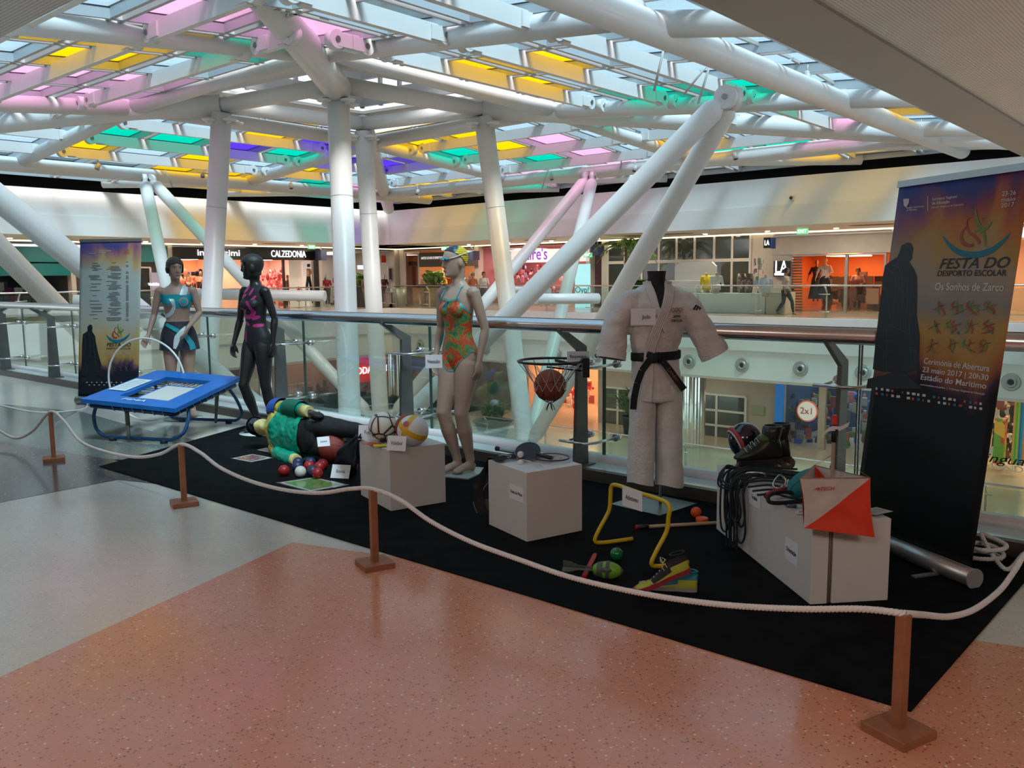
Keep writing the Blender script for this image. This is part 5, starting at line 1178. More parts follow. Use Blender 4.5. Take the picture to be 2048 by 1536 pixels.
def _jer():
    n = M_jer.node_tree; b = n.nodes['Principled BSDF']; b.inputs['Roughness'].default_value = .42; t = n.nodes.new('ShaderNodeTexCoord'); s = n.nodes.new('ShaderNodeSeparateXYZ'); n.links.new(t.outputs['Object'], s.inputs[0])
    no = n.nodes.new('ShaderNodeTexNoise'); no.inputs['Scale'].default_value = 9; no.inputs['Detail'].default_value = 2; n.links.new(t.outputs['Object'], no.inputs['Vector'])
    bu = n.nodes.new('ShaderNodeBump'); bu.inputs['Strength'].default_value = .7; bu.inputs['Distance'].default_value = .03; n.links.new(no.outputs['Fac'], bu.inputs['Height']); n.links.new(bu.outputs[0], b.inputs['Normal'])
    r = n.nodes.new('ShaderNodeValToRGB'); r.color_ramp.interpolation = 'CONSTANT'; mr = n.nodes.new('ShaderNodeMapRange'); mr.inputs['From Min'].default_value = .8; mr.inputs['From Max'].default_value = 1.6
    ad = n.nodes.new('ShaderNodeMath'); ad.operation = 'MULTIPLY_ADD'; ad.inputs[1].default_value = .5; ab_ = n.nodes.new('ShaderNodeMath'); ab_.operation = 'ABSOLUTE'; n.links.new(s.outputs[0], ab_.inputs[0]); n.links.new(ab_.outputs[0], ad.inputs[0]); n.links.new(s.outputs[2], ad.inputs[2])
    n.links.new(ad.outputs[0], mr.inputs['Value']); n.links.new(mr.outputs[0], r.inputs[0])
    el = r.color_ramp.elements; el[0].color = (.0, .27, .17, 1); el[1].position = .68; el[1].color = (.50, .42, .08, 1); 
    n.links.new(r.outputs[0], b.inputs['Base Color'])
_jer()
def fold(v): return .026 + .012 * mnoise.noise(Vector((v.x * 9, v.y * 9, v.z * 14))) + .006 * mnoise.noise(v * 30)
def f_jer(v):
    ax = abs(v.x)
    if v.z > 1.30 and ax < .2: return 1.47 - v.z
    if ax > .115 and v.z < 1.12: return v.z - .90 if (v.y < .04 and ((v.x > .135) or (v.x < -.14))) else v.z - .93
    return v.z - .93
attach_me(shell(me, f_jer, fold, snap=.02), M_jer, 'jersey', gk, 'green jersey with yellow shoulders')
M_gl = mat('dark_green_panel', (.0, .10, .06), .5); M_yel = mat('pale_yellow_cuff', (.52, .45, .18), .6); M_blue = mat('royal_blue_patch', (.01, .07, .35), .5)
for s, a_ in ((1, 'armL'), (-1, 'armR')):
    sh, el, wr = [Vector(q) for q in spec[a_]]
    mb = MB(); d = (wr - el).normalized(); mb.tube([wr - d * .10, wr - d * .01], [.054, .046], M_yel, 20); attach(mb, 'cuff', gk, 'pale yellow cuff')
sh, el, wr = [Vector(q) for q in spec['armL']]
attach_me(shell(me, lambda v: .085 - (v - sh - Vector((.02, 0, -.02))).length, .046), M_blue, 'shoulder_patch', gk, 'royal blue shoulder patch')
attach_me(shell(me, lambda v: min(1.18 - v.z, v.z - .98, v.x - .17) if v.y < .02 else -1, .044), M_gl, 'sleeve_panel', gk, 'dark green sleeve panel')
attach_me(shell(me, lambda v: min(1.56 - v.z, v.z - 1.455) if abs(v.x) < .1 else -1, .014), M_yel, 'collar', gk, 'pale yellow collar')
attach_me(shell(me, lambda v: min(.97 - v.z, v.z - .14, (.135 - abs(v.x)) if v.z > .75 else 1) if not (abs(v.x) > .13 and v.z > .75) else -1, lambda v: .010 + .007 * mnoise.noise(v * 12), snap=.02), mat('black_trousers', (.004, .0045, .006), .8, bump=.4, bscale=30), 'trousers', gk, 'black trousers')
# ---------------------------------------------------------------- judo suit on a bust stand
js = fig_thing('judo_suit', 'white judo suit with black belt on a black bust stand with square base', 'judo suit', (.925, 5.50, .009), math.radians(6))
M_gi = mat('judo_cotton', (.70, .675, .66), .85, bump=.7, bscale=45, var=.04, vscale=9); M_belt = mat('black_belt', (.010, .011, .016), .8, bump=.3, bscale=200)
mb = MB()
J = [(.69, .175, .115, .11, 0, 0), (.78, .168, .11, .105, 0, 0), (.88, .160, .10, .10, 0, 0), (.955, .150, .092, .09, 0, 0), (.985, .146, .086, .085, 0, 0), (1.015, .150, .094, .09, 0, 0), (1.10, .170, .112, .10, 0, 0), (1.20, .188, .122, .105, 0, 0), (1.29, .198, .118, .105, 0, 0), (1.36, .190, .095, .095, 0, .005), (1.41, .135, .07, .08, 0, .012), (1.435, .085, .055, .065, 0, .015)]
loft(mb, J, M_gi, 36)
SL = {'L': [(.165, .0, 1.36), (.275, -.02, 1.17), (.375, -.04, .985)], 'R': [(-.165, .0, 1.36), (-.262, .0, 1.18), (-.300, -.03, .975)]}
for k in 'LR':
    a, b, c = [Vector(q) for q in SL[k]]; sg_ = 1 if k == 'L' else -1; mb.tube([Vector((sg_ * .06, 0, 1.355)), Vector((sg_ * .125, 0, 1.35)), a + Vector((0, 0, -.03)), a.lerp(b, .45), b, b.lerp(c, .6), c], [(.045, .05), (.062, .066), (.078, .080), (.085, .086), (.084, .084), (.090, .080), (.094, .078)], M_gi, 26)
me = remesh(mb, .009, 5)
def gi_fold(v):
    d = .009 * mnoise.noise(Vector((v.x * 7, v.y * 7, v.z * 20))) + .009 * mnoise.noise(Vector((v.x * 18 + v.z * 10, v.y * 12, v.z * 9)))
    if abs(v.z - .985) < .1 and abs(v.x) < .18: d += .006 * math.sin(math.atan2(v.y, v.x) * 13) * (1 - abs(v.z - .985) / .1)
    return d
me = shell(me, lambda v: 1, gi_fold, name='jacket')
attach_me(me, M_gi, 'jacket', js)
RJ = [(z, rx + .004, f + .004, cx, cy) for z, rx, f, b, cx, cy in J]
# dark inside of the cuffs
for k in 'LR':
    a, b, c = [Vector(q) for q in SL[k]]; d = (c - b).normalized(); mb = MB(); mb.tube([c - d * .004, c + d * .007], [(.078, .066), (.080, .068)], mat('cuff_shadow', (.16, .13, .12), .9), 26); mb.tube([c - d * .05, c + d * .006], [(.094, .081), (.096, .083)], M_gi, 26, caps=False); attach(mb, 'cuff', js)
def thick_strip(mb, pts, w, m, d0, rings, n=22, th_=.010):
    k0 = len(mb.v); front_strip(mb, pts, w, m, d0, rings, n)
    N = len(mb.v) - k0
    back = [v + Vector((0, th_, 0)) for v in mb.v[k0:]]; fs = []
    for i in range(n): fs.append((i * 4, (i + 1) * 4, N + (i + 1) * 4, N + i * 4)); fs.append((i * 4 + 3, N + i * 4 + 3, N + (i + 1) * 4 + 3, (i + 1) * 4 + 3))
    mb.add(mb.v[k0:k0 + N] + back, fs, m, True)
mb = MB(); thick_strip(mb, [(-.062, 1.455), (-.058, 1.40), (-.035, 1.32), (.0, 1.24), (.045, 1.14)], .055, M_gi, .006, RJ)
attach(mb, 'lapel', js)
mb = MB(); thick_strip(mb, [(.068, 1.455), (.062, 1.40), (.03, 1.30), (-.025, 1.18), (-.055, 1.08), (-.07, 1.0), (-.075, .90), (-.09, .70)], .058, M_gi, .016, RJ)
for q in (-.018, -.006, .006, .018): front_strip(mb, [(.068 + q, 1.45), (.062 + q, 1.40), (.03 + q, 1.30), (-.025 + q, 1.18), (-.055 + q, 1.08), (-.07 + q, 1.0)], .0022, mat('stitch_grey', (.34, .32, .31), .9), .0172, RJ)
attach(mb, 'lapel', js)
# black triangle of the bust visible in the neck opening
mb = MB(); 
front_strip(mb, [(0.004, 1.46), (0.004, 1.40), (0.004, 1.30), (.012, 1.235)], lambda t: .105 * (1 - t) + .004, mat('bust_black', (.012, .009, .010), .7), .008, RJ)
mb.lathe([(.062, -.02), (.058, .03), (.055, .07), (.060, .10), (.058, .104), (.052, .10), (.0, .095)], (0, .002, 1.415), MATS['bust_black'], 28); attach(mb, 'bust', js, 'black bust neck')
# belt
mb = MB(); n = 48; RB = [(.955, .158, .100), (.962, .163, .104), (1.003, .163, .104), (1.010, .158, .100)]; loft_v = []
for z, rx, ry in RB:
    for k in range(n): A = 2 * math.pi * k / n; loft_v.append(Vector((rx * math.cos(A), ry * math.sin(A), z + .006 * math.cos(A))))
mb.add(loft_v, [(i * n + k, i * n + (k + 1) % n, (i + 1) * n + (k + 1) % n, (i + 1) * n + k) for i in range(3) for k in range(n)], M_belt, True)
mb.ball((-.045, -.118, .975), 1, M_belt, 14, 10, (.042, .026, .030)); mb.tube([(-.085, -.108, 1.0), (-.045, -.137, .985), (0.0, -.12, .955)], [(.02, .012), (.022, .014), (.02, .012)], M_belt, 10); mb.tube([(-.08, -.11, .955), (-.045, -.140, .97), (-.005, -.118, 1.0)], [(.018, .01), (.020, .012), (.018, .01)], M_belt, 10)
belt = attach(mb, 'belt', js, 'black belt')
def ribbon(mb, pts, w, th_, m, wdir):
    for i in range(len(pts) - 1):
        p, q = Vector(pts[i]), Vector(pts[i + 1]); d = (q - p).normalized(); nrm = wdir.cross(d).normalized(); X = d.cross(nrm).normalized()
        mb.hexa([p - X * w / 2 - nrm * th_ / 2, p + X * w / 2 - nrm * th_ / 2, q + X * w / 2 - nrm * th_ / 2, q - X * w / 2 - nrm * th_ / 2, p - X * w / 2 + nrm * th_ / 2, p + X * w / 2 + nrm * th_ / 2, q + X * w / 2 + nrm * th_ / 2, q - X * w / 2 + nrm * th_ / 2], m)
mb = MB(); ribbon(mb, [(-.075, -.128, .965), (-.125, -.135, .90), (-.155, -.135, .82), (-.172, -.13, .73), (-.178, -.128, .655)], .042, .006, M_belt, Vector((1, 0, 0))); attach(mb, 'belt_end', js)
mb = MB(); ribbon(mb, [(.0, -.128, .965), (.045, -.14, .91), (.095, -.145, .84), (.145, -.145, .775)], .042, .006, M_belt, Vector((.8, 0, .6))); be = attach(mb, 'belt_end', js)
mb = MB(); mb.text('London', (.068, -.152, .875), (.62, -.02, -.78), (.78, 0, .62), .026, mat('gold_thread', (.30, .14, .05), .6), .002, width=.10, shear=.3); attach(mb, 'embroidery', be)
# trousers
for k, (x0, x1, zb) in {'left': (-.083, -.085, .155), 'right': (.083, .098, .135)}.items():
    mb = MB(); n_ = 44; vs = []; NR = 26
    for i in range(NR + 1):
        t = i / NR; z = .80 + (zb - .80) * t; cx = x0 + (x1 - x0) * t; rx = .082 + .012 * t; ry = .095 + .01 * t
        for kk in range(n_):
            A = 2 * math.pi * kk / n_; q = 1 + .10 * mnoise.noise(Vector((math.cos(A) * 1.3 + (5 if k == 'left' else 0), math.sin(A) * 1.3, z * 7))) + .03 * mnoise.noise(Vector((math.cos(A) * 4, math.sin(A) * 4, z * 26)))
            x_ = cx + rx * q * math.cos(A)
            if k == 'left': x_ = min(x_, -.004 - .02 * t)
            else: x_ = max(x_, .004 + .004 * t)
            vs.append(Vector((x_, ry * q * math.sin(A), z + (.012 * math.sin(A * 2) if i == NR else 0))))
    mb.add(vs, [(i * n_ + kk, (i + 1) * n_ + kk, (i + 1) * n_ + (kk + 1) % n_, i * n_ + (kk + 1) % n_) for i in range(NR) for kk in range(n_)], M_gi, True)
    attach(mb, 'trouser_leg', js)
mb = MB(); mb.tube([(.04, 0, 0), (.04, 0, .8)], .010, M_inox, 12); attach(mb, 'pole', js)
mb = MB(); mb.box((.0, .02, -.003), (.40, .40, .008), mat('steel_base', (.30, .33, .33), .35, .6), rot=math.radians(38)); attach(mb, 'base', js)
# markings
def on_front(x, z, d=.012): 
    rx, ry, cx, cy = interp(RJ, z); return Vector((x, cy - ry * math.sqrt(max(0, 1 - (x / rx) ** 2)) - d, z))
M_ink = mat('ink_black', (.02, .02, .02), .7)
tilt = Vector((.93, .32, 0)).normalized()
mb = MB(); mb.text('2000', on_front(.098, 1.235), tilt, Z3, .018, M_ink, .002, width=.055); mb.text('PORTUGAL', on_front(.098, 1.208), tilt, Z3, .018, M_ink, .002, width=.085)
for i, (dx, dz, c_) in enumerate(((-.028, .006, (.1, .15, .4)), (-.0, .006, (.05, .05, .05)), (.028, .006, (.5, .08, .06)), (-.014, -.006, (.5, .4, .08)), (.014, -.006, (.08, .3, .12)))):
    o_ = on_front(.098, 1.27); ringp = [o_ + tilt * (dx + .012 * math.cos(a * .524)) + Z3 * (dz + .012 * math.sin(a * .524)) for a in range(12)]
    mb.tube(ringp, .0014, mat('ring%d' % i, c_, .6), 5, closed=True)
attach(mb, 'embroidery', js)
mb = MB()
c_ = Vector((.232, -.098, 1.285)); tX = Vector((.8, .35, -.15)).normalized(); tY = Vector((.25, -.12, 1)).normalized()
for i, (x0_, h_) in enumerate(((-.02, .034), (0.0, .028), (.02, .022))): mb.bar(c_ + tX * x0_ - tY * .015, c_ + tX * (x0_ + .012) + tY * (h_ - .015), .010, .004, M_ink, up=Vector((0, -1, 0)))
mb.bar(c_ + tX * -.012 + tY * .016, c_ + tX * .022 + tY * .008, .006, .004, M_ink, up=Vector((0, -1, 0)))
attach(mb, 'sleeve_mark', js)
M_card = mat('white_card', (.82, .83, .88), .5)
mb = MB(); o_ = on_front(-.115, 1.235, .016); tl = Vector((1, -.30, 0)).normalized(); mb.box(o_, (.155, .0015, .105), M_card, (tl, tl.cross(Z3) * -1, Z3)); cd = attach(mb, 'name_card', js)
mb = MB(); mb.text('Judo', o_ + tl * .02 + tl.cross(Z3) * .003, tl, Z3, .026, M_ink, .001, width=.055); attach(mb, 'lettering', cd)
# swimmer card
mb = MB(); o_ = Vector((-.06, -.205, .865)); tl = Matrix.Rotation(math.radians(42), 3, 'Z') @ Vector((1, .05, 0)); nn = tl.cross(Z3); ax3 = (tl, Vector((0, 0, 0)) - nn * -1, Z3)
mb.box(o_, (.125, .0015, .10), M_card, (tl, nn, Z3)); cd = attach(mb, 'name_card', sw)
mb = MB(); mb.text('Natação', o_ - Vector((0, 0, 0)) + nn * .003, tl, Z3, .026, M_ink, .001, width=.09); attach(mb, 'lettering', cd)
# ================================================================== DISPLAY OBJECTS
M_plinth = mat('plinth_white', (.67, .645, .62), .55, var=.03, vscale=4)
M_plinth_top = mat('plinth_top', (.70, .72, .72), .5)
def plinth(label, f, l, r, h=.40):
    """front bottom corner f, next corners l and r (ground points); a closed square-cornered box"""
    f, l, r = [Vector((v.x, v.y, .009)) for v in (f, l, r)]; back = l + r - f; t = thing('plinth', label, 'plinth', f, 'white display plinths')
    mb = MB(); mb.hexa([f, r, back, l] + [v + Z3 * h for v in (f, r, back, l)], M_plinth); mb.build('panel_box', t, bevel=.0025)
    return f, l, r, back, t
def sq(f, dirl, wl, wr):   # corner and the direction of its left edge -> right-angled plinth
    d = dirl.normalized(); n = Vector((d.y, -d.x, 0)); n = n if n.x > 0 else -n
    return f, f + d * wl, f + n * wr
f1 = G(782, 1025); PL1 = plinth('white cube plinth carrying the footballs, volleyball and name cards', *sq(f1, G(708, 985) - f1, .50, .40))
f2 = G(1054, 1087); PL2 = plinth('white cube plinth carrying the rackets, with a fishing-net like black net over its left edge', *sq(f2, G(985, 1055) - f2, .42, .39))
PL2[4]['label'] = 'white cube plinth carrying the rackets, with a black net over its left edge'
# the right hand group: three boxes in a row
f3 = G(1620, 1213); dl = (G(1505, 1128) - f3).normalized(); nr = Vector((-dl.y, dl.x, 0)); nr = nr if nr.x > 0 else -nr
dl = Vector((-.12, .993, 0)).normalized(); nr = Vector((.993, .12, 0)).normalized()
def rbox(label, o, a0, a1, b0, b1, h):
    p = lambda a, b: Vector((o.x, o.y, .009)) + dl * a + nr * b
    t = thing('plinth', label, 'plinth', p(a0, b0), 'white display plinths'); mb = MB(); mb.hexa([p(a0, b0), p(a0, b1), p(a1, b1), p(a1, b0)] + [v + Z3 * h for v in (p(a0, b0), p(a0, b1), p(a1, b1), p(a1, b0))], M_plinth); mb.build('panel_box', t, bevel=.0025); return p
H3 = .385
p3 = rbox('white box plinth at the front right, under the orienteering marker', f3, 0, .70, 0, .080, H3)
p3 = rbox('white box plinth at the far right, beside the banner', f3, 0, .70, .101, .375, H3)
p3 = rbox('white box plinth behind the front right ones, under the rope and skates', f3, .708, 1.20, .0, .375, H3)
def onplinth(px, py, z): v = G(px, py, z); return v
T1 = .409; T2 = .409; T3 = .394
# ---- cards: small folded or flat name cards
def card(label, c, X, up, w, h, txt, th_, font_w=None, thick=.0015, tw=None):
    X = Vector(X).normalized(); up = Vector(up).normalized(); N = X.cross(up).normalized(); t = thing('name_card', label, 'card', c)
    mb = MB(); mb.box(c, (w, h, thick), M_card, (X, up, N)); mb.build('card_sheet', t)
    mb = MB(); mb.text(txt, Vector(c) + N * thick, X, up, th_, M_ink, .0008, width=tw); mb.build('lettering', t); return t
def tent(label, px, py, z, w, h, txt, th_, tw, yaw, lean=.25):
    b = G(px, py, z); X = Vector((math.cos(yaw), math.sin(yaw), 0)); bk = Vector((-X.y, X.x, 0)); up = (Z3 + bk * lean).normalized()
    return card(label, b + up * h / 2 + Z3 * .0015, X, up, w, h, txt, th_, tw=tw)
tent('white Futsal name card standing at the left of the first plinth', 738, 880, T1, .150, .100, 'Futsal', .027, .065, -.10)
tent('white Voleibol name card standing before the volleyball', 792, 902, T1, .130, .095, 'Voleibol', .026, .078, -.30)
tent('white name card reading An, behind the Voleibol card', 783, 882, T1, .115, .095, 'An', .024, .026, -.32)
tent('white Boccia name card standing on the carpet', 679, 957, .009, .150, .105, 'Boccia', .027, .070, -.25, .5)
tent('small white name card leaning on the dark red ball', 648, 893, .215, .095, .075, 'Goalball', .014, .05, .42, .35)
tent('white Atletismo name card hung on the yellow hurdle', 1257, 1012, .12, .160, .105, 'Atletismo', .026, .105, -.42, 0)
X_ = (PL2[0] - PL2[1]).normalized()
fc2 = Wp(1033, 990, a=0.0001) if 0 else None
def face_card(label, corner, X, u, z, w, h, txt, th_, tw):
    N = X.cross(Z3).normalized(); c = corner + X * u + Z3 * z + N * .002; return card(label, c, X, Z3, w, h, txt, th_, tw=tw)
face_card('white Ténis de Mesa name card stuck on the racket plinth', PL2[1], X_, .315, .262, .15, .085, 'Ténis de Mesa', .020, .125)
cN = Vector((f3.x, f3.y, .009)); Xr = -dl
face_card('white Orientação name card on the front right plinth', cN + dl * .20, Xr, 0, .185, .135, .105, 'Orientação', .024, .105)
face_card('white Escalada name card at the climbing rope', cN + dl * .645, Xr, 0, .33, .15, .09, 'Escalada', .022, .07)
face_card('white name card starting with Pa, at the skates end of the plinth row', cN + dl * 1.15, Xr, 0, .335, .10, .09, 'Pati', .022, .04)
# ---- balls
def ball_thing(name, label, cat, c, r, m, seams=None, group=None):
    t = thing(name, label, cat, Vector(c), group); mb = MB(); mb.ball(c, r, m, 32, 20); mb.build('shell', t)
    if seams: 
        mb = MB(); seams(mb, Vector(c), r); mb.build('seam', t)
    return t
def great(mb, c, r, n, m, off=0.0, w=.0018):
    n = Vector(n).normalized(); a = n.orthogonal().normalized(); b = n.cross(a); q = math.sqrt(1 - off * off)
    mb.tube([c + n * (off * r) + (a * math.cos(t * math.pi / 24) + b * math.sin(t * math.pi / 24)) * (q * r * 1.0) for t in range(48)], w, m, 6, closed=True)
M_seamk = mat('seam_black', (.012, .01, .01), .7)
def bsk(mb, c, r):
    great(mb, c, r, (1, .2, .1), M_seamk); great(mb, c, r, (-.1, .3, 1), M_seamk); great(mb, c, r, (-.2, 1, -.3), M_seamk, .0)
    great(mb, c, r, (1, .2, .1), M_seamk, .62); great(mb, c, r, (1, .2, .1), M_seamk, -.62)
M_bask = mat('basketball', (.36, .075, .03), .6, bump=.7, bscale=420)
# futsal ball
M_fut = bpy.data.materials.new('futsal_pattern'); M_fut.use_nodes = True
def _fut():
    n = M_fut.node_tree; b = n.nodes['Principled BSDF']; b.inputs['Roughness'].default_value = .35; t = n.nodes.new('ShaderNodeTexCoord'); v = n.nodes.new('ShaderNodeTexVoronoi'); v.feature = 'DISTANCE_TO_EDGE'; v.inputs['Scale'].default_value = 10
    n.links.new(t.outputs['Object'], v.inputs['Vector']); r = n.nodes.new('ShaderNodeValToRGB'); r.color_ramp.interpolation = 'CONSTANT'; n.links.new(v.outputs['Distance'], r.inputs[0])
    r.color_ramp.elements[0].color = (.03, .03, .04, 1); r.color_ramp.elements[1].position = .055; r.color_ramp.elements[1].color = (.66, .60, .50, 1); e = r.color_ramp.elements.new(.16); e.color = (.68, .70, .66, 1); n.links.new(r.outputs[0], b.inputs['Base Color'])
_fut()
c = G(763, 878, T1); c.z = T1 + .105; Yf = c.y
bc = Yp(766, 855, 5.72); bc.z = T1 + .1
ball_thing('futsal_ball', 'white futsal ball with dark edged panels behind the Futsal card', 'ball', bc, .098, M_fut)
M_vol = mat('volley_white', (.72, .72, .72), .45); M_voly = mat('volley_yellow', (.72, .42, .02), .45)
vc = Yp(826, 870, 5.52); vc.z = T1 + .104
def volley(mb, c, r): 
    for k, (n_, o_, w_) in enumerate((((.5, -.2, .85), .12, .02), ((.9, -.3, -.35), -.15, .02))):
        n_ = Vector(n_).normalized(); a = n_.orthogonal().normalized(); b = n_.cross(a); vs = []
        for i in range(40):
            for j in range(5):
                la = o_ + (j - 2) * .085; q = math.sqrt(1 - la * la); vs.append(c + (n_ * la + (a * math.cos(i * math.pi / 20) + b * math.sin(i * math.pi / 20)) * q) * (r * 1.008))
        mb.add(vs, [(i * 5 + j, ((i + 1) % 40) * 5 + j, ((i + 1) % 40) * 5 + j + 1, i * 5 + j + 1) for i in range(40) for j in range(4)], M_voly, True)
t = ball_thing('volleyball', 'white and yellow volleyball on the first plinth', 'ball', vc, .102, M_vol)
mb = MB(); volley(mb, vc, .102); mb.build('yellow_panel', t)
mb = MB(); dv = (C0 - vc).normalized(); dv = (dv + Vector((-.55, 0, .55))).normalized(); mb.tube([vc + dv * .096, vc + dv * .1035], .021, mat('pink_logo', (.45, .12, .18), .5), 18); mb.build('printed_mark', t)
oc = Yp(812, 852, 5.68); oc.z = T1 + .10
oc = vc + Vector((-.05, .175, -.010)); ball_thing('handball', 'orange ball half hidden behind the volleyball', 'ball', oc, .092, M_bask)
# whistle and cards
t = thing('referee_card', 'red referee card lying at the front of the first plinth', 'referee card', G(748, 889, T1)); mb = MB(); c = G(744, 888, T1); mb.box(c + Z3 * .002, (.10, .07, .003), mat('ref_red', (.6, .05, .03), .4), rot=-.5); mb.build('card_sheet', t)
t = thing('referee_card', 'yellow referee card lying at the front of the first plinth', 'referee card', G(765, 894, T1)); mb = MB(); c = G(762, 893, T1); mb.box(c + Z3 * .0075, (.10, .07, .003), mat('ref_yel', (.75, .65, .03), .4), rot=.15); mb.build('card_sheet', t)
c = G(765, 886, T1) + Z3 * .02; t = thing('whistle', 'dark whistle with cord beside the referee cards', 'whistle', c); mb = MB(); mb.tube([c - Vector((.012, 0, 0)), c + Vector((.012, 0, 0))], .014, M_black, 14); mb.box(c + Vector((0, -.022, .008)), (.018, .035, .010), M_black); mb.build('case', t)
mb = MB(); mb.tube([c + Vector((.045 * math.cos(a * .5) + .02, .03 * math.sin(a * .5) + .01, -.012 + .004 * math.sin(a)) ) for a in range(13)], .003, mat('cord_brown', (.05, .035, .02), .7), 6); mb.build('cord', t)
# dark red ball on the floor
rc = G(665, 927); rc = Vector((rc.x, rc.y, .009 + .125)); rc = Yp(666, 892, rc.y); rc.z = .134
ball_thing('goalball', 'large dark red ball between the lying mannequin and the first plinth', 'ball', rc, .122, mat('dark_red_ball', (.20, .028, .018), .5, bump=.4, bscale=200), lambda mb, c, r: (great(mb, c, r, (1, .1, .3), M_seamk, .0, .0012), great(mb, c, r, (.1, .4, 1), M_seamk, 0, .0012)))
# boccia balls
M_bred = mat('boccia_red', (.30, .012, .014), .38); M_bblue = mat('boccia_blue', (.018, .026, .075), .42); M_bwhite = mat('boccia_white', (.60, .60, .56), .42)
bocc = [(568, 941, 'r', 'red boccia ball lying apart at the far left'), (601, 943, 'w', 'white boccia ball in the middle of the cluster'), (635, 946, 'r', 'red boccia ball at the front right of the cluster'), (619, 942, 'b', 'dark blue boccia ball between the white and the front red one'),
        (595, 933, 'b', 'dark blue boccia ball behind the white one'), (596, 925, 'b', 'dark blue boccia ball at the rear left of the cluster'), (621, 925, 'b', 'dark blue boccia ball at the rear middle of the cluster'), (617, 932, 'r', 'red boccia ball in the centre of the cluster'), (639, 934, 'r', 'red boccia ball at the right, second from the front'), (645, 928, 'r', 'red boccia ball at the rear right')]
used = []
for px, py, c_, lab in bocc:
    v = G(px, py, .052); v.z = .009 + .043
    for _ in range(12):
        for u in used:
            d = v - u
            if 1e-4 < d.length < .088: v += d.normalized() * (.0885 - d.length)
        v.z = .052
    used.append(v.copy()); m = {'r': M_bred, 'b': M_bblue, 'w': M_bwhite}[c_]
    ball_thing('boccia_ball', lab, 'boccia ball', v, .043, m, lambda mb, c, r, m=m: great(mb, c, r, (.4, .9, .2), m, 0, .0012), 'boccia balls on the carpet')
# photographs on the carpet
M_lam = mat('lamination', (.10, .11, .11), .08, spec=.9)
def photo(label, pts, m):
    P_ = [Vector((v.x, v.y, .0095)) for v in [G(*p) for p in pts]]; c = sum(P_, Vector()) / 4; t = thing('laminated_photo', label, 'photo', c)
    mb = MB(); mb.prism([c + (v - c) * 1.14 for v in P_], .0008, M_lam); mb.build('laminate', t); mb = MB(); mb.prism([v + Z3 * .001 for v in P_], .0006, mat('photo_border', (.6, .62, .62), .3)); mb.prism([c + (v - c) * .90 + Z3 * .0018 for v in P_], .0004, m); mb.build('print', t)
def photo_mat(name, cols, sc): return noise_cloth(name, cols, sc, .15)
photo('laminated photograph of a green pitch on the carpet in front of the balls', [(622, 985), (560, 968), (628, 958), (690, 972)], photo_mat('photo_green', [(0, (.10, .22, .06)), (.45, (.14, .28, .08)), (.58, (.20, .33, .12)), (.68, (.5, .5, .45)), (.75, (.25, .05, .05))], 7))
photo('laminated photograph with red figures left of the lying mannequin', [(503, 926), (466, 919), (505, 911), (542, 918)], photo_mat('photo_red', [(0, (.25, .26, .26)), (.42, (.12, .12, .13)), (.5, (.35, .08, .08)), (.58, (.4, .4, .42)), (.7, (.1, .1, .1))], 12))
photo('small laminated photograph under the lying mannequin', [(540, 907), (515, 902), (532, 898), (560, 902)], mat('photo_small', (.25, .20, .22), .2))
# quilted dark cloth leaning on the plinth, keeper gloves
pc = PL1[1]; t = thing('dark_quilted_jacket', 'dark blue jacket with looping stitches leaning against the first plinth', 'jacket', G(688, 935))
base_l, base_r = G(664, 930), G(712, 950); top_l, top_r = Vector((PL1[1].x - .03, PL1[1].y + .02, .42)), Vector((PL1[1].x + .03, PL1[1].y - .1, .44))
def jk(u, v):
    b = base_l.lerp(base_r, u); b.z = .012; tp = top_l.lerp(top_r, u); p = b.lerp(tp, v); n_ = Vector((-.5, -.8, .3)); return p + n_ * (.035 * math.sin(v * math.pi) + .03 * mnoise.noise(Vector((u * 4, v * 3, 2)))) 
mb = MB(); M_jk = mat('dark_denim', (.014, .026, .05), .75, bump=.5, bscale=60); mb.grid(jk, 16, 24, M_jk); o = mb.build('cloth', t); s_ = o.modifiers.new('s', 'SOLIDIFY'); s_.thickness = .02
mb = MB()
for k in range(7): mb.tube([jk(.15 + .11 * k + .03 * math.sin(v * .9 + k), .04 + v * .045) + Vector((-.003, -.004, .002)) for v in range(20)], .0013, mat('stitch_blue', (.06, .10, .16), .7), 5)
mb.build('stitching', t)
gc = Yp(692, 859, G(690, 905).y + .02); t = thing('keeper_glove', 'white goalkeeper glove with dark blue stripes beside the dark red ball', 'glove', gc)
mb = MB(); mb.ball(gc, 1, mat('glove_white', (.62, .62, .64), .6), 18, 12, (.075, .05, .042)); mb.build('palm', t)
mb = MB()
for k in range(4): mb.tube([gc + Vector((-.05 + .03 * k, -.052 + .01 * abs(k - 1.5), -.018)), gc + Vector((-.035 + .03 * k, -.056 + .01 * abs(k - 1.5), .008)), gc + Vector((-.03 + .03 * k, -.036, .034))], .006, M_navy, 6)
mb.build('stripe', t)
mb = MB(); q = G(706, 948); mb.ball((q.x - .02, q.y + .05, .05), 1, mat('red_cloth', (.35, .01, .04), .7, bump=.4, bscale=40), 16, 10, (.05, .06, .05)); tag(mb.build('red_cloth', loc=(q.x - .02, q.y + .05, .01)), 'crumpled dark red cloth between the Boccia card and the first plinth', 'cloth')
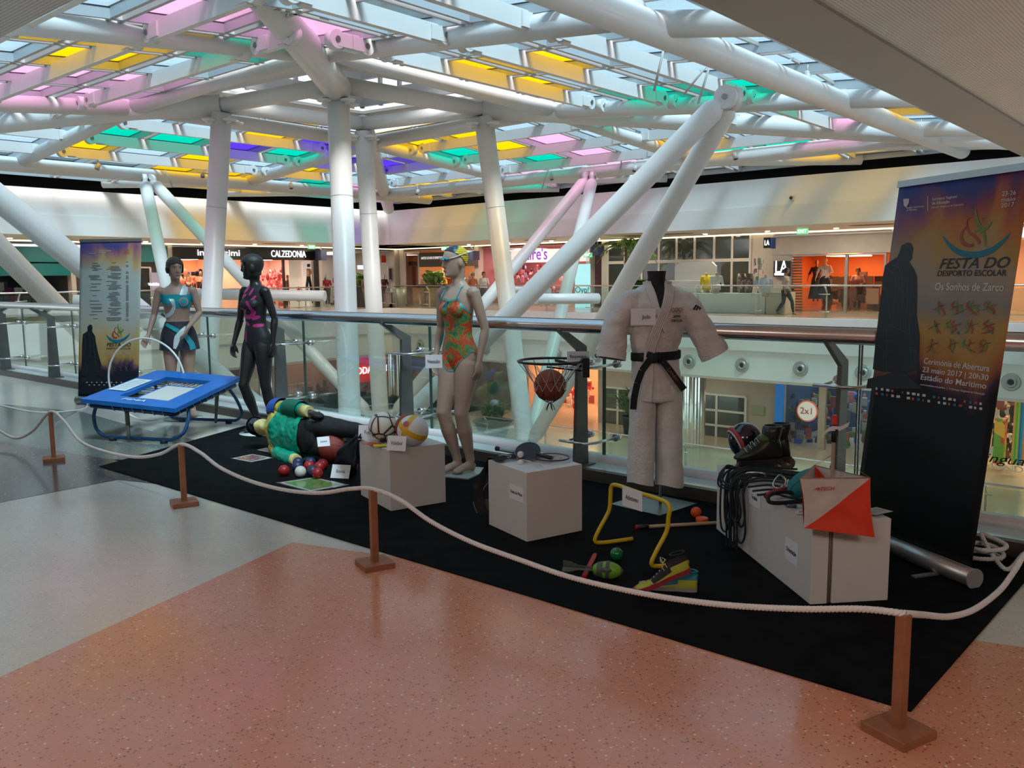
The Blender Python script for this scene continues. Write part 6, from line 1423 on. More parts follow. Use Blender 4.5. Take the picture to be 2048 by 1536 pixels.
# ---- racket plinth
def racket(label, c, ang, L, rx, ry, frame, hcol, r=.006, tilt=0.0, strings=True):
    X = Vector((math.cos(ang), math.sin(ang), 0)); Y = Vector((-X.y, X.x, 0)); t = thing('racket', label, 'racket', c)
    f = lambda u, v, z=0: Vector(c) + X * u + Y * v + Z3 * (z + tilt * max(0, u))
    mb = MB(); mb.tube([f(rx * math.cos(a * math.pi / 24), ry * math.sin(a * math.pi / 24), .008) for a in range(48)], r, frame, 8, closed=True); mb.build('frame', t)
    mb = MB(); mb.tube([f(-rx, 0, .008), f(-rx - L * .45, 0, .010)], r * .8, frame, 8); mb.build('shaft', t)
    mb = MB(); mb.tube([f(-rx - L * .45, 0, .012), f(-rx - L * .95, 0, .014), f(-rx - L, 0, .014)], [.013, .014, .016], hcol, 10); mb.build('grip', t)
    if strings:
        mb = MB(); M_str = mat('string', (.55, .52, .52), .5)
        for k in range(-9, 10):
            v = k / 10 * ry; h_ = rx * math.sqrt(1 - (v / ry) ** 2); mb.tube([f(-h_, v, .008), f(h_, v, .008)], .0006, M_str, 4, caps=False)
            u = k / 10 * rx; h_ = ry * math.sqrt(1 - (u / rx) ** 2); mb.tube([f(u, -h_, .008), f(u, h_, .008)], .0006, M_str, 4, caps=False)
        for (u, v, w_) in ((.0, .02, .035), (.02, -.03, .03), (-.04, -.01, .028), (.06, .01, .022)): mb.box(f(u, v, .0085), (w_, w_ * .8, .0012), mat('string_red', (.5, .10, .09), .6), rot=ang)
        mb.build('strings', t)
    return t
def pxr(h, g): 
    a_, b_ = G(*h, T2 + .012), G(*g, T2 + .012); d_ = a_ - b_; return a_, math.atan2(d_.y, d_.x), d_.length
c, an, Ln = pxr((1103, 917), (1003, 902)); racket('badminton racket with dark oval frame and red mark on the strings', c, an, Ln - .105, .108, .10, mat('racket_navy', (.03, .03, .07), .3), mat('grip_white', (.5, .6, .62), .6), .005)
c, an, Ln = pxr((1070, 912), (994, 899)); c.z = T2 + .004; racket('dark racket lying at the back with a thick black grip', c, an, Ln - .05, .055, .05, M_black, mat('grip_black', (.02, .02, .025), .8), .007, strings=False)
def paddle(label, c, ang, tz=.0):
    X = Vector((math.cos(ang), math.sin(ang), tz)).normalized(); Y = Z3.cross(X).normalized(); Y = (Y * .84 + Z3 * .54).normalized(); Y = (Y - X * Y.dot(X)).normalized(); N = X.cross(Y).normalized(); t = thing('table_tennis_bat', label, 'bat', c)
    pts = [Vector(c) + X * (.078 * math.cos(a * math.pi / 16)) + Y * (.075 * math.sin(a * math.pi / 16)) for a in range(32)]
    mb = MB(); mb.prism(pts, .006, mat('bat_wood', (.35, .16, .09), .5), N); mb.build('blade', t)
    mb = MB(); mb.prism([p + N * .0062 for p in pts], .0025, mat('bat_rubber', (.018, .02, .03), .6), N); mb.build('rubber', t)
    mb = MB(); mb.tube([Vector(c) + X * .06 + N * .004, Vector(c) + X * .115 + N * .004, Vector(c) + X * .165 + N * .004], [(.010, .013), (.012, .014), (.012, .016)], mat('bat_handle', (.015, .014, .013), .4), 12); mb.build('handle', t); return N
c = G(1056, 920, T2); c.z = T2 + .050; N = paddle('dark table tennis bat with two white balls on it', c, math.radians(-30), -.16); bc_ = c
for i, (px, py) in enumerate(((1041, 909), (1041, 926))):
    r_ = ray(px, py); q_ = bc_ + N * .029; v = C0 + r_ * ((q_ - C0).dot(N) / r_.dot(N)); mb = MB(); mb.ball(v, .020, mat('pingpong', (.72, .70, .68), .35), 20, 14); tag(mb.build('table_tennis_ball', loc=v), 'white table tennis ball on the dark bat, the %s one' % ('rear', 'front')[i], 'ball', 'table tennis balls')
# net draped over the left edge
M_net = mat('black_net', (.03, .027, .03), .8)
t = thing('black_net', 'black net with white cord draped over the left edge of the racket plinth', 'net', PL2[1] + Z3 * .4)
lp = PL2[1]; lb = PL2[3]; dX = (PL2[0] - PL2[1]).normalized(); nO = (PL2[1] - PL2[3]).normalized(); dB = (PL2[3] - PL2[1]).normalized()
sideN = Vector((-dB.y, dB.x, 0)); sideN = sideN if sideN.x < 0 else -sideN
def net(u, v):
    # u along the top-left edge, v from the top over the edge and down
    s = -.02 + .30 * u + .03 * math.sin(v * 6); e_ = lp + dB * (s + .0)
    if v < .3: q = e_ - sideN * (.12 * (1 - v / .3) + .0) + Z3 * (.412 + .012 * abs(mnoise.noise(Vector((u * 5, v * 12, 0)))))
    else:
        w = (v - .3) / .7; q = e_ + sideN * (.015 + .085 * math.sin(w * 2.2) + .04 * abs(mnoise.noise(Vector((u * 5, w * 5, 1))))) + Z3 * (.412 - .36 * w)
    return q
mb = MB(); NU, NV = 26, 56; g2 = [[net(i / NU, j / NV) for i in range(NU + 1)] for j in range(NV + 1)]
for j in range(NV):
    for i in range(NU):
        a, b, c_, d_ = g2[j][i], g2[j][i + 1], g2[j + 1][i + 1], g2[j + 1][i]
        mb.tube([a, c_], .0012, M_net, 3, caps=False)
        if (i + j) % 1 == 0: mb.tube([b, d_], .0012, M_net, 3, caps=False)
mb.build('mesh', t)
mb = MB()
def band(u0, u1, dz): return lambda u, v: net(u0 + (u1 - u0) * u, v) + sideN * dz
mb.grid(band(.0, .22, -.004), 5, 30, M_net); mb.grid(band(.55, .95, -.006), 6, 30, M_net); mb.build('folded_net', t)
M_cordw = mat('white_cord', (.55, .50, .50), .8); mb = MB()
mb.tube([net(.3 + .12 * math.sin(j * .5), .05 + j * .035) + sideN * .006 + Z3 * .002 for j in range(22)], .0028, M_cordw, 6); mb.tube([net(.65 - .1 * math.sin(j * .4), .0 + j * .04) + sideN * .008 + Z3 * .002 for j in range(20)], .0028, M_cordw, 6)
mb.tube([net(.5, .02) - sideN * (.012 * j) + dX * (.02 * j) + Z3 * .004 + Z3 * (.002 * math.sin(j * 2)) for j in range(9)], .004, M_cordw, 6); mb.build('white_cord', t)
mb = MB(); q = net(.5, 1.0); 
def hem(u, v): return net(u, .86 + .14 * v) + sideN * (.012)
mb.grid(hem, 10, 4, mat('net_hem', (.5, .5, .45), .8)); mb.build('hem', t)
# ---- hurdle
M_hur = mat('hurdle_yellow', (.62, .42, .01), .35)
def hpt(px, py, Y): return Yp(px, py, Y)
hA, hB = G(1190, 1095), G(1303, 1143); fA, fB = G(1265, 1085), G(1376, 1132)
t = thing('hurdle', 'yellow bent tube hurdle with a name card on its top bar', 'hurdle', (hA + hB) / 2)
dn = (fA - hA); dn.z = 0
def smooth(pts, n=8):
    out = []; P_ = [Vector(p) for p in pts]; P_ = [P_[0] * 2 - P_[1]] + P_ + [P_[-1] * 2 - P_[-2]]
    for i in range(1, len(P_) - 2):
        for k in range(n):
            s = k / n; a, b, c, d = P_[i - 1], P_[i], P_[i + 1], P_[i + 2]
            out.append(.5 * ((2 * b) + (c - a) * s + (2 * a - 5 * b + 4 * c - d) * s * s + (3 * b - a - 3 * c + d) * s ** 3))
    out.append(P_[-2]); return out
g0 = .022
def at(p, z): return Vector((p.x, p.y, z))
back = (fA - hA).normalized()
kA = hA + back * .03; kB = hB + back * .03
pts = [at(fA, g0), at(hA + back * .05, g0), at(hA, g0 + .018), at(hA + back * .025, .10), at(hA + back * .085, .20), at(hA + back * .095, .28), at(hA + back * .10, .335), at(hA.lerp(hB, .10) + back * .10, .355), at(hA.lerp(hB, .5) + back * .10, .352), at(hA.lerp(hB, .90) + back * .10, .350), at(hB + back * .10, .325), at(hB + back * .095, .27), at(hB + back * .085, .20), at(hB + back * .025, .10), at(hB, g0 + .018), at(hB + back * .05, g0), at(fB, g0)]
mb = MB(); mb.tube(smooth(pts, 7), .0115, M_hur, 12); mb.build('tube_frame', t)
hc_ = hA.lerp(hB, .42) + back * .10; hdir = (hB - hA).normalized()
o = [x for x in scn.objects if x.get('label', '') == 'white Atletismo name card hung on the yellow hurdle'][0]
for ch in list(o.children): bpy.data.objects.remove(ch)
bpy.data.objects.remove(o)
card('white Atletismo name card hung on the yellow hurdle', at(hc_ - back * .014, .312), hdir, Z3, .165, .105, 'Atletismo', .026, tw=.105)
# ---- small athletics things
v = G(1233, 1110, .04); v.z = .009 + .036; ball_thing('green_ball', 'glossy green ball behind the toy rocket', 'ball', v, .035, mat('green_ball', (.0, .14, .045), .2, coat=.5))
v = G(1392, 1025, .04); v.z = .009 + .033; ball_thing('orange_ball', 'small bright orange ball on the carpet near the stick', 'ball', v, .033, mat('orange_plastic', (.85, .10, .02), .45))
v = G(1404, 1043, .009); mb = MB(); mb.lathe([(0, 0), (.037, 0), (.038, .003), (.038, .021), (.036, .024), (0, .024)], Vector((v.x, v.y, .0095)), MATS['orange_plastic'], 28); tag(mb.build('puck', loc=v), 'flat bright orange puck beside the orange ball', 'puck')
# toy rocket (foam ball with fins)
c = G(1215, 1142, .05); c.z = .009 + .045; M_rg = mat('rocket_green', (.14, .36, .03), .4); M_rk = mat('rocket_grey', (.07, .08, .07), .5)
t = thing('foam_rocket', 'green and grey foam rocket with long tail fins', 'toy rocket', c); X = Vector((.96, -.05, -.0)).normalized(); X = (G(1243, 1135) - G(1122, 1125)); X.z = 0; X.normalize(); Y = Vector((-X.y, X.x, 0))
prof = [(.004, -.075), (.022, -.07), (.035, -.05), (.043, -.02), (.045, .0), (.042, .025), (.033, .048), (.018, .068), (.003, .078)]
mb = MB(); mb.lathe(prof, c, M_rg, 24, (Y, Z3, X)); 
mb.build('foam_body', t)
mb = MB(); mb.lathe([(r_ + .0012, z_) for r_, z_ in prof if -.01 > z_ > -.06] or [(.03, -.05), (.04, -.02)], c, M_rk, 24, (Y, Z3, X)); mb.lathe([(.047, -.004), (.0475, .006), (.046, .014)], c, M_rk, 24, (Y, Z3, X)); mb.lathe([(.020, .066), (.012, .0735), (.004, .0795)], c, M_rk, 20, (Y, Z3, X)); 
mb.ball(c - Y * .038 + Z3 * .012 + X * .0, 1, M_rk, 14, 8, (.028, .010, .014), (X, Y, Z3)); mb.build('grey_band', t)
mb = MB()
for a in (0, 120, 240):
    d_ = Y * math.cos(math.radians(a + 90)) + Z3 * math.sin(math.radians(a + 90)); sd = X.cross(d_).normalized()
    pr = [(-.07, .004), (-.07, .012), (-.145, .014), (-.185, .030), (-.225, .032), (-.225, .004)]
    mb.prism([c + X * u + d_ * w - sd * .0015 for u, w in pr], .003, M_rk, sd)
mb.build('tail_fin', t)
mb = MB(); a_, b_ = G(1190, 1118), G(1168, 1163); a_.z = b_.z = .009 + .0135; mb.tube([a_, a_.lerp(b_, .04), a_.lerp(b_, .96), b_], [.011, .0135, .0135, .011], mat('baton_red', (.42, .01, .015), .35), 16); tag(mb.build('relay_baton', loc=a_), 'red relay baton lying under the foam rocket', 'baton')
a_, b_ = G(1272, 1062), G(1455, 1052); a_.z = b_.z = .009 + .014; d_ = (b_ - a_).normalized(); b2 = a_ + d_ * .72; t = thing('hockey_stick', 'pale wooden stick with red tip lying behind the hurdle', 'stick', a_)
mb = MB(); mb.tube([a_ + d_ * .055, b2], .0105, mat('stick_wood', (.50, .33, .19), .5), 14); mb.build('shaft', t)
mb = MB(); mb.tube([a_ + d_ * .010, a_ + d_ * .075], .0145, M_black, 14); mb.build('grip', t); mb = MB(); mb.tube([a_ - d_ * .004, a_ + d_ * .011], [.014, .015], mat('tip_red', (.35, .01, .02), .5), 14); mb.build('tip', t)
# ---- running shoes
def shoe(label, o, X, roll, heel_up=0.0, cols=None, L=.27):
    X = X.normalized(); Y0 = Z3.cross(X).normalized(); X = (X + Z3 * -heel_up).normalized(); Y = Y0; Zs = X.cross(Y)
    q = Matrix.Rotation(roll, 3, X); Y = q @ Y; Zs = q @ Zs
    c1, c2, c3 = cols; t = thing('running_shoe', label, 'shoe', o)
    F = lambda u, v, w: Vector(o) + X * (u * L) + Y * (v * L) + Zs * (w * L)
    def wd(u): return .135 + .05 * math.sin(max(0, min(1, (u - .35) / .65)) * math.pi * .9) - .10 * max(0, (u - .82) / .18) ** 2 - .05 * max(0, (.12 - u) / .12) ** 2
    def top(u): return .31 - .05 * u if u < .30 else (.295 - .36 * ((u - .30) / .45) ** .9 * .62 if u < .75 else .125 - .05 * ((u - .75) / .25) ** 1.5)
    rings = 22; n = 20; vs = []
    for i in range(rings + 1):
        u = i / rings; w_ = max(.012, wd(u)); h = top(u) * (1 - .75 * max(0, (u - .93) / .07) ** 2)
        for k in range(n):
            A = 2 * math.pi * k / n; cy, sz = math.cos(A), math.sin(A); nar = 1 - .38 * max(0, sz) * (1 if u < .5 else .6)
            vs.append(F(u - (.03 * sz if u < .05 else 0), w_ * cy * nar * .78, .06 + (h - .06) * (sz if sz > 0 else 0) + .03 * min(0, sz)))
    mb = MB(); fs = [(i * n + k, i * n + (k + 1) % n, (i + 1) * n + (k + 1) % n, (i + 1) * n + k) for i in range(rings) for k in range(n)] + [tuple(reversed(range(n))), tuple(rings * n + k for k in range(n))]
    mb.add(vs, fs, c1, True)
    for idx in range(len(fs) - 2):
        i = idx // n
        if i < 9 and (idx % n) in (2, 3, 4, 5, 6, 7): mb.m[idx] = mb.mi(c2)
        if 6 < i < 15 and (idx % n) in range(1, 9): mb.m[idx] = mb.mi(c2)
    mb.build('upper', t)
    mb = MB(); outl = []
    for i in range(17): u = i / 16; outl.append((u, .82 * wd(u)))
    poly_ = [F(u * 1.02 - .01, v, .0) for u, v in outl] + [F(u * 1.02 - .01, -v, .0) for u, v in reversed(outl)]
    mb.prism(poly_, .075 * L * 1.0, c3, Zs); mb.build('sole', t)
    mb = MB(); mb.tube([F(-.01 + .12 * (1 - math.cos(a * math.pi / 10)) * 1.0, .085 * math.sin(a * math.pi / 10), .355 - .01 * math.cos(a * math.pi / 10)) for a in range(20)], .006, c2, 6, closed=True)
    for k in range(6): u = .36 + .062 * k; h = top(u); mb.tube([F(u, -.055, h - .045), F(u, 0, h + .006), F(u, .055, h - .045)], .0022, mat('lace_cream', (.55, .52, .35), .8), 5)
    mb.tube([F(.36 + .05 * math.sin(a), .11 * math.cos(a * .9) - .02, .33 + .03 * math.cos(a * 2)) for a in range(10)], .0022, MATS['lace_cream'], 5); mb.build('laces', t)
    return t, F
M_sy = mat('shoe_yellow', (.40, .40, .02), .55, bump=.3, bscale=300); M_sk = mat('shoe_black', (.006, .006, .006), .7); M_sr = mat('shoe_red', (.30, .02, .035), .5); M_sg = mat('shoe_grey_sole', (.30, .28, .24), .6)
s1 = G(1380, 1188); s2 = G(1268, 1200); d_ = (s2 - s1); d_.z = 0
t, F_ = shoe('yellow and black running shoe lying on top of its mate', Vector((s1.x - .01, s1.y - .02, .120)), d_, .10, .30, (M_sy, M_sk, M_sr), .285)
mb = MB(); mb.text('Saucony', F_(.42, -.155, .13) if 0 else F_(.45, .125, .14), F_(.6, .13, .12) - F_(.3, .13, .17), Z3, .014, mat('shoe_text', (.5, .5, .48)), .003, width=.07) if 0 else None
s1b = G(1388, 1192); shoe('yellow running shoe partly hidden under the other one', Vector((s1b.x + .02, s1b.y + .04, .010)), Vector((-.95, .25, 0)), 0, 0, (M_sy, mat('shoe_turq', (.0, .16, .2), .5), M_sg), .27)
# ---- basketball hoop and ball
hc0 = Yp(1100, 722, 6.2); t = thing('basketball_hoop', 'black basketball ring with chain net clamped to the railing post', 'basketball hoop', hc0)
M_hoop = mat('hoop_black', (.015, .015, .02), .4); R_ = .230
mb = MB(); mb.tube([hc0 + Vector((R_ * math.cos(a * math.pi / 24), R_ * math.sin(a * math.pi / 24), 0)) for a in range(48)], .0095, M_hoop, 12, closed=True); mb.build('rim', t)
mb = MB(); bk = hc0 + Vector((R_ + .025, .0, -.045)); mb.box(bk, (.05, .16, .14), M_hoop); mb.bar(hc0 + Vector((R_ * .2, .15, -.01)), bk, .02, .02, M_hoop); mb.bar(hc0 + Vector((-.03, -.12, -.03)), bk + Vector((-.02, 0, -.03)), .008, .012, M_hoop); mb.build('bracket', t, bevel=.004)
mb = MB(); M_netw = mat('net_white', (.5, .5, .54), .6); M_netb = mat('net_blue', (.02, .02, .12), .6); bc0 = hc0 + Vector((.0, 0, -.175)); rb = .119
for k in range(12):
    a0 = 2 * math.pi * k / 12; a1 = a0 + math.pi / 12; aa = a0 - math.pi / 12
    p0 = hc0 + Vector((R_ * math.cos(a0), R_ * math.sin(a0), -.01)); q0 = bc0 + Vector((math.cos(a1), math.sin(a1), 0)) * (rb * 1.02) + Z3 * .02; q1 = bc0 + Vector((math.cos(aa), math.sin(aa), 0)) * (rb * 1.02) + Z3 * .02
    mb.tube([p0, q0], .0028, M_netw, 5, caps=False); mb.tube([p0, q1], .0028, M_netw, 5, caps=False)
    p1 = bc0 + Vector((math.cos(a0), math.sin(a0), 0)) * (rb * .98) - Z3 * .035; mb.tube([q0, p1], .0024, M_netw, 5, caps=False); mb.tube([q1, p1], .0024, M_netw, 5, caps=False)
    p2 = bc0 + Vector((math.cos(a1), math.sin(a1), 0)) * (rb * .70) - Z3 * .088; mb.tube([p1, p2], .0024, M_sr, 5, caps=False); mb.tube([bc0 + Vector((math.cos(a0 + math.pi / 6), math.sin(a0 + math.pi / 6), 0)) * (rb * .98) - Z3 * .035, p2], .0024, M_sr, 5, caps=False)
    p3_ = bc0 + Vector((math.cos(a0), math.sin(a0), 0)) * .02 - Z3 * .128; mb.tube([p2, p3_], .0024, M_netb, 5, caps=False)
for k in range(5):
    A = k * 1.3; mb.tube([bc0 + Vector((0, 0, -.13)) + Vector((math.cos(A), math.sin(A), 0)) * (.035 * math.sin(s * math.pi / 8)) - Z3 * (.028 * (1 - math.cos(s * math.pi / 4))) for s in range(9)], .003, M_netb, 5)
mb.build('net', t)
bb = ball_thing('basketball', 'orange basketball resting in the chain net of the hoop', 'ball', bc0, .115, M_bask, bsk)
card('white Basquetebol name card above the hoop bracket', Yp(1156, 713, 6.22), (1, -.03, 0), Z3, .16, .075, 'Basquetebol', .024, tw=.115)
# ---- trampoline
A_, B_, C_, D_ = Yp(162, 802, 7.92), Yp(350, 822, 7.60), Yp(482, 758, 8.72), Yp(315, 744, 9.10)
t = thing('mini_trampoline', 'blue padded mini trampoline tilted towards the viewer', 'trampoline', G(270, 880))
def tp(u, v, w=0.0):
    p = A_.lerp(B_, u).lerp(D_.lerp(C_, u), v); n_ = (B_ - A_).cross(D_ - A_).normalized(); return p + n_ * w
M_pad = mat('pad_blue', (.006, .13, .46), .5, bump=.25, bscale=25, var=.12, vscale=5); M_tf = mat('trampoline_frame', (.006, .055, .16), .4)
iu0, iu1, iv0, iv1 = .27, .80, .17, .80
mb = MB()
def padq(u0, u1, v0, v1): 
    nn = 8
    def s(u, v, w): 
        du = u0 + (u1 - u0) * u; dv = v0 + (v1 - v0) * v; return tp(du, dv, w)
    mb.grid(lambda u, v: s(u, v, .022 + .004 * mnoise.noise(Vector((u * 9, v * 9, u0 * 7 + v0 * 3)))), nn, nn, M_pad)
    mb.hexa([s(0, 0, -.018), s(1, 0, -.018), s(1, 1, -.018), s(0, 1, -.018), s(0, 0, .021), s(1, 0, .021), s(1, 1, .021), s(0, 1, .021)], M_pad)
padq(0, 1, 0, iv0); padq(0, 1, iv1, 1); padq(0, iu0, iv0, iv1); padq(iu1, 1, iv0, iv1); mb.build('pad', t)
mb = MB(); fr = [tp(.06, .05, -.055), tp(.94, .05, -.055), tp(.96, .95, -.055), tp(.05, .95, -.055)]
mb.tube([fr[0], fr[1]], .019, M_tf, 14); mb.tube([fr[1], fr[2]], .019, M_tf, 14); mb.tube([fr[2], fr[3]], .019, M_tf, 14); mb.tube([fr[3], fr[0]], .019, M_tf, 14); mb.build('frame', t)
mb = MB(); bu0, bu1, bv0, bv1 = iu0 + .085, iu1 - .03, iv0 - .0, iv1 - .10
mb.hexa([tp(bu0, bv0, -.03), tp(bu1, bv0, -.03), tp(bu1, bv1, -.03), tp(bu0, bv1, -.03), tp(bu0, bv0, -.024), tp(bu1, bv0, -.024), tp(bu1, bv1, -.024), tp(bu0, bv1, -.024)], M_pad)
mb.hexa([tp(bu0 + .03, bv0 + .03, -.0245), tp(bu1 - .03, bv0 + .03, -.0245), tp(bu1 - .03, bv1 - .03, -.0245), tp(bu0 + .03, bv1 - .03, -.0245), tp(bu0 + .03, bv0 + .03, -.021), tp(bu1 - .03, bv0 + .03, -.021), tp(bu1 - .03, bv1 - .03, -.021), tp(bu0 + .03, bv1 - .03, -.021)], mat('bed_white', (.50, .51, .50), .7)); mb.build('jumping_bed', t)
mb = MB(); M_cw = mat('elastic_white', (.50, .49, .47), .6)
for k in range(8): u = iu0 + .07 + .055 * k; mb.tube([tp(u, bv1, -.028), tp(u + .015, .93, -.05)], .004, M_cw, 5)
for k in range(9): v = iv0 + .04 + .065 * k; mb.tube([tp(bu0, v, -.028), tp(.07, v, -.05)], .004, M_black, 5); mb.tube([tp(bu1, v, -.028), tp(.93, v, -.05)], .004, M_cw, 5)
def lace(p, q, n_, cnt):
    for k in range(cnt):
        c = p.lerp(q, (k + .5) / cnt); d = (q - p).normalized(); pts = []
        s_ = d.cross(Z3).normalized()
        for a in range(11): A = a * math.pi / 5; pts.append(c + s_ * (.024 * math.cos(A)) + Z3 * (.026 * math.sin(A) + .004) + d * (.012 * a / 10))
        mb.tube(pts, .0045, M_cw, 6)
lace(fr[0].lerp(fr[1], .22), fr[0].lerp(fr[1], .95), 0, 6); lace(fr[1], fr[2].lerp(fr[1], .15), 0, 8); mb.build('elastic_cord', t)
def leg(L0, R0_, bl, br, name):
    mb = MB(); bl = Vector((bl.x, bl.y, .035)); br = Vector((br.x, br.y, .035)); d = (br - bl).normalized()
    pts = [L0, L0.lerp(bl, .35) - d * .05, L0.lerp(bl, .75) - d * .05, bl + d * .02 + Z3 * .01, bl + d * .14, br - d * .14, br - d * .02 + Z3 * .01, br.lerp(R0_, .25) + d * .06, br.lerp(R0_, .65) + d * .05, R0_]
    mb.tube(smooth(pts, 6), .0165, M_tf, 12); o = mb.build('leg_loop', t)
    for q in (bl + d * .12, br - d * .12): m2 = MB(); m2.cyl((q.x, q.y, .002), .033, .038, mat('rubber_foot', (.012, .02, .04), .7), 16); m2.build('rubber_foot', o)
leg(tp(.10, .06, -.06), tp(.95, .24, -.06), G(205, 880), G(350, 888), 0)
leg(tp(.10, .84, -.06), tp(.95, .86, -.06), G(345, 843), G(478, 848), 1)
for top_, bot in ((tp(.40, .10, -.06), G(262, 886)), (tp(.86, .80, -.06), G(409, 846))):
    bt = Vector((bot.x, bot.y, .035)); bt = Vector((top_.x * .6 + bt.x * .4, top_.y * .4 + bt.y * .6, .035)); mb = MB(); mb.tube([top_, top_.lerp(bt, .55)], .020, mat('support_grey', (.10, .105, .10), .5), 12); mb.tube([top_.lerp(bt, .5), bt], .015, MATS['support_grey'], 12); mb.build('support_strut', t)
mb = MB(); uX = (tp(.55, .08) - tp(.3, .08)).normalized(); uY = (tp(.4, .14) - tp(.4, .04)).normalized(); mb.text('FIMA', tp(.50, .085, .029), uX, uY, .055, mat('pad_white', (.62, .66, .66), .6), .002, width=.26, shear=.2); mb.build('lettering', t)
mb = MB(); uY2 = (tp(.13, .6) - tp(.13, .3)).normalized(); pX = (tp(.25, .4) - tp(.02, .4)).normalized(); c = tp(.135, .47, .030); nn = pX.cross(uY2).normalized()
mb.box(c, (.205, .44, .0015), mat('paper', (.60, .68, .72), .6), (pX, uY2, nn)); o = mb.build('paper_sheet', t); mb = MB()
for k in range(11): mb.box(c + uY2 * (.18 - .036 * k) + nn * .0015 + pX * (.01 * math.sin(k * 2)), (.17 if k else .09, .007, .0006), mat('ink_grey', (.18, .2, .22)), (pX, uY2, nn))
mb.build('printed_line', o)
# ================================================================== BANNERS
def banner_mat(name, stops, blue_w, noise_s=3.0):
    m = bpy.data.materials.new(name); m.use_nodes = True; n = m.node_tree; b = n.nodes['Principled BSDF']; b.inputs['Roughness'].default_value = .5; b.inputs['Specular IOR Level'].default_value = .25
    t = n.nodes.new('ShaderNodeUVMap'); s = n.nodes.new('ShaderNodeSeparateXYZ'); n.links.new(t.outputs[0], s.inputs[0])
    no = n.nodes.new('ShaderNodeTexNoise'); no.inputs['Scale'].default_value = noise_s; no.inputs['Detail'].default_value = 5; no.inputs['Distortion'].default_value = .8; n.links.new(t.outputs[0], no.inputs['Vector'])
    def math_(op, a, b_=None, c=None):
        q = n.nodes.new('ShaderNodeMath'); q.operation = op
        for i, v in enumerate((a, b_, c)):
            if v is None: continue
            if isinstance(v, (int, float)): q.inputs[i].default_value = v
            else: n.links.new(v, q.inputs[i])
        return q.outputs[0]
    ph = math_('SUBTRACT', no.outputs['Fac'], .5); vv = math_('MULTIPLY_ADD', ph, .30, s.outputs[1])
    r = n.nodes.new('ShaderNodeValToRGB'); n.links.new(vv, r.inputs[0]); el = r.color_ramp.elements
    el[0].position, el[0].color = stops[0][0], (*stops[0][1], 1); el[1].position, el[1].color = stops[-1][0], (*stops[-1][1], 1)
    for p_, c_ in stops[1:-1]: e = el.new(p_); e.color = (*c_, 1)
    # blue wash in the upper left corner
    k = math_('MULTIPLY_ADD', s.outputs[1], 3.2, -2.55); k = math_('SUBTRACT', k, math_('MULTIPLY', s.outputs[0], 1.0)); k = math_('ADD', k, math_('MULTIPLY', ph, 1.3)); k = math_('ADD', k, blue_w)
    k.node.use_clamp = True
    mx = n.nodes.new('ShaderNodeMix'); mx.data_type = 'RGBA'; n.links.new(k, mx.inputs[0]); n.links.new(r.outputs[0], mx.inputs[6]); mx.inputs[7].default_value = (.02, .07, .34, 1)
    n.links.new(mx.outputs[2], b.inputs['Base Color']); return m
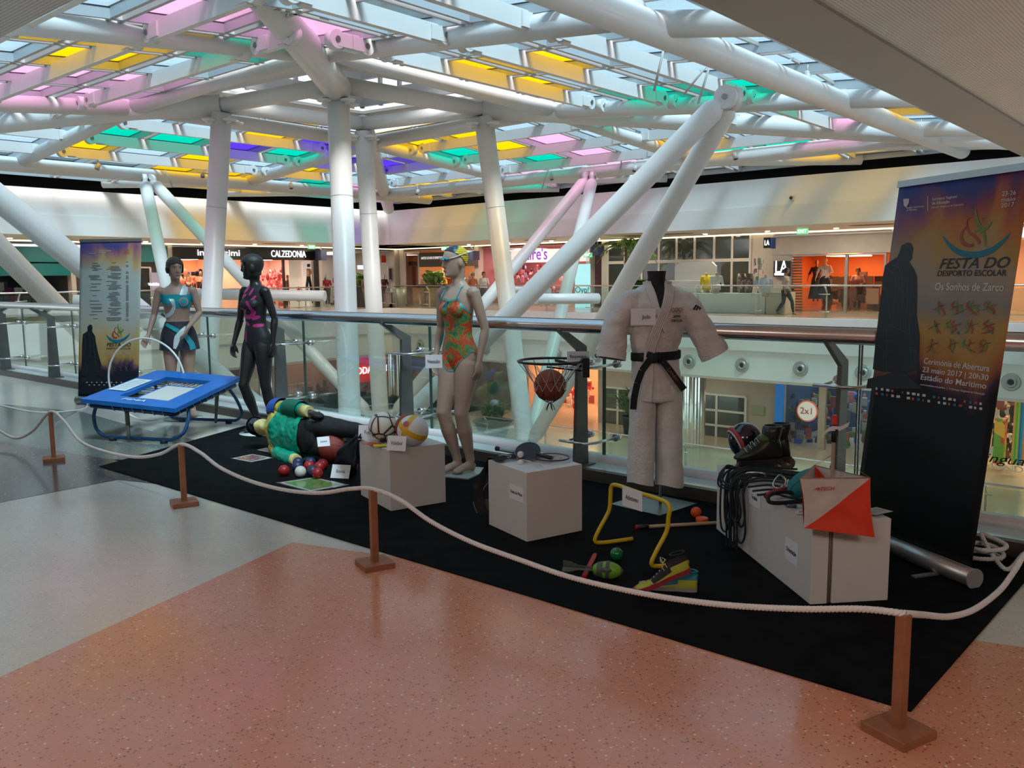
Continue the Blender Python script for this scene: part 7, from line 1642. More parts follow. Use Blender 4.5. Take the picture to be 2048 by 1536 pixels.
class Banner:
    def __init__(s, label, bl, br, lean, h, m, nfold=0.0):
        s.o = Vector((bl.x, bl.y, .10)); s.X = (br - bl); s.X.z = 0; s.w = s.X.length; s.X.normalize(); s.U = (Z3 * h + lean); s.h = s.U.length; s.U.normalize(); s.N = s.X.cross(s.U).normalized()
        s.t = thing('rollup_banner', label, 'banner', Vector((bl.x, bl.y, 0)) + s.X * s.w / 2)
        nu, nv = 20, 30; mb = MB(); mb.grid(lambda u, v: s.o + s.X * (u * s.w) + s.U * (v * s.h) + s.N * (nfold * math.sin(v * 3) * math.sin(u * math.pi)), nu, nv, m)
        sh = mb.build('printed_sheet', s.t); me = sh.data; uv = me.uv_layers.new(name='UVMap')
        for lp in me.loops: i = lp.vertex_index; uv.data[lp.index].uv = ((i % (nu + 1)) / nu, (i // (nu + 1)) / nv)
        md = sh.modifiers.new('s', 'SOLIDIFY'); md.thickness = .0012; md.offset = 1 if False else -1
        M_al = mat('banner_aluminium', (.42, .44, .44), .35, .8)
        mb = MB(); q = s.o + s.U * s.h; mb.bar(q - s.X * .005, q + s.X * (s.w + .005), .022, .035, M_al, up=s.U); mb.build('top_rail', s.t)
        mb = MB(); c0 = Vector((s.o.x, s.o.y, .052)) - s.X * .02; mb.tube([c0, c0 + s.X * (s.w + .04)], (.052, .045), M_al, 20); mb.build('cassette', s.t)
        mb = MB(); 
        for e_ in (c0 - s.X * .004, c0 + s.X * (s.w + .04)): mb = MB(); mb.tube([e_, e_ + s.X * .006], .050, mat('cassette_cap', (.34, .35, .34), .5), 20); mb.build('end_cap', s.t)
        Nh = Vector((s.N.x, s.N.y, 0)).normalized(); mb = MB()
        for k in (.25, .78): p = Vector((s.o.x, s.o.y, .009)) + s.X * (s.w * k); mb.bar(p - Nh * .05 + Z3 * .004, p + Nh * .17 + Z3 * .004, .03, .008, M_al)
        mb.build('foot', s.t)
    def pt(s, px, py, d=.002):
        r = ray(px, py); t = (s.o - C0).dot(s.N) / r.dot(s.N); return C0 + r * t + s.N * d
    def text(s, mb, txt, x0, x1, yc, hpx, m, shear=0, bold=0.0):
        a, b = s.pt(x0, yc), s.pt(x1, yc); c = (a + b) / 2; w = abs((b - a).dot(s.X)); u = (s.pt((x0 + x1) / 2, yc - hpx / 2) - s.pt((x0 + x1) / 2, yc + hpx / 2)).dot(s.U)
        mb.text(txt, c, s.X, s.U, u, m, .0008, width=w, shear=shear, bold=bold)
    def poly(s, mb, pts, m, d=.002):
        mb.prism([s.pt(x, y, d) for x, y in pts], .0006, m, s.N)
    def stroke(s, mb, pts, w0, w1, m, d=.0026, n=14):
        P_ = smooth([s.pt(x, y, d) for x, y in pts], 5); N = len(P_); vs = []
        for i, p in enumerate(P_):
            t = (P_[min(i + 1, N - 1)] - P_[max(i - 1, 0)]).normalized(); q = s.N.cross(t).normalized(); w = (w0 + (w1 - w0) * (i / (N - 1))) if not callable(w0) else w0(i / (N - 1))
            vs += [p - q * w / 2, p + q * w / 2]
        mb.add(vs, [(2 * i, 2 * i + 1, 2 * i + 3, 2 * i + 2) for i in range(N - 1)], m)
M_bn1 = banner_mat('banner_print_large', [(0, (.003, .004, .005)), (.40, (.004, .006, .008)), (.435, (.05, .02, .05)), (.50, (.34, .13, .04)), (.57, (.42, .26, .07)), (.65, (.24, .24, .22)), (.74, (.34, .30, .24)), (.82, (.40, .27, .09)), (.89, (.44, .16, .05)), (.96, (.20, .05, .10)), (1.0, (.05, .05, .20))], .22)
M_bn2 = banner_mat('banner_print_small', [(0, (.01, .012, .02)), (.16, (.014, .018, .035)), (.19, (.10, .05, .09)), (.23, (.42, .26, .08)), (.36, (.48, .36, .17)), (.48, (.42, .42, .36)), (.62, (.40, .45, .44)), (.80, (.42, .46, .42)), (.88, (.50, .33, .15)), (.95, (.34, .14, .17)), (1.0, (.12, .08, .22))], .12)
M_st = mat('statue_print', (.008, .014, .020), .5); M_stl = mat('statue_line', (.06, .09, .12), .5)
M_pr = mat('print_red', (.32, .06, .03), .5); M_pg = mat('print_green', (.13, .23, .04), .5); M_pt = mat('print_teal', (.0, .16, .26), .5); M_pk = mat('print_black', (.015, .015, .018), .5); M_pw = mat('print_white', (.62, .62, .62), .5); M_po = mat('print_orange', (.5, .16, .03), .5)
BL = Banner('large roll-up banner of a school sports festival with a dark statue, at the right edge', Vector((1.935, 4.76, 0)), Vector((2.185, 3.965, 0)), Vector((.20, .05, 0)), 1.88, M_bn1)
def crop(pts): return [(1680 + x * .3516, 320 + y * .3516) for x, y in pts]
def logo(B, f, k, mb=None):   # festival emblem; f maps crop points to pixels, k line width factor
    mb = MB(); B.stroke(mb, f([(585, 430), (620, 480), (680, 525), (770, 540), (860, 515), (930, 460), (970, 415)]), lambda t: k * .030 * math.sin(t * math.pi) + k * .002, 0, M_pt)
    B.stroke(mb, f([(760, 325), (735, 330), (722, 360), (735, 410), (775, 440), (795, 475)]), lambda t: k * (.004 + .012 * t), 0, M_pr)
    B.stroke(mb, f([(725, 375), (700, 405), (690, 440), (705, 475), (740, 487), (762, 478)]), lambda t: k * (.004 + .016 * math.sin(t * 2.6)), 0, M_pr)
    B.stroke(mb, f([(772, 268), (778, 330), (795, 375), (830, 390), (865, 350)]), lambda t: k * (.004 + .016 * math.sin(t * 3)), 0, M_pg)
    B.stroke(mb, f([(765, 410), (800, 400), (822, 430), (830, 495)]), lambda t: k * (.016 * math.sin(.4 + t * 2.6)), 0, M_pg)
    B.stroke(mb, f([(835, 330), (815, 325), (808, 342), (822, 357), (840, 347)]), k * .004, k * .004, M_pg); return mb
mb = logo(BL, crop, 1.0); mb.build('emblem', BL.t)
mb = MB(); a_ = lambda x0, x1, y, h, T, m, **kw: BL.text(mb, T, 1680 + x0 * .3516, 1680 + x1 * .3516, 320 + y * .3516, h * .3516, m, **kw)
a_(565, 962, 590, 62, 'FESTA DO', M_pk, shear=.25, bold=.012); a_(556, 948, 645, 34, 'DESPORTO ESCOLAR', M_pk, bold=.01)
a_(543, 935, 724, 46, 'Os Sonhos de Zarco', M_pw, bold=.01); a_(476, 856, 1165, 36, 'Cerimónia de Abertura', M_pw, bold=.008); a_(468, 850, 1215, 32, '23 maio 2017 | 20h30', M_pw, bold=.008); a_(458, 838, 1260, 34, 'Estádio do Marítimo', M_pw, bold=.008)
a_(455, 830, 1303, 11, 'www.madeira-edu.pt/dre  |  A Direção Regional de Educação', M_pw); a_(925, 1002, 190, 26, '23-26', M_pw); a_(922, 1000, 224, 24, 'maio', M_pw); a_(918, 992, 257, 26, '2017', M_pw)
a_(380, 478, 268, 12, 'Região Autónoma', M_pw); a_(380, 440, 284, 12, 'da Madeira', M_pw); a_(527, 668, 216, 16, 'Secretaria Regional', M_pw); a_(527, 625, 242, 18, 'de Educação', M_pw, bold=.01); a_(525, 705, 262, 12, 'Direção Regional de Educação', M_pw)
mb.build('lettering', BL.t)
mb = MB(); BL.poly(mb, crop([(385, 470), (405, 474), (418, 500), (410, 540), (412, 560), (395, 578), (425, 625), (438, 665), (440, 760), (437, 880), (455, 1000), (448, 1190), (372, 1212), (330, 1202), (250, 1205), (188, 1190), (205, 1020), (225, 850), (246, 660), (258, 600), (290, 575), (328, 552), (342, 520), (352, 485)]), M_st, .0015)
BL.poly(mb, crop([(160, 1245), (330, 1203), (372, 1214), (470, 1300), (150, 1300)]), M_st, .0014)
for ln in ([(262, 610), (300, 640), (320, 700), (300, 960)], [(330, 555), (345, 640), (385, 720), (375, 980)], [(300, 600), (340, 620), (360, 740), (345, 960)], [(400, 590), (412, 700), (395, 900), (410, 1180)], [(240, 720), (262, 735), (275, 800), (290, 960)], [(215, 1050), (250, 1090), (240, 1180)], [(250, 980), (268, 980), (265, 1200)], [(395, 1080), (430, 1090), (425, 1180)], [(325, 700), (350, 745), (370, 770)], [(370, 480), (395, 500), (408, 520)], [(290, 940), (330, 960), (390, 985)]): BL.stroke(mb, crop(ln), .0025, .0015, M_stl)
mb.build('statue_picture', BL.t)
mb = MB(); rnd = random.Random(5)
for r_ in range(3):
    for k_ in range(4):
        cx, cy = 560 + k_ * 98 - r_ * 14, 840 + r_ * 108
        for q in range(2):
            m = (M_pr, M_pg)[(q + k_ + r_) % 2]; x0, y0 = cx + rnd.uniform(-15, 15), cy - 38; BL.stroke(mb, crop([(x0, y0), (x0 + rnd.uniform(-30, 10), y0 + 25), (x0 + rnd.uniform(-10, 30), y0 + 50), (x0 + rnd.uniform(-40, 40), y0 + 78)]), lambda t: .002 + .010 * math.sin(.3 + t * 2.5), 0, m)
            BL.stroke(mb, crop([(x0 - 35, cy + 15), (x0, cy - 5), (x0 + 35, cy - 18)]), .002, .005, m)
        if (k_ + r_) % 2 == 0: BL.stroke(mb, crop([(cx + 28, cy + 28), (cx + 34, cy + 36), (cx + 26, cy + 40), (cx + 26, cy + 30)]), .006, .006, (M_po, M_pt)[k_ % 2])
mb.build('sport_pictogram', BL.t)
mb = MB()
for i in range(21):
    x = 205 + i * 29.5; y = 1300 + i * 4.3
    for r_ in range(2):
        if (i * 7 + r_ * 5) % 6 == 4: continue
        m = (M_pw, M_pr, M_po, M_pw, M_pw, M_pt, M_pw)[(i * 3 + r_ * 2) % 7]; w = 9 + (i * 5 + r_ * 3) % 12; BL.poly(mb, crop([(x, y + r_ * 28 + 7), (x + w, y + r_ * 28 + 8), (x + w, y + r_ * 28 - 6), (x, y + r_ * 28 - 7)]), m)
mb.build('sponsor_mark', BL.t)
mb = MB(); BL.poly(mb, crop([(500, 205), (503, 205), (503, 290), (500, 290)]), M_pw); BL.poly(mb, crop([(362, 222), (395, 220), (393, 245), (378, 270), (364, 258)]), M_pw); mb.build('crest', BL.t)
BS = Banner('small roll-up banner with a programme list and dark statue, left of the mannequins', Vector((-5.32, 10.45, 0)), Vector((-4.54, 10.35, 0)), Vector((.15, .02, 0)), 1.88, M_bn2)
def crop2(pts): return [(140 + x * .2344, 460 + y * .2344) for x, y in pts]
def lg(pts): return crop2([(308 + (x - 585) * .535, 800 + (y - 268) * .55) for x, y in pts])
mb = logo(BS, lg, 1.15); mb.build('emblem', BS.t)
mb = MB(); b_ = lambda x0, x1, y, h, T, m, **kw: BS.text(mb, T, 140 + x0 * .2344, 140 + x1 * .2344, 460 + y * .2344, h * .2344, m, **kw)
b_(312, 518, 980, 32, 'FESTA DO', M_pk, shear=.2, bold=.014); b_(312, 518, 1012, 16, 'DESPORTO ESCOLAR', M_pk); b_(312, 516, 1052, 22, 'Os Sonhos de Zarco', mat('print_lilac', (.45, .40, .5), .5)); b_(165, 225, 198, 8, 'Região', M_pw); b_(248, 350, 176, 10, 'Secretaria Regional', M_pw); b_(248, 310, 190, 10, 'de Educação', M_pw); b_(460, 508, 172, 12, '23-26', M_po); b_(462, 508, 188, 12, 'maio', M_po); b_(460, 508, 204, 12, '2017', M_po)
b_(190, 240, 283, 10, 'Modalidade', M_pk); b_(360, 392, 278, 9, 'Local', M_pk); b_(480, 500, 272, 9, 'Hora', M_pk); mb.build('lettering', BS.t)
mb = MB(); rnd = random.Random(3)
def tl(x0, x1, y): BS.poly(mb, crop2([(x0, y + 2.4), (x1, y + 2.4), (x1, y - 2.4), (x0, y - 2.4)]), M_tx, .0022)
M_tx = mat('print_grey_text', (.12, .14, .16), .6)
for y, n_ in ((300, 5), (390, 4), (460, 1), (485, 1), (516, 1), (560, 1), (605, 1), (635, 1), (660, 2), (695, 1), (722, 1), (755, 1)):
    for k_ in range(n_): tl(215 - rnd.uniform(12, 55), 215 + rnd.uniform(12, 65), y + k_ * 11)
y = 300
while y < 775:
    if rnd.random() < .85: tl(375 - rnd.uniform(15, 65), 375 + rnd.uniform(15, 70), y)
    if rnd.random() < .6: tl(478, 500, y)
    y += 11.5
mb.build('programme_line', BS.t)
mb = MB(); BS.poly(mb, crop2([(172, 805), (188, 812), (194, 835), (188, 862), (215, 905), (222, 960), (240, 1050), (266, 1140), (264, 1232), (215, 1245), (100, 1240), (100, 1100), (104, 960), (110, 890), (150, 862), (150, 825)]), M_st, .0015); BS.poly(mb, crop2([(96, 1262), (180, 1236), (265, 1268), (300, 1300), (96, 1300)]), M_st, .0014)
for ln in ([(120, 900), (135, 960), (125, 1080)], [(165, 880), (175, 980), (165, 1090)], [(200, 920), (205, 1020), (230, 1180)], [(125, 1130), (150, 1180), (140, 1230)]): BS.stroke(mb, crop2(ln), .004, .002, M_stl)
mb.build('statue_picture', BS.t)
mb = MB()
for r_ in range(2):
    for k_ in range(4): x0, y0 = 335 + k_ * 50, 1105 + r_ * 60; BS.stroke(mb, crop2([(x0 - 12, y0), (x0, y0 + 15), (x0 - 6, y0 + 30), (x0 + 12, y0 + 38)]), .005, .003, (M_pr, M_pg)[k_ % 2])
for i in range(16): BS.poly(mb, crop2([(140 + i * 21, 1300 + (i % 2) * 22 + 4), (150 + i * 21, 1300 + (i % 2) * 22 + 4), (150 + i * 21, 1300 + (i % 2) * 22 - 4), (140 + i * 21, 1300 + (i % 2) * 22 - 4)]), M_pw)
mb.build('pictogram', BS.t)
# ================================================================== ROPE BARRIER
M_wood = mat('post_wood', (.30, .115, .055), .5, var=.15, vscale=14); M_rope = mat('white_rope', (.74, .71, .70), .75)
PP = []
for i, (px, py) in enumerate(((108, 921), (369, 1010), (750, 1133), (1796, 1470))):
    v = G(px, py); v.z = 0; PP.append(v); t = thing('barrier_post', 'reddish wooden rope post on a square base, ' + ('farthest at the left', 'second from the left', 'third from the left', 'nearest at the right')[i], 'post', v, 'wooden rope posts')
    mb = MB(); mb.box(v + Z3 * .0165, (.165, .165, .032), M_wood, rot=ANG - .35); mb.build('base', t, bevel=.003)
    mb = MB(); mb.box(v + Z3 * .222, (.036, .036, .38), M_wood, rot=ANG - .35); mb.build('upright', t, bevel=.002)
    mb = MB(); mb.tube([v + Z3 * .40, v + Z3 * .422], .010, M_noz, 8); mb.build('hook', t)
def rope3(mb, pts, r=.0125, pitch=.05):
    P_ = smooth(pts, 8); L = [0]
    for i in range(1, len(P_)): L.append(L[-1] + (P_[i] - P_[i - 1]).length)
    N = int(L[-1] / .0065); Q = []; j = 0
    for i in range(N + 1):
        s = L[-1] * i / N
        while j < len(L) - 2 and L[j + 1] < s: j += 1
        f = (s - L[j]) / max(1e-6, L[j + 1] - L[j]); Q.append((P_[j].lerp(P_[j + 1], f), s))
    for st in range(3):
        pts2 = []
        for i, (p, s) in enumerate(Q):
            t = (Q[min(i + 1, N)][0] - Q[max(i - 1, 0)][0]).normalized(); u = t.cross(Z3).normalized(); w = u.cross(t); A = s / pitch * 2 * math.pi + st * 2.094
            pts2.append(p + (u * math.cos(A) + w * math.sin(A)) * (r * .52))
        mb.tube(pts2, r * .56, M_rope, 6)
def seg(pxs, p, q):   # pixels of the sagging rope -> the vertical plane through two post heads
    d = (q - p); d.z = 0; n = Vector((-d.y, d.x, 0)).normalized(); k = p.dot(n); out = []
    for x, y in pxs: r = ray(x, y); t = k / r.dot(n); out.append(C0 + r * t)
    return out
top = [v + Z3 * .415 for v in PP]; mid_ = []
left0 = PP[0] + (PP[0] - PP[1]).normalized() * 2.2
ch = seg([(-60, 830), (-10, 856), (30, 876), (65, 862)], PP[0], PP[1]) + [top[0]] + seg([(128, 842), (160, 882), (210, 903), (270, 914), (320, 908)], PP[0], PP[1]) + [top[1]] + seg([(400, 905), (440, 935), (500, 962), (570, 980), (640, 986), (700, 978)], PP[1], PP[2]) + [top[2]] + seg([(800, 1000), (860, 1042), (940, 1083), (1040, 1120), (1150, 1157), (1300, 1190), (1450, 1210), (1600, 1218), (1720, 1218)], PP[2], PP[3]) + [top[3]]
ch += [Yp(1850, 1230, 2.85), Yp(1900, 1233, 3.0), Yp(1950, 1218, 3.15), Yp(2000, 1180, 3.35), Yp(2030, 1140, 3.5), Yp(2060, 1100, 3.7), G(2120, 1075, .02)]
t = thing('barrier_rope', 'thick white twisted rope sagging between the wooden posts', 'rope', PP[1]); mb = MB(); rope3(mb, ch, .0115, .045); mb.build('twisted_strand', t)
t = thing('barrier_rope', 'thin looking far stretch of white rope near the small banner', 'rope', G(60, 840)); mb = MB()
rope3(mb, [Yp(-40, 800, 8.9), Yp(20, 815, 9.0), Yp(70, 824, 9.15), Yp(120, 824, 9.5), Yp(168, 818, 10.1), G(176, 806, .02)], .0105, .05); mb.build('twisted_strand', t)
t = thing('spare_rope', 'loose coil of white rope on the floor behind the large banner', 'rope', G(1970, 1135)); mb = MB(); cc = G(1965, 1128); cc.z = .022
rope3(mb, [cc + Vector((.10 * math.cos(a * .55) * (1 + .15 * math.sin(a)), .10 * math.sin(a * .55), .004 * a + .004)) for a in range(26)] + [G(2010, 1138, .03), G(2050, 1105, .03), G(2100, 1070, .03)], .0115, .045); mb.build('twisted_strand', t)
# ================================================================== RIGHT PLINTH OBJECTS
def tpt(px, py, z=0.0): v = G(px, py, T3 + z); return v
# climbing rope
M_crope = mat('climbing_rope', (.012, .020, .026), .7, bump=.6, bscale=300, var=.5, vscale=160)
t = thing('climbing_rope', 'dark blue climbing rope in loops over the corner of the plinth behind the Escalada card', 'rope', tpt(1500, 985))
mb = MB(); rnd = random.Random(11); eo = cN
for k in range(10):
    s0 = .71 + .026 * k; edge = cN + dl * (s0 + .06) ; zt = T3 + .008 + .006 * (k % 3); dro = .20 + .26 * rnd.random() if k != 4 else .44; inn = .30 + .05 * rnd.random()
    a_in = edge + nr * inn + dl * rnd.uniform(-.2, -.06); b_in = edge + nr * (inn - .06) + dl * rnd.uniform(-.25, -.1); o1 = rnd.uniform(.02, .055); w_ = rnd.uniform(.03, .075)
    pts = [a_in + Z3 * (zt), edge + nr * .12 + Z3 * (zt + .008), edge + nr * .015 + Z3 * (zt + .004), edge - nr * o1 + Z3 * (zt - .05), edge - nr * (o1 + .015) - dl * .01 + Z3 * (zt - dro * .6), edge - nr * (o1 + .01) - dl * w_ * .3 + Z3 * (zt - dro), edge - nr * o1 - dl * w_ + Z3 * (zt - dro - .015), edge - nr * (o1 - .005) - dl * (w_ * 1.5) + Z3 * (zt - dro * .8), edge - nr * o1 - dl * (w_ * 1.1) + Z3 * (zt - .06), edge + nr * .015 - dl * w_ + Z3 * (zt + .01), edge + nr * .12 - dl * (w_ + .02) + Z3 * (zt + .016), b_in + Z3 * (zt + .01)]
    mb.tube(smooth(pts, 5), .0058, M_crope, 8)
for k in range(6):
    p = cN + dl * .96 + nr * .03; lp_ = [p + Z3 * (T3 + .02 - .0 * k), p - nr * (.06 + .01 * k) + dl * .02 + Z3 * (T3 + .035 - .01 * k), p - nr * (.11 + .012 * k) - dl * .06 + Z3 * (T3 - .03 - .012 * k), p - nr * .06 - dl * .15 + Z3 * (T3 - .035 - .01 * k), p + nr * .03 - dl * .2 + Z3 * (T3 + .02 + .005 * k)]
    if k < 3: mb.tube(smooth(lp_, 5), .0058, M_crope, 8)
for k in range(5): mb.tube(smooth([tpt(1478 + k * 9, 958 + k * 8, .022), tpt(1525 + k * 6, 952 + k * 9, .03), tpt(1575, 958 + k * 9, .03), tpt(1612, 972 + k * 7, .02)], 5), .0058, M_crope, 8)
mb.build('rope_coil', t)
def carab(label, c, ang, tilt_, m, k=1.0):
    X = Vector((math.cos(ang), math.sin(ang), tilt_)).normalized(); Y = Z3.cross(X).normalized(); Y = (Y * .6 + Z3 * .8).normalized(); Y = (Y - X * Y.dot(X)).normalized()
    t = thing('carabiner', label, 'carabiner', c); mb = MB(); P_ = smooth([Vector(c) + X * (u * k) + Y * (v * k) for u, v in ((-.048, .0), (-.040, .022), (.0, .028), (.045, .022), (.052, .0), (.042, -.016), (.0, -.016), (-.04, -.014), (-.048, 0))], 4)
    mb.tube(P_, .0045 * k, m, 8); mb.build('ring', t); mb = MB(); mb.tube([Vector(c) + X * (-.03 * k) + Y * (-.015 * k), Vector(c) + X * (.03 * k) + Y * (-.015 * k)], .006 * k, m, 8); mb.build('gate', t)
M_ca = mat('carabiner_alu', (.72, .70, .68), .2, 1.0)
carab('silver carabiner standing tilted in the middle of the climbing gear', tpt(1560, 968, .055), .9, .35, M_ca, 1.15); carab('silver carabiner lying on the rope by the skates', tpt(1512, 952, .04), 2.9, .0, M_ca); carab('small silver carabiner leaning near the turquoise ball', tpt(1580, 972, .035), 1.2, .3, M_ca, .8)
t = thing('climbing_harness', 'black and red climbing harness with a grey loop on the plinth', 'harness', tpt(1580, 1000)); mb = MB(); M_hr = mat('harness_red', (.35, .02, .03), .7); M_hk = mat('harness_black', (.015, .014, .018), .8)
h0 = tpt(1545, 996, .03); mb.tube(smooth([tpt(1620, 992, .02), tpt(1570, 984, .045), tpt(1540, 990, .05), tpt(1538, 1003, .03), tpt(1560, 1006, .012), tpt(1625, 1000, .012)], 6), [(.006, .016)] * 26 if False else .010, M_hk, 8)
mb.tube(smooth([tpt(1610, 985, .02), tpt(1575, 978, .03), tpt(1548, 985, .035), tpt(1528, 992, .015)], 6), .014, M_hr, 8); mb.build('waist_belt', t); mb = MB(); mb.tube(smooth([tpt(1600, 998, .01), tpt(1625, 996, .02), tpt(1650, 1002, .01)], 5), .007, M_noz, 8); mb.build('buckle', t)
t = thing('descender', 'small dark metal climbing device at the front of the climbing gear', 'climbing device', tpt(1585, 1012)); mb = MB(); mb.tube([tpt(1583, 1012, .012) + Vector((.02 * math.cos(a * .52), .012 * math.sin(a * .52), 0)) for a in range(12)], .006, mat('gunmetal', (.10, .13, .14), .3, .8), 8, closed=True); mb.build('ring', t)
# turquoise ball (oval)
c = tpt(1617, 968, .07); c.z = T3 + .074; t = thing('rugby_ball', 'matt turquoise oval ball behind the orienteering marker', 'ball', c); X = Vector((.80, .25, .30)).normalized(); Y = Z3.cross(X).normalized(); Zq = X.cross(Y)
mb = MB(); mb.ball(c, 1, mat('turquoise_rubber', (.0, .19, .21), .6, bump=.3, bscale=250), 28, 18, (.118, .068, .068), (X, Y, Zq)); mb.build('shell', t); mb = MB(); mb.tube([c + X * (.118 * math.cos(a * math.pi / 20)) - Y * (.0685 * .5 * math.sin(a * math.pi / 20)) + Zq * (.0685 * .87 * math.sin(a * math.pi / 20)) for a in range(21)], .002, mat('turquoise_dark', (.0, .10, .11), .6), 6); mb.build('seam', t)
# maps
for i, (px, py, w, h, an, col) in enumerate(((1603, 1016, .11, .09, .3, (.5, .55, .6)), (1618, 1024, .12, .08, -.35, (.55, .60, .62)), (1640, 1012, .11, .10, -.9, (.5, .52, .5)), (1752, 1022, .12, .09, .5, (.42, .42, .40)))):
    c = tpt(px, py, .004 + .003 * i); t = thing('map_sheet', ('orienteering map sheet at the left of the papers on the front plinth', 'orienteering map sheet at the front of the papers on the plinth', 'orienteering map sheet half under the marker', 'folded map sheet on the far right plinth beside the banner')[i], 'map', c)
    X = Vector((math.cos(an), math.sin(an), .06 * (i == 1))).normalized(); Y = Z3.cross(X).normalized(); mb = MB(); mb.box(c, (w, h, .0012), mat('map_paper_%d' % i, col, .6), (X, Y, X.cross(Y))); mb.build('map_paper', t); mb = MB()
    for k in range(4): mb.box(c + X * (-w * .3 + w * .2 * k) + Y * (h * .1 * math.sin(k * 3)) + Z3 * .0009, (w * .15, h * .5, .0005), mat('map_print_%d' % (k % 3), [(.45, .25, .15), (.25, .38, .28), (.3, .38, .5)][k % 3], .6), (X, Y, X.cross(Y)))
    mb.build('map_print', t)
# orienteering marker
pw_ = Yp(1667, 1213, f3.y + .012); px0 = f3 + nr * .0905 + dl * .012
t = thing('marker_stake', 'wooden stake with black grip and red clip carrying the orienteering marker', 'stake', Vector((px0.x, px0.y, .009))); sx_ = Vector((px0.x, px0.y, 0)); M_stk = mat('stake_wood', (.30, .22, .15), .7)
mb = MB(); mb.tube([sx_ + Z3 * .010, sx_ + Z3 * .395, sx_ + Z3 * .40, sx_ + Z3 * .77], [.0075, .0075, .0085, .0085], M_stk, 12); mb.build('shaft', t)
mb = MB(); mb.tube([sx_ + Z3 * .755, sx_ + Z3 * .835], .0115, M_black, 12); mb.box(sx_ + Vector((.004, -.012, .80)), (.012, .02, .03), M_black); mb.build('grip', t); mb = MB(); mb.box(sx_ + Z3 * .855, (.018, .022, .042), mat('clip_red', (.6, .03, .02), .4)); mb.build('clip', t)
mb = MB(); rb_ = smooth([Yp(1636, 901, sx_.y - .015), Yp(1645, 872, sx_.y - .018), Yp(1660, 858, sx_.y - .018), Yp(1680, 857, sx_.y - .018), Yp(1698, 848, sx_.y - .015)], 5); vs = []
for p in rb_: vs += [p - Vector((.3, 0, 1)).normalized() * .011, p + Vector((.3, 0, 1)).normalized() * .011]
mb.add(vs, [(2 * i, 2 * i + 1, 2 * i + 3, 2 * i + 2) for i in range(len(rb_) - 1)], mat('paper_strip', (.62, .62, .66), .6)); mb.build('paper_strip', t)
M_fo = mat('flag_orange', (.72, .045, .012), .55, bump=.2, bscale=60); M_fw = mat('flag_white', (.56, .50, .47), .6, bump=.2, bscale=60, var=.08, vscale=12)
yF = f3.y - .10; TL, TR, BL_, BR_ = Yp(1600, 957, yF), Yp(1741, 956, yF), Yp(1607, 1056, yF - .01), Yp(1750, 1075, yF + .005); AP = (TL + TR) / 2 + Vector((.0, .26, .0)); AB = AP - Z3 * .21; AB.z = max(AB.z, T3 + .012)
t = thing('orienteering_marker', 'orange and white three-sided orienteering marker hanging on the stake', 'marker', (TL + TR) / 2)
def face(mb, a, b, c, d, white_up_left=True, wob=.012, seed=0):   # a top-left b top-right c bottom-right d bottom-left
    n = 16; N_ = (b - a).cross(d - a).normalized(); vs = []
    for j in range(n + 1):
        for i in range(n + 1):
            u, v = i / n, j / n; p = a.lerp(b, u).lerp(d.lerp(c, u), v); vs.append(p + N_ * (wob * math.sin(u * math.pi) * math.sin(v * math.pi) * (1 + mnoise.noise(Vector((u * 3, v * 3, seed)))) ) + (b - a) * (.10 * (math.sin(v * math.pi) * (.5 - u)) * .6))
    k0 = len(mb.v); mb.v += vs
    for j in range(n):
        for i in range(n):
            q = [k0 + j * (n + 1) + i, k0 + j * (n + 1) + i + 1, k0 + (j + 1) * (n + 1) + i + 1, k0 + (j + 1) * (n + 1) + i]
            if i + j == n - 1: tris = [((q[0], q[1], q[3]), 1), ((q[1], q[2], q[3]), 0)]
            else: tris = [(tuple(q), 1 if i + j < n - 1 else 0)]
            for f_, up in tris: mb.f.append(list(f_)); mb.m.append(mb.mi(M_fw if (up == 1) == white_up_left else M_fo)); mb.smooth.append(True)
mb = MB(); mb.mi(M_fw); mb.mi(M_fo); face(mb, TL, TR, BR_, BL_, True); mb.build('front_panel', t)
mb = MB(); face(mb, AP, TL, BL_ , AB, True, .01, 3); mb.build('side_panel', t); mb = MB(); face(mb, TR, AP, AB, BR_, True, .01, 5); mb.build('side_panel', t)
mb = MB(); mb.tube([TL, TR, AP], .0022, mat('wire', (.35, .22, .15), .5), 6, closed=True)
for q in (TL, TR, AP): mb.tube([q, sx_ + Z3 * .70], .0009, MATS['wire'], 4)
mb.build('wire_frame', t)
mb = MB(); o_ = TL.lerp(TR, .33) - Z3 * .042 + Vector((0, -.016, 0)); mb.text('TECH', o_ + Vector((.012, 0, 0)), (1, 0, .02), Z3, .015, mat('tech_red', (.45, .03, .02), .5), .0006, width=.062, shear=.2, bold=.02); mb.bar(o_ + Vector((-.038, 0, .0)), o_ + Vector((-.02, 0, .004)), .003, .004, MATS['tech_red']); mb.bar(o_ + Vector((-.032, 0, -.006)), o_ + Vector((-.02, 0, .0)), .003, .003, MATS['tech_red']); mb.build('lettering', t)
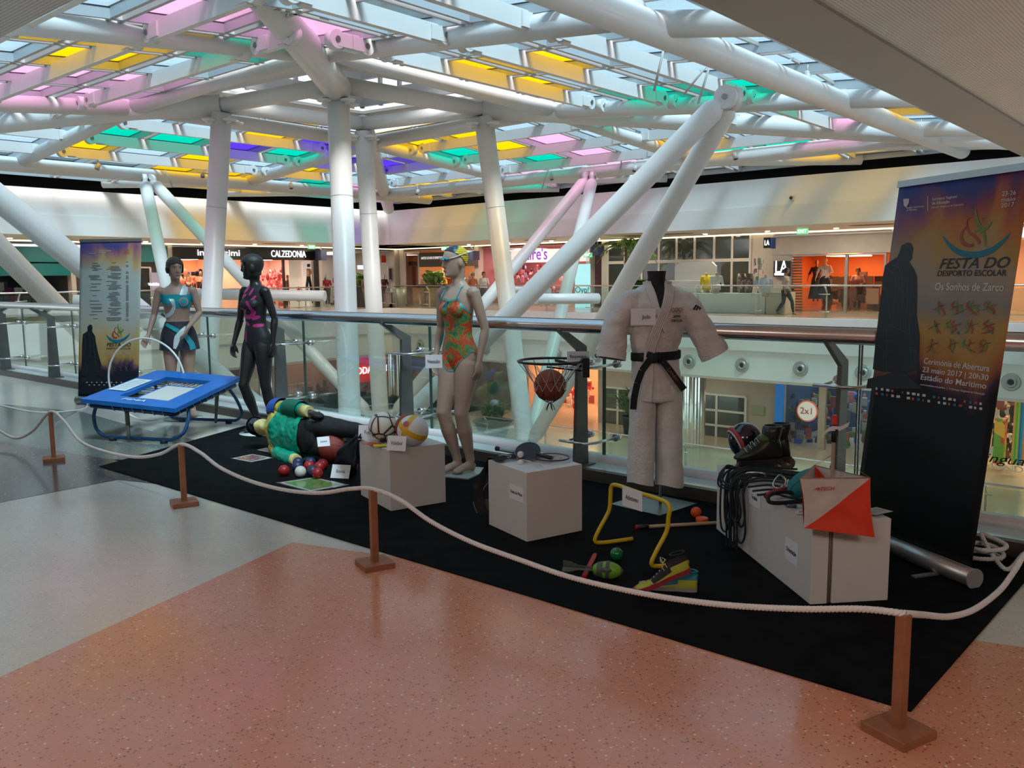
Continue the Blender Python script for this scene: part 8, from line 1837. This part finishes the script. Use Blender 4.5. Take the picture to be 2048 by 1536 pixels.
# helmet and inline skates
hcx = tpt(1502, 925, .0); hcx = Vector((hcx.x - .01, hcx.y + .09, T3)); t = thing('helmet', 'black helmet with red and white rim behind the skates', 'helmet', hcx)
mb = MB(); X = Vector((.9, .1, .42)).normalized(); Y = Z3.cross(X).normalized(); Zq = X.cross(Y); cc = hcx + Z3 * .115; mb.ball(cc, 1, mat('helmet_black', (.012, .014, .03), .15, coat=.6), 26, 18, (.105, .095, .112), (X, Y, Zq)); mb.build('shell', t)
mb = MB(); mb.tube([cc - X * .05 + Y * (.092 * math.cos(a * math.pi / 16)) + Zq * (.104 * math.sin(a * math.pi / 16)) for a in range(32)], (.012), mat('rim_red', (.45, .05, .06), .4), 8, closed=True); mb.tube([cc - X * .066 + Y * (.084 * math.cos(a * math.pi / 16)) + Zq * (.097 * math.sin(a * math.pi / 16)) for a in range(32)], .006, mat('rim_white', (.6, .55, .55), .4), 8, closed=True); mb.build('rim', t)
M_skb = mat('skate_black', (.016, .018, .015), .35); M_skg = mat('skate_green', (.05, .09, .02), .4); M_skl = mat('skate_lace', (.45, .48, .40), .6); M_whl = mat('wheel_tan', (.10, .065, .045), .4); M_skf = mat('skate_frame', (.03, .03, .03), .3)
def skate(label, o, X, Zu, k=1.0):
    X = Vector(X).normalized(); Zu = Vector(Zu); Y = Zu.cross(X).normalized(); Zu = X.cross(Y).normalized(); t = thing('inline_skate', label, 'skate', o); F = lambda u, v, w: Vector(o) + X * (u * k) + Y * (v * k) + Zu * (w * k)
    mb = MB(); vs = []; prof = [(-.125, .075, .10, .030), (-.11, .072, .20, .042), (-.07, .072, .255, .045), (-.03, .072, .235, .045), (.01, .072, .185, .045), (.05, .072, .16, .045), (.10, .072, .135, .045), (.14, .075, .115, .036), (.16, .082, .10, .018)]; n = 18
    for u, z0, z1, w in prof:
        for q in range(n): A = 2 * math.pi * q / n; vs.append(F(u, w * math.cos(A) * (1 - .25 * max(0, math.sin(A))), (z0 + z1) / 2 + (z1 - z0) / 2 * math.sin(A)))
    N = len(prof); mb.add(vs, [(i * n + q, i * n + (q + 1) % n, (i + 1) * n + (q + 1) % n, (i + 1) * n + q) for i in range(N - 1) for q in range(n)] + [tuple(reversed(range(n))), tuple((N - 1) * n + q for q in range(n))], M_skb, True); mb.build('boot', t)
    mb = MB(); mb.lathe([(.046 * k, -.07 * k), (.054 * k, -.03 * k), (.057 * k, .0), (.054 * k, .03 * k), (.048 * k, .032 * k), (.044 * k, .0)], F(-.068, 0, .235), M_skb, 18, (X, Y, (Zu - X * .15).normalized())); mb.ball(F(-.02, 0, .19), 1, M_skg, 12, 8, (.045 * k, .043 * k, .03 * k), (X, Y, Zu)); mb.build('cuff', t)
    mb = MB(); 
    for s in (1, -1): mb.prism([F(u, s * .016, z) for u, z in ((-.12, .072), (-.13, .03), (-.10, .045), (-.05, .03), (.0, .045), (.05, .03), (.10, .045), (.135, .03), (.14, .072))], .003 * k * s, M_skf, Y)
    mb.box(F(0, 0, .07), (.27 * k, .045 * k, .010 * k), M_skf, (X, Y, Zu)); o_ = mb.build('frame', t); 
    for q in range(4):
        m2 = MB(); c = F(-.117 + .078 * q, 0, .036); m2.tube([c - Y * .011 * k, c - Y * .006 * k, c + Y * .006 * k, c + Y * .011 * k], [.031 * k, .036 * k, .036 * k, .031 * k], M_whl, 20); m2.tube([c - Y * .013 * k, c + Y * .013 * k], .013 * k, M_noz, 12); m2.build('wheel', t)
    mb = MB()
    for q in range(5): u = -.0 + .024 * q; z = .205 - .018 * q + .002; mb.tube([F(u, -.028, z - .012), F(u + .008, 0, z + .01), F(u, .028, z - .012)], .0026 * k, M_skl, 6)
    mb.tube([F(-.055 + .01 * math.cos(a), .05 * math.sin(a * .8), .195 + .012 * math.cos(a * 1.7)) for a in range(9)], .0024 * k, M_skl, 6); mb.build('laces', t)
    return t
so = tpt(1517, 941, 0); so = Vector((so.x + .0, so.y - .03, T3)); skate('black and green inline skate standing upright at the front of the pair', so, (-.97, -.22, 0), (0, 0, 1), .98)
skate('second inline skate standing just behind the front one', so + Vector((.075, .105, 0)), (-.9, .35, 0), (.05, 0, 1), .98)
# ================================================================== ROOF FITTINGS
M_spot = mat('spot_grey', (.45, .44, .42), .4)
for i, (px, py, Y) in enumerate([(1436, 74, 14.3), (1615, 153, 17.2), (1745, 214, 20.5), (1842, 256, 23.5), (835, 384, 35), (1103, 354, 31), (1270, 337, 28.5), (1470, 312, 25.5), (1708, 292, 27), (405, 349, 31), (196, 333, 28), (582, 372, 33)]):
    c = Yp(px, py, Y); k = 1.0 if Y < 24 else 1.2; t = thing('spotlight', 'small pale spotlight on a roof tube, %s from the left' % ('eighth', 'tenth', 'eleventh or last but one', 'last', 'fourth', 'fifth', 'sixth', 'ninth', 'last but two', 'second', 'first', 'third')[i], 'spotlight', c, 'roof spotlights')
    d = Vector((.15 if i % 2 else -.35, -.3, -.9)).normalized(); mb = MB(); mb.tube([c - d * .10, c + d * .10], [.055 * k, .065 * k], M_spot, 14); mb.build('housing', t); mb = MB(); mb.tube([c + d * .098, c + d * .104], .05 * k, M_black, 12); mb.build('lens', t); mb = MB(); mb.tube([c - d * .05, c + Z3 * .22], .015, M_spot, 6); mb.build('bracket', t)
mb = MB(); mb.bar(Yp(1392, 38, 14.0), Yp(1580, 115, 17.2), .05, .06, mat('track_beige', (.40, .37, .34), .5)); mb.bar(Yp(1585, 118, 17.3), Yp(1690, 180, 19.8), .05, .06, MATS['track_beige']); tag(mb.build('cable_track'), 'beige cable track along the top of the near right chord tube', 'cable track')
for i, (p, q, Y) in enumerate((((1327, 100), (1308, 182), 14.5), ((1416, 128), (1367, 190), 15.5), ((1419, 132), (1396, 208), 15.5), ((1238, 355), (1243, 320), 30), ((1164, 335), (1158, 372), 31), ((1096, 340), (1084, 378), 31), ((330, 340), (345, 375), 29))):
    mb = MB(); mb.tube([Yp(*p, Y), Yp(*q, Y + .2)], .022, M_spot, 6); tag(mb.build('hanging_rod', loc=Yp(*p, Y)), 'thin grey rod hanging under the roof glass, ' + ('longest one before the tall struts', 'first of the crossing pair', 'second of the crossing pair', 'near the far right strut head', 'left of the far right strut head', 'farther left of the far right strut head', 'at the far left strut head')[i], 'rod')
c = Wp(1584, 396, a=A_FR - .06); mb = MB(); mb.box(c, (.12, .1, .16), M_spot, rot=ANG); mb.tube([c - E1 * .05, c - E1 * .13], .045, M_black, 10); tag(mb.build('camera_sensor', loc=c), 'small grey camera on the far right fascia', 'camera')
# lantern over the inner square and upper building seen through the glass
M_lan = mat('lantern_grey', (.34, .34, .35), .5)
for nm, a, b in (('far_left', 'left', 'far'), ('far_right', 'far', 'right'), ('near_left', 'near', 'left'), ('near_right', 'right', 'near')):
    p, q = ring[a].copy(), ring[b].copy(); p.z = q.z = 0; mb = MB()
    if nm.startswith('far'):
        mb.bar(p + Z3 * 6.75, q + Z3 * 6.75, .12, .42, M_lan); mb.bar(p + Z3 * 7.55, q + Z3 * 7.55, .12, .5, M_lan)
        for k in range(7): mb.bar(p.lerp(q, k / 6) + Z3 * 6.5, p.lerp(q, k / 6) + Z3 * 8.6, .10, .10, M_lan, up=E1)
        mb.bar(p + Z3 * 8.5, q + Z3 * 8.5, .12, .9, M_lan)
    else: mb.bar(p + Z3 * 7.3, q + Z3 * 7.3, .12, .5, M_lan)
    struct('wall_lantern_' + nm, mb)
mb = MB()
for a, b in (('near', 'right'), ('right', 'far'), ('far', 'left'), ('left', 'near')):
    q = [ring[a], ring[b], mid[b], mid[a]]; mb.prism([Vector((v.x, v.y, 6.34)) for v in q], .08, M_white)
struct('trim_lantern_skirt', mb)
mb = MB(); cz = (ring['near'] + ring['far']) / 2; mb.prism([Vector((v.x, v.y, 0)) + Z3 * 8.9 for v in (ring['near'], ring['right'], ring['far'], ring['left'])], .1, M_lan); struct('ceiling_lantern', mb)
# ================================================================== PEOPLE AND FIGURES FAR AWAY
_fig = {}
def far_figure(label, px, feet_z, a=None, b=None, h=1.72, skin=(.35, .2, .14), top=(.5, .5, .5), bot=(.05, .05, .07), hair=(.03, .02, .015), name='person', cat='person', pose='stand', rot=0.0, skirt=False, hat=None, grp=None, dpx=600):
    kw = {'a': a} if a is not None else {'b': b}
    c = Wp(px, dpx, **kw); c.z = feet_z; ang = -math.asin(max(-1, min(1, c.x / math.hypot(c.x, c.y)))) + rot
    if pose not in _fig:
        sp = dict(armL=[(.172, 0, 1.375), (.235, .03, 1.10), (.22, -.03, .87)], armR=[(-.172, 0, 1.375), (-.225, .03, 1.10), (-.205, -.05, .87)], legL=[(.08, 0, .85), (.08, -.02, .46), (.08, .04, .085), (.09, -.1, 0)], legR=[(-.08, 0, .85), (-.08, -.03, .46), (-.07, .03, .085), (-.08, -.11, 0)])
        if pose == 'walk': sp.update(legL=[(.07, -.02, .85), (.07, -.22, .50), (.07, -.28, .09), (.07, -.42, 0)], legR=[(-.07, .02, .85), (-.07, .05, .46), (-.07, .28, .14), (-.07, .16, .02)], armL=[(.172, 0, 1.375), (.21, .08, 1.12), (.18, -.14, 1.0)])
        if pose == 'bent': sp.update(armL=[(.172, 0, 1.375), (.26, -.02, 1.14), (.12, -.18, 1.02)], armR=[(-.172, 0, 1.375), (-.28, .03, 1.13), (-.33, -.1, .93)])
        for k_, s_ in (('L', 1), ('R', -1)): w_ = Vector(sp['arm' + k_][2]); e_ = Vector(sp['arm' + k_][1]); sp['hand' + k_] = ((w_ - e_).normalized(), (-s_, .1, 0), s_, .3)
        _fig[pose] = body_mesh(sp, .011)
    me = _fig[pose]; t = fig_thing(name, label, cat, c, ang, group=grp); t.scale = (h / 1.72,) * 3
    key = lambda n_, c_: mat('%s_%02d_%02d_%02d' % ((n_,) + tuple(int(99 * q) for q in c_)), c_, .7)
    attach_me(me.copy(), key('fskin', skin), 'body', t)
    if top: attach_me(shell(me, lambda v: min(1.44 - v.z, v.z - .90, (v.z - 1.12) if abs(v.x) > .155 + (.0 if v.z > 1 else 0) else 1), .014, snap=.02), key('ftop', top), 'top', t)
    if bot:
        if skirt: attach(loft_open([(1.02, .13, .095, 0, 0), (.9, .18, .13, 0, 0), (.5, .24, .2, 0, 0), (.12, .30, .26, 0, 0)], key('fbot', bot), 30, .05), 'skirt', t)
        else: attach_me(shell(me, lambda v: min(.95 - v.z, v.z - .10, .17 - abs(v.x)), .014, snap=.02), key('fbot', bot), 'trousers', t)
    if hair: attach_me(shell(me, lambda v: (v.z - (1.66 if v.y < -.04 else 1.56)) if v.z > 1.5 else -1, .016), key('fhair', hair), 'hair', t)
    if hat: mb = MB(); mb.lathe([(0, .10), (.07, .10), (.095, .06), (.10, .02), (.18, .0), (.18, -.006), (.0, -.006)], (0, 0, 1.69), key('hat', hat), 20); attach(mb, 'hat', t)
    return t
far_figure('person with a straw hat and orange shirt at the shop right of the swimmer', 946, 0, a=31.8, top=(.45, .14, .06), hat=(.6, .38, .18))
far_figure('person in a pale shirt beside the accessories shop', 968, 0, a=31.2, top=(.6, .58, .56), bot=(.08, .08, .12), h=1.75)
far_figure('dark haired woman walking past in a beige top and dark trousers', 1571, 0, a=31.0, top=(.38, .32, .28), bot=(.015, .03, .04), pose='walk', rot=1.2)
far_figure('person seen between the two tall columns in striped clothes', 734, 0, b=35.0, top=(.35, .2, .2), bot=(.3, .28, .3), pose='stand')
far_figure('shop mannequin in a dark sleeveless dress in the orange lit window', 1631, .35, a=35.6, top=(.04, .03, .05), bot=(.02, .04, .05), skirt=True, pose='bent', name='shop_mannequin', cat='mannequin', hair=None, skin=(.4, .2, .12))
far_figure('shop mannequin with a pale head and white top in the orange lit window', 1648, .35, a=35.2, top=(.7, .66, .6), bot=(.015, .03, .035), skirt=True, pose='bent', name='shop_mannequin', cat='mannequin', hair=None, skin=(.75, .55, .3), h=1.8)
far_figure('shop mannequin in red before the corner, left of the tall columns', 655, 0, b=39.0, top=(.35, .03, .04), bot=(.05, .05, .06), name='shop_mannequin', cat='mannequin', hair=None, skin=(.65, .6, .58))
far_figure('shop mannequin with a white head and red cape left of the corner pier', 769, 0, b=39.0, top=(.08, .02, .03), bot=(.05, .05, .06), name='shop_mannequin', cat='mannequin', hair=None, skin=(.65, .6, .58))
far_figure('brown figure in underwear in the hosiery shop window', 577, 0, b=38.9, top=None, bot=(.06, .03, .03), name='shop_mannequin', cat='mannequin', hair=None, skin=(.16, .07, .05))
far_figure('person with pale top inside the orange lit fashion shop', 1714, 0, a=36.0, top=(.55, .38, .3), bot=(.06, .04, .04), pose='bent')
far_figure('customer in floral clothes at the shop right of the corner', 851, 0, a=33.2, top=(.6, .35, .25), bot=(.4, .25, .2))
# shirt busts on the kiosk
def bust(label, px, col, a, z0, h, flip=False):
    c = Wp(px, 570, a=a); c.z = z0; ang = -math.asin(c.x / math.hypot(c.x, c.y)); me = _fig['stand']; t = fig_thing('shirt_bust', label, 'bust', c, ang)
    m2 = MB(); f_ = lambda v: min(1.44 - v.z, v.z - .86, (v.z - 1.05) if abs(v.x) > .155 else 1); s_ = shell(me, f_, .02, snap=.02)
    for v in s_.vertices: v.co.z -= .86
    attach_me(s_, mat('bust_%d' % px, col, .7), 'shirt', t); mb = MB(); mb.tube([(0, .01, .56), (0, .0, .68)], .05, mat('bust_neck', (.5, .4, .3), .5), 12); mb.tube([(0, 0, -.12), (0, 0, .05)], .12, MATS['bust_neck'], 16); attach(mb, 'neck', t)
bust('bright yellow football shirt on a bust on the kiosk counter', 1413, (.72, .58, .02), 31.6, .90, .6)
bust('white football shirt on a bust on the kiosk counter', 1433, (.62, .66, .64), 31.3, .90, .6)
bust('pale blue jersey on a bust hanging at the kiosk right end', 1531, (.50, .60, .66), 30.6, .80, .6)
for i, px in enumerate((1484, 1496)):
    c = Wp(px, 575, a=31.6); c.z = .79; mb = MB(); mb.lathe([(0, 0), (.16, 0), (.2, .4), (.17, .75), (0, .75)], c, noise_cloth('zigzag_%d' % i, [(0, (.5, .45, .38)), (.45, (.08, .07, .07)), (.55, (.4, .25, .15)), (.65, (.5, .46, .4))], 6), 16); tag(mb.build('patterned_bag', loc=c), 'patterned zigzag bag on the kiosk counter, the %s one' % ('left', 'right')[i], 'bag', 'zigzag bags')
c = Wp(1516, 575, a=31.5); c.z = .79; t = thing('postcard_stand', 'rotating postcard stand on the kiosk counter', 'stand', c); mb = MB(); mb.tube([c, c + Z3 * 1.35], .02, M_noz, 8); mb.build('pole', t); mb = MB(); rnd = random.Random(2)
for k in range(28): A = rnd.uniform(0, 6.28); mb.box(c + Vector((math.cos(A) * .17, math.sin(A) * .17, .25 + 1.0 * rnd.random())), (.02, .12, .15), mat('postcard%d' % (k % 4), [(.4, .2, .2), (.3, .42, .5), (.6, .58, .5), (.2, .3, .25)][k % 4], .5), rot=A)
mb.build('postcards', t)
bpy.context.view_layer.update()
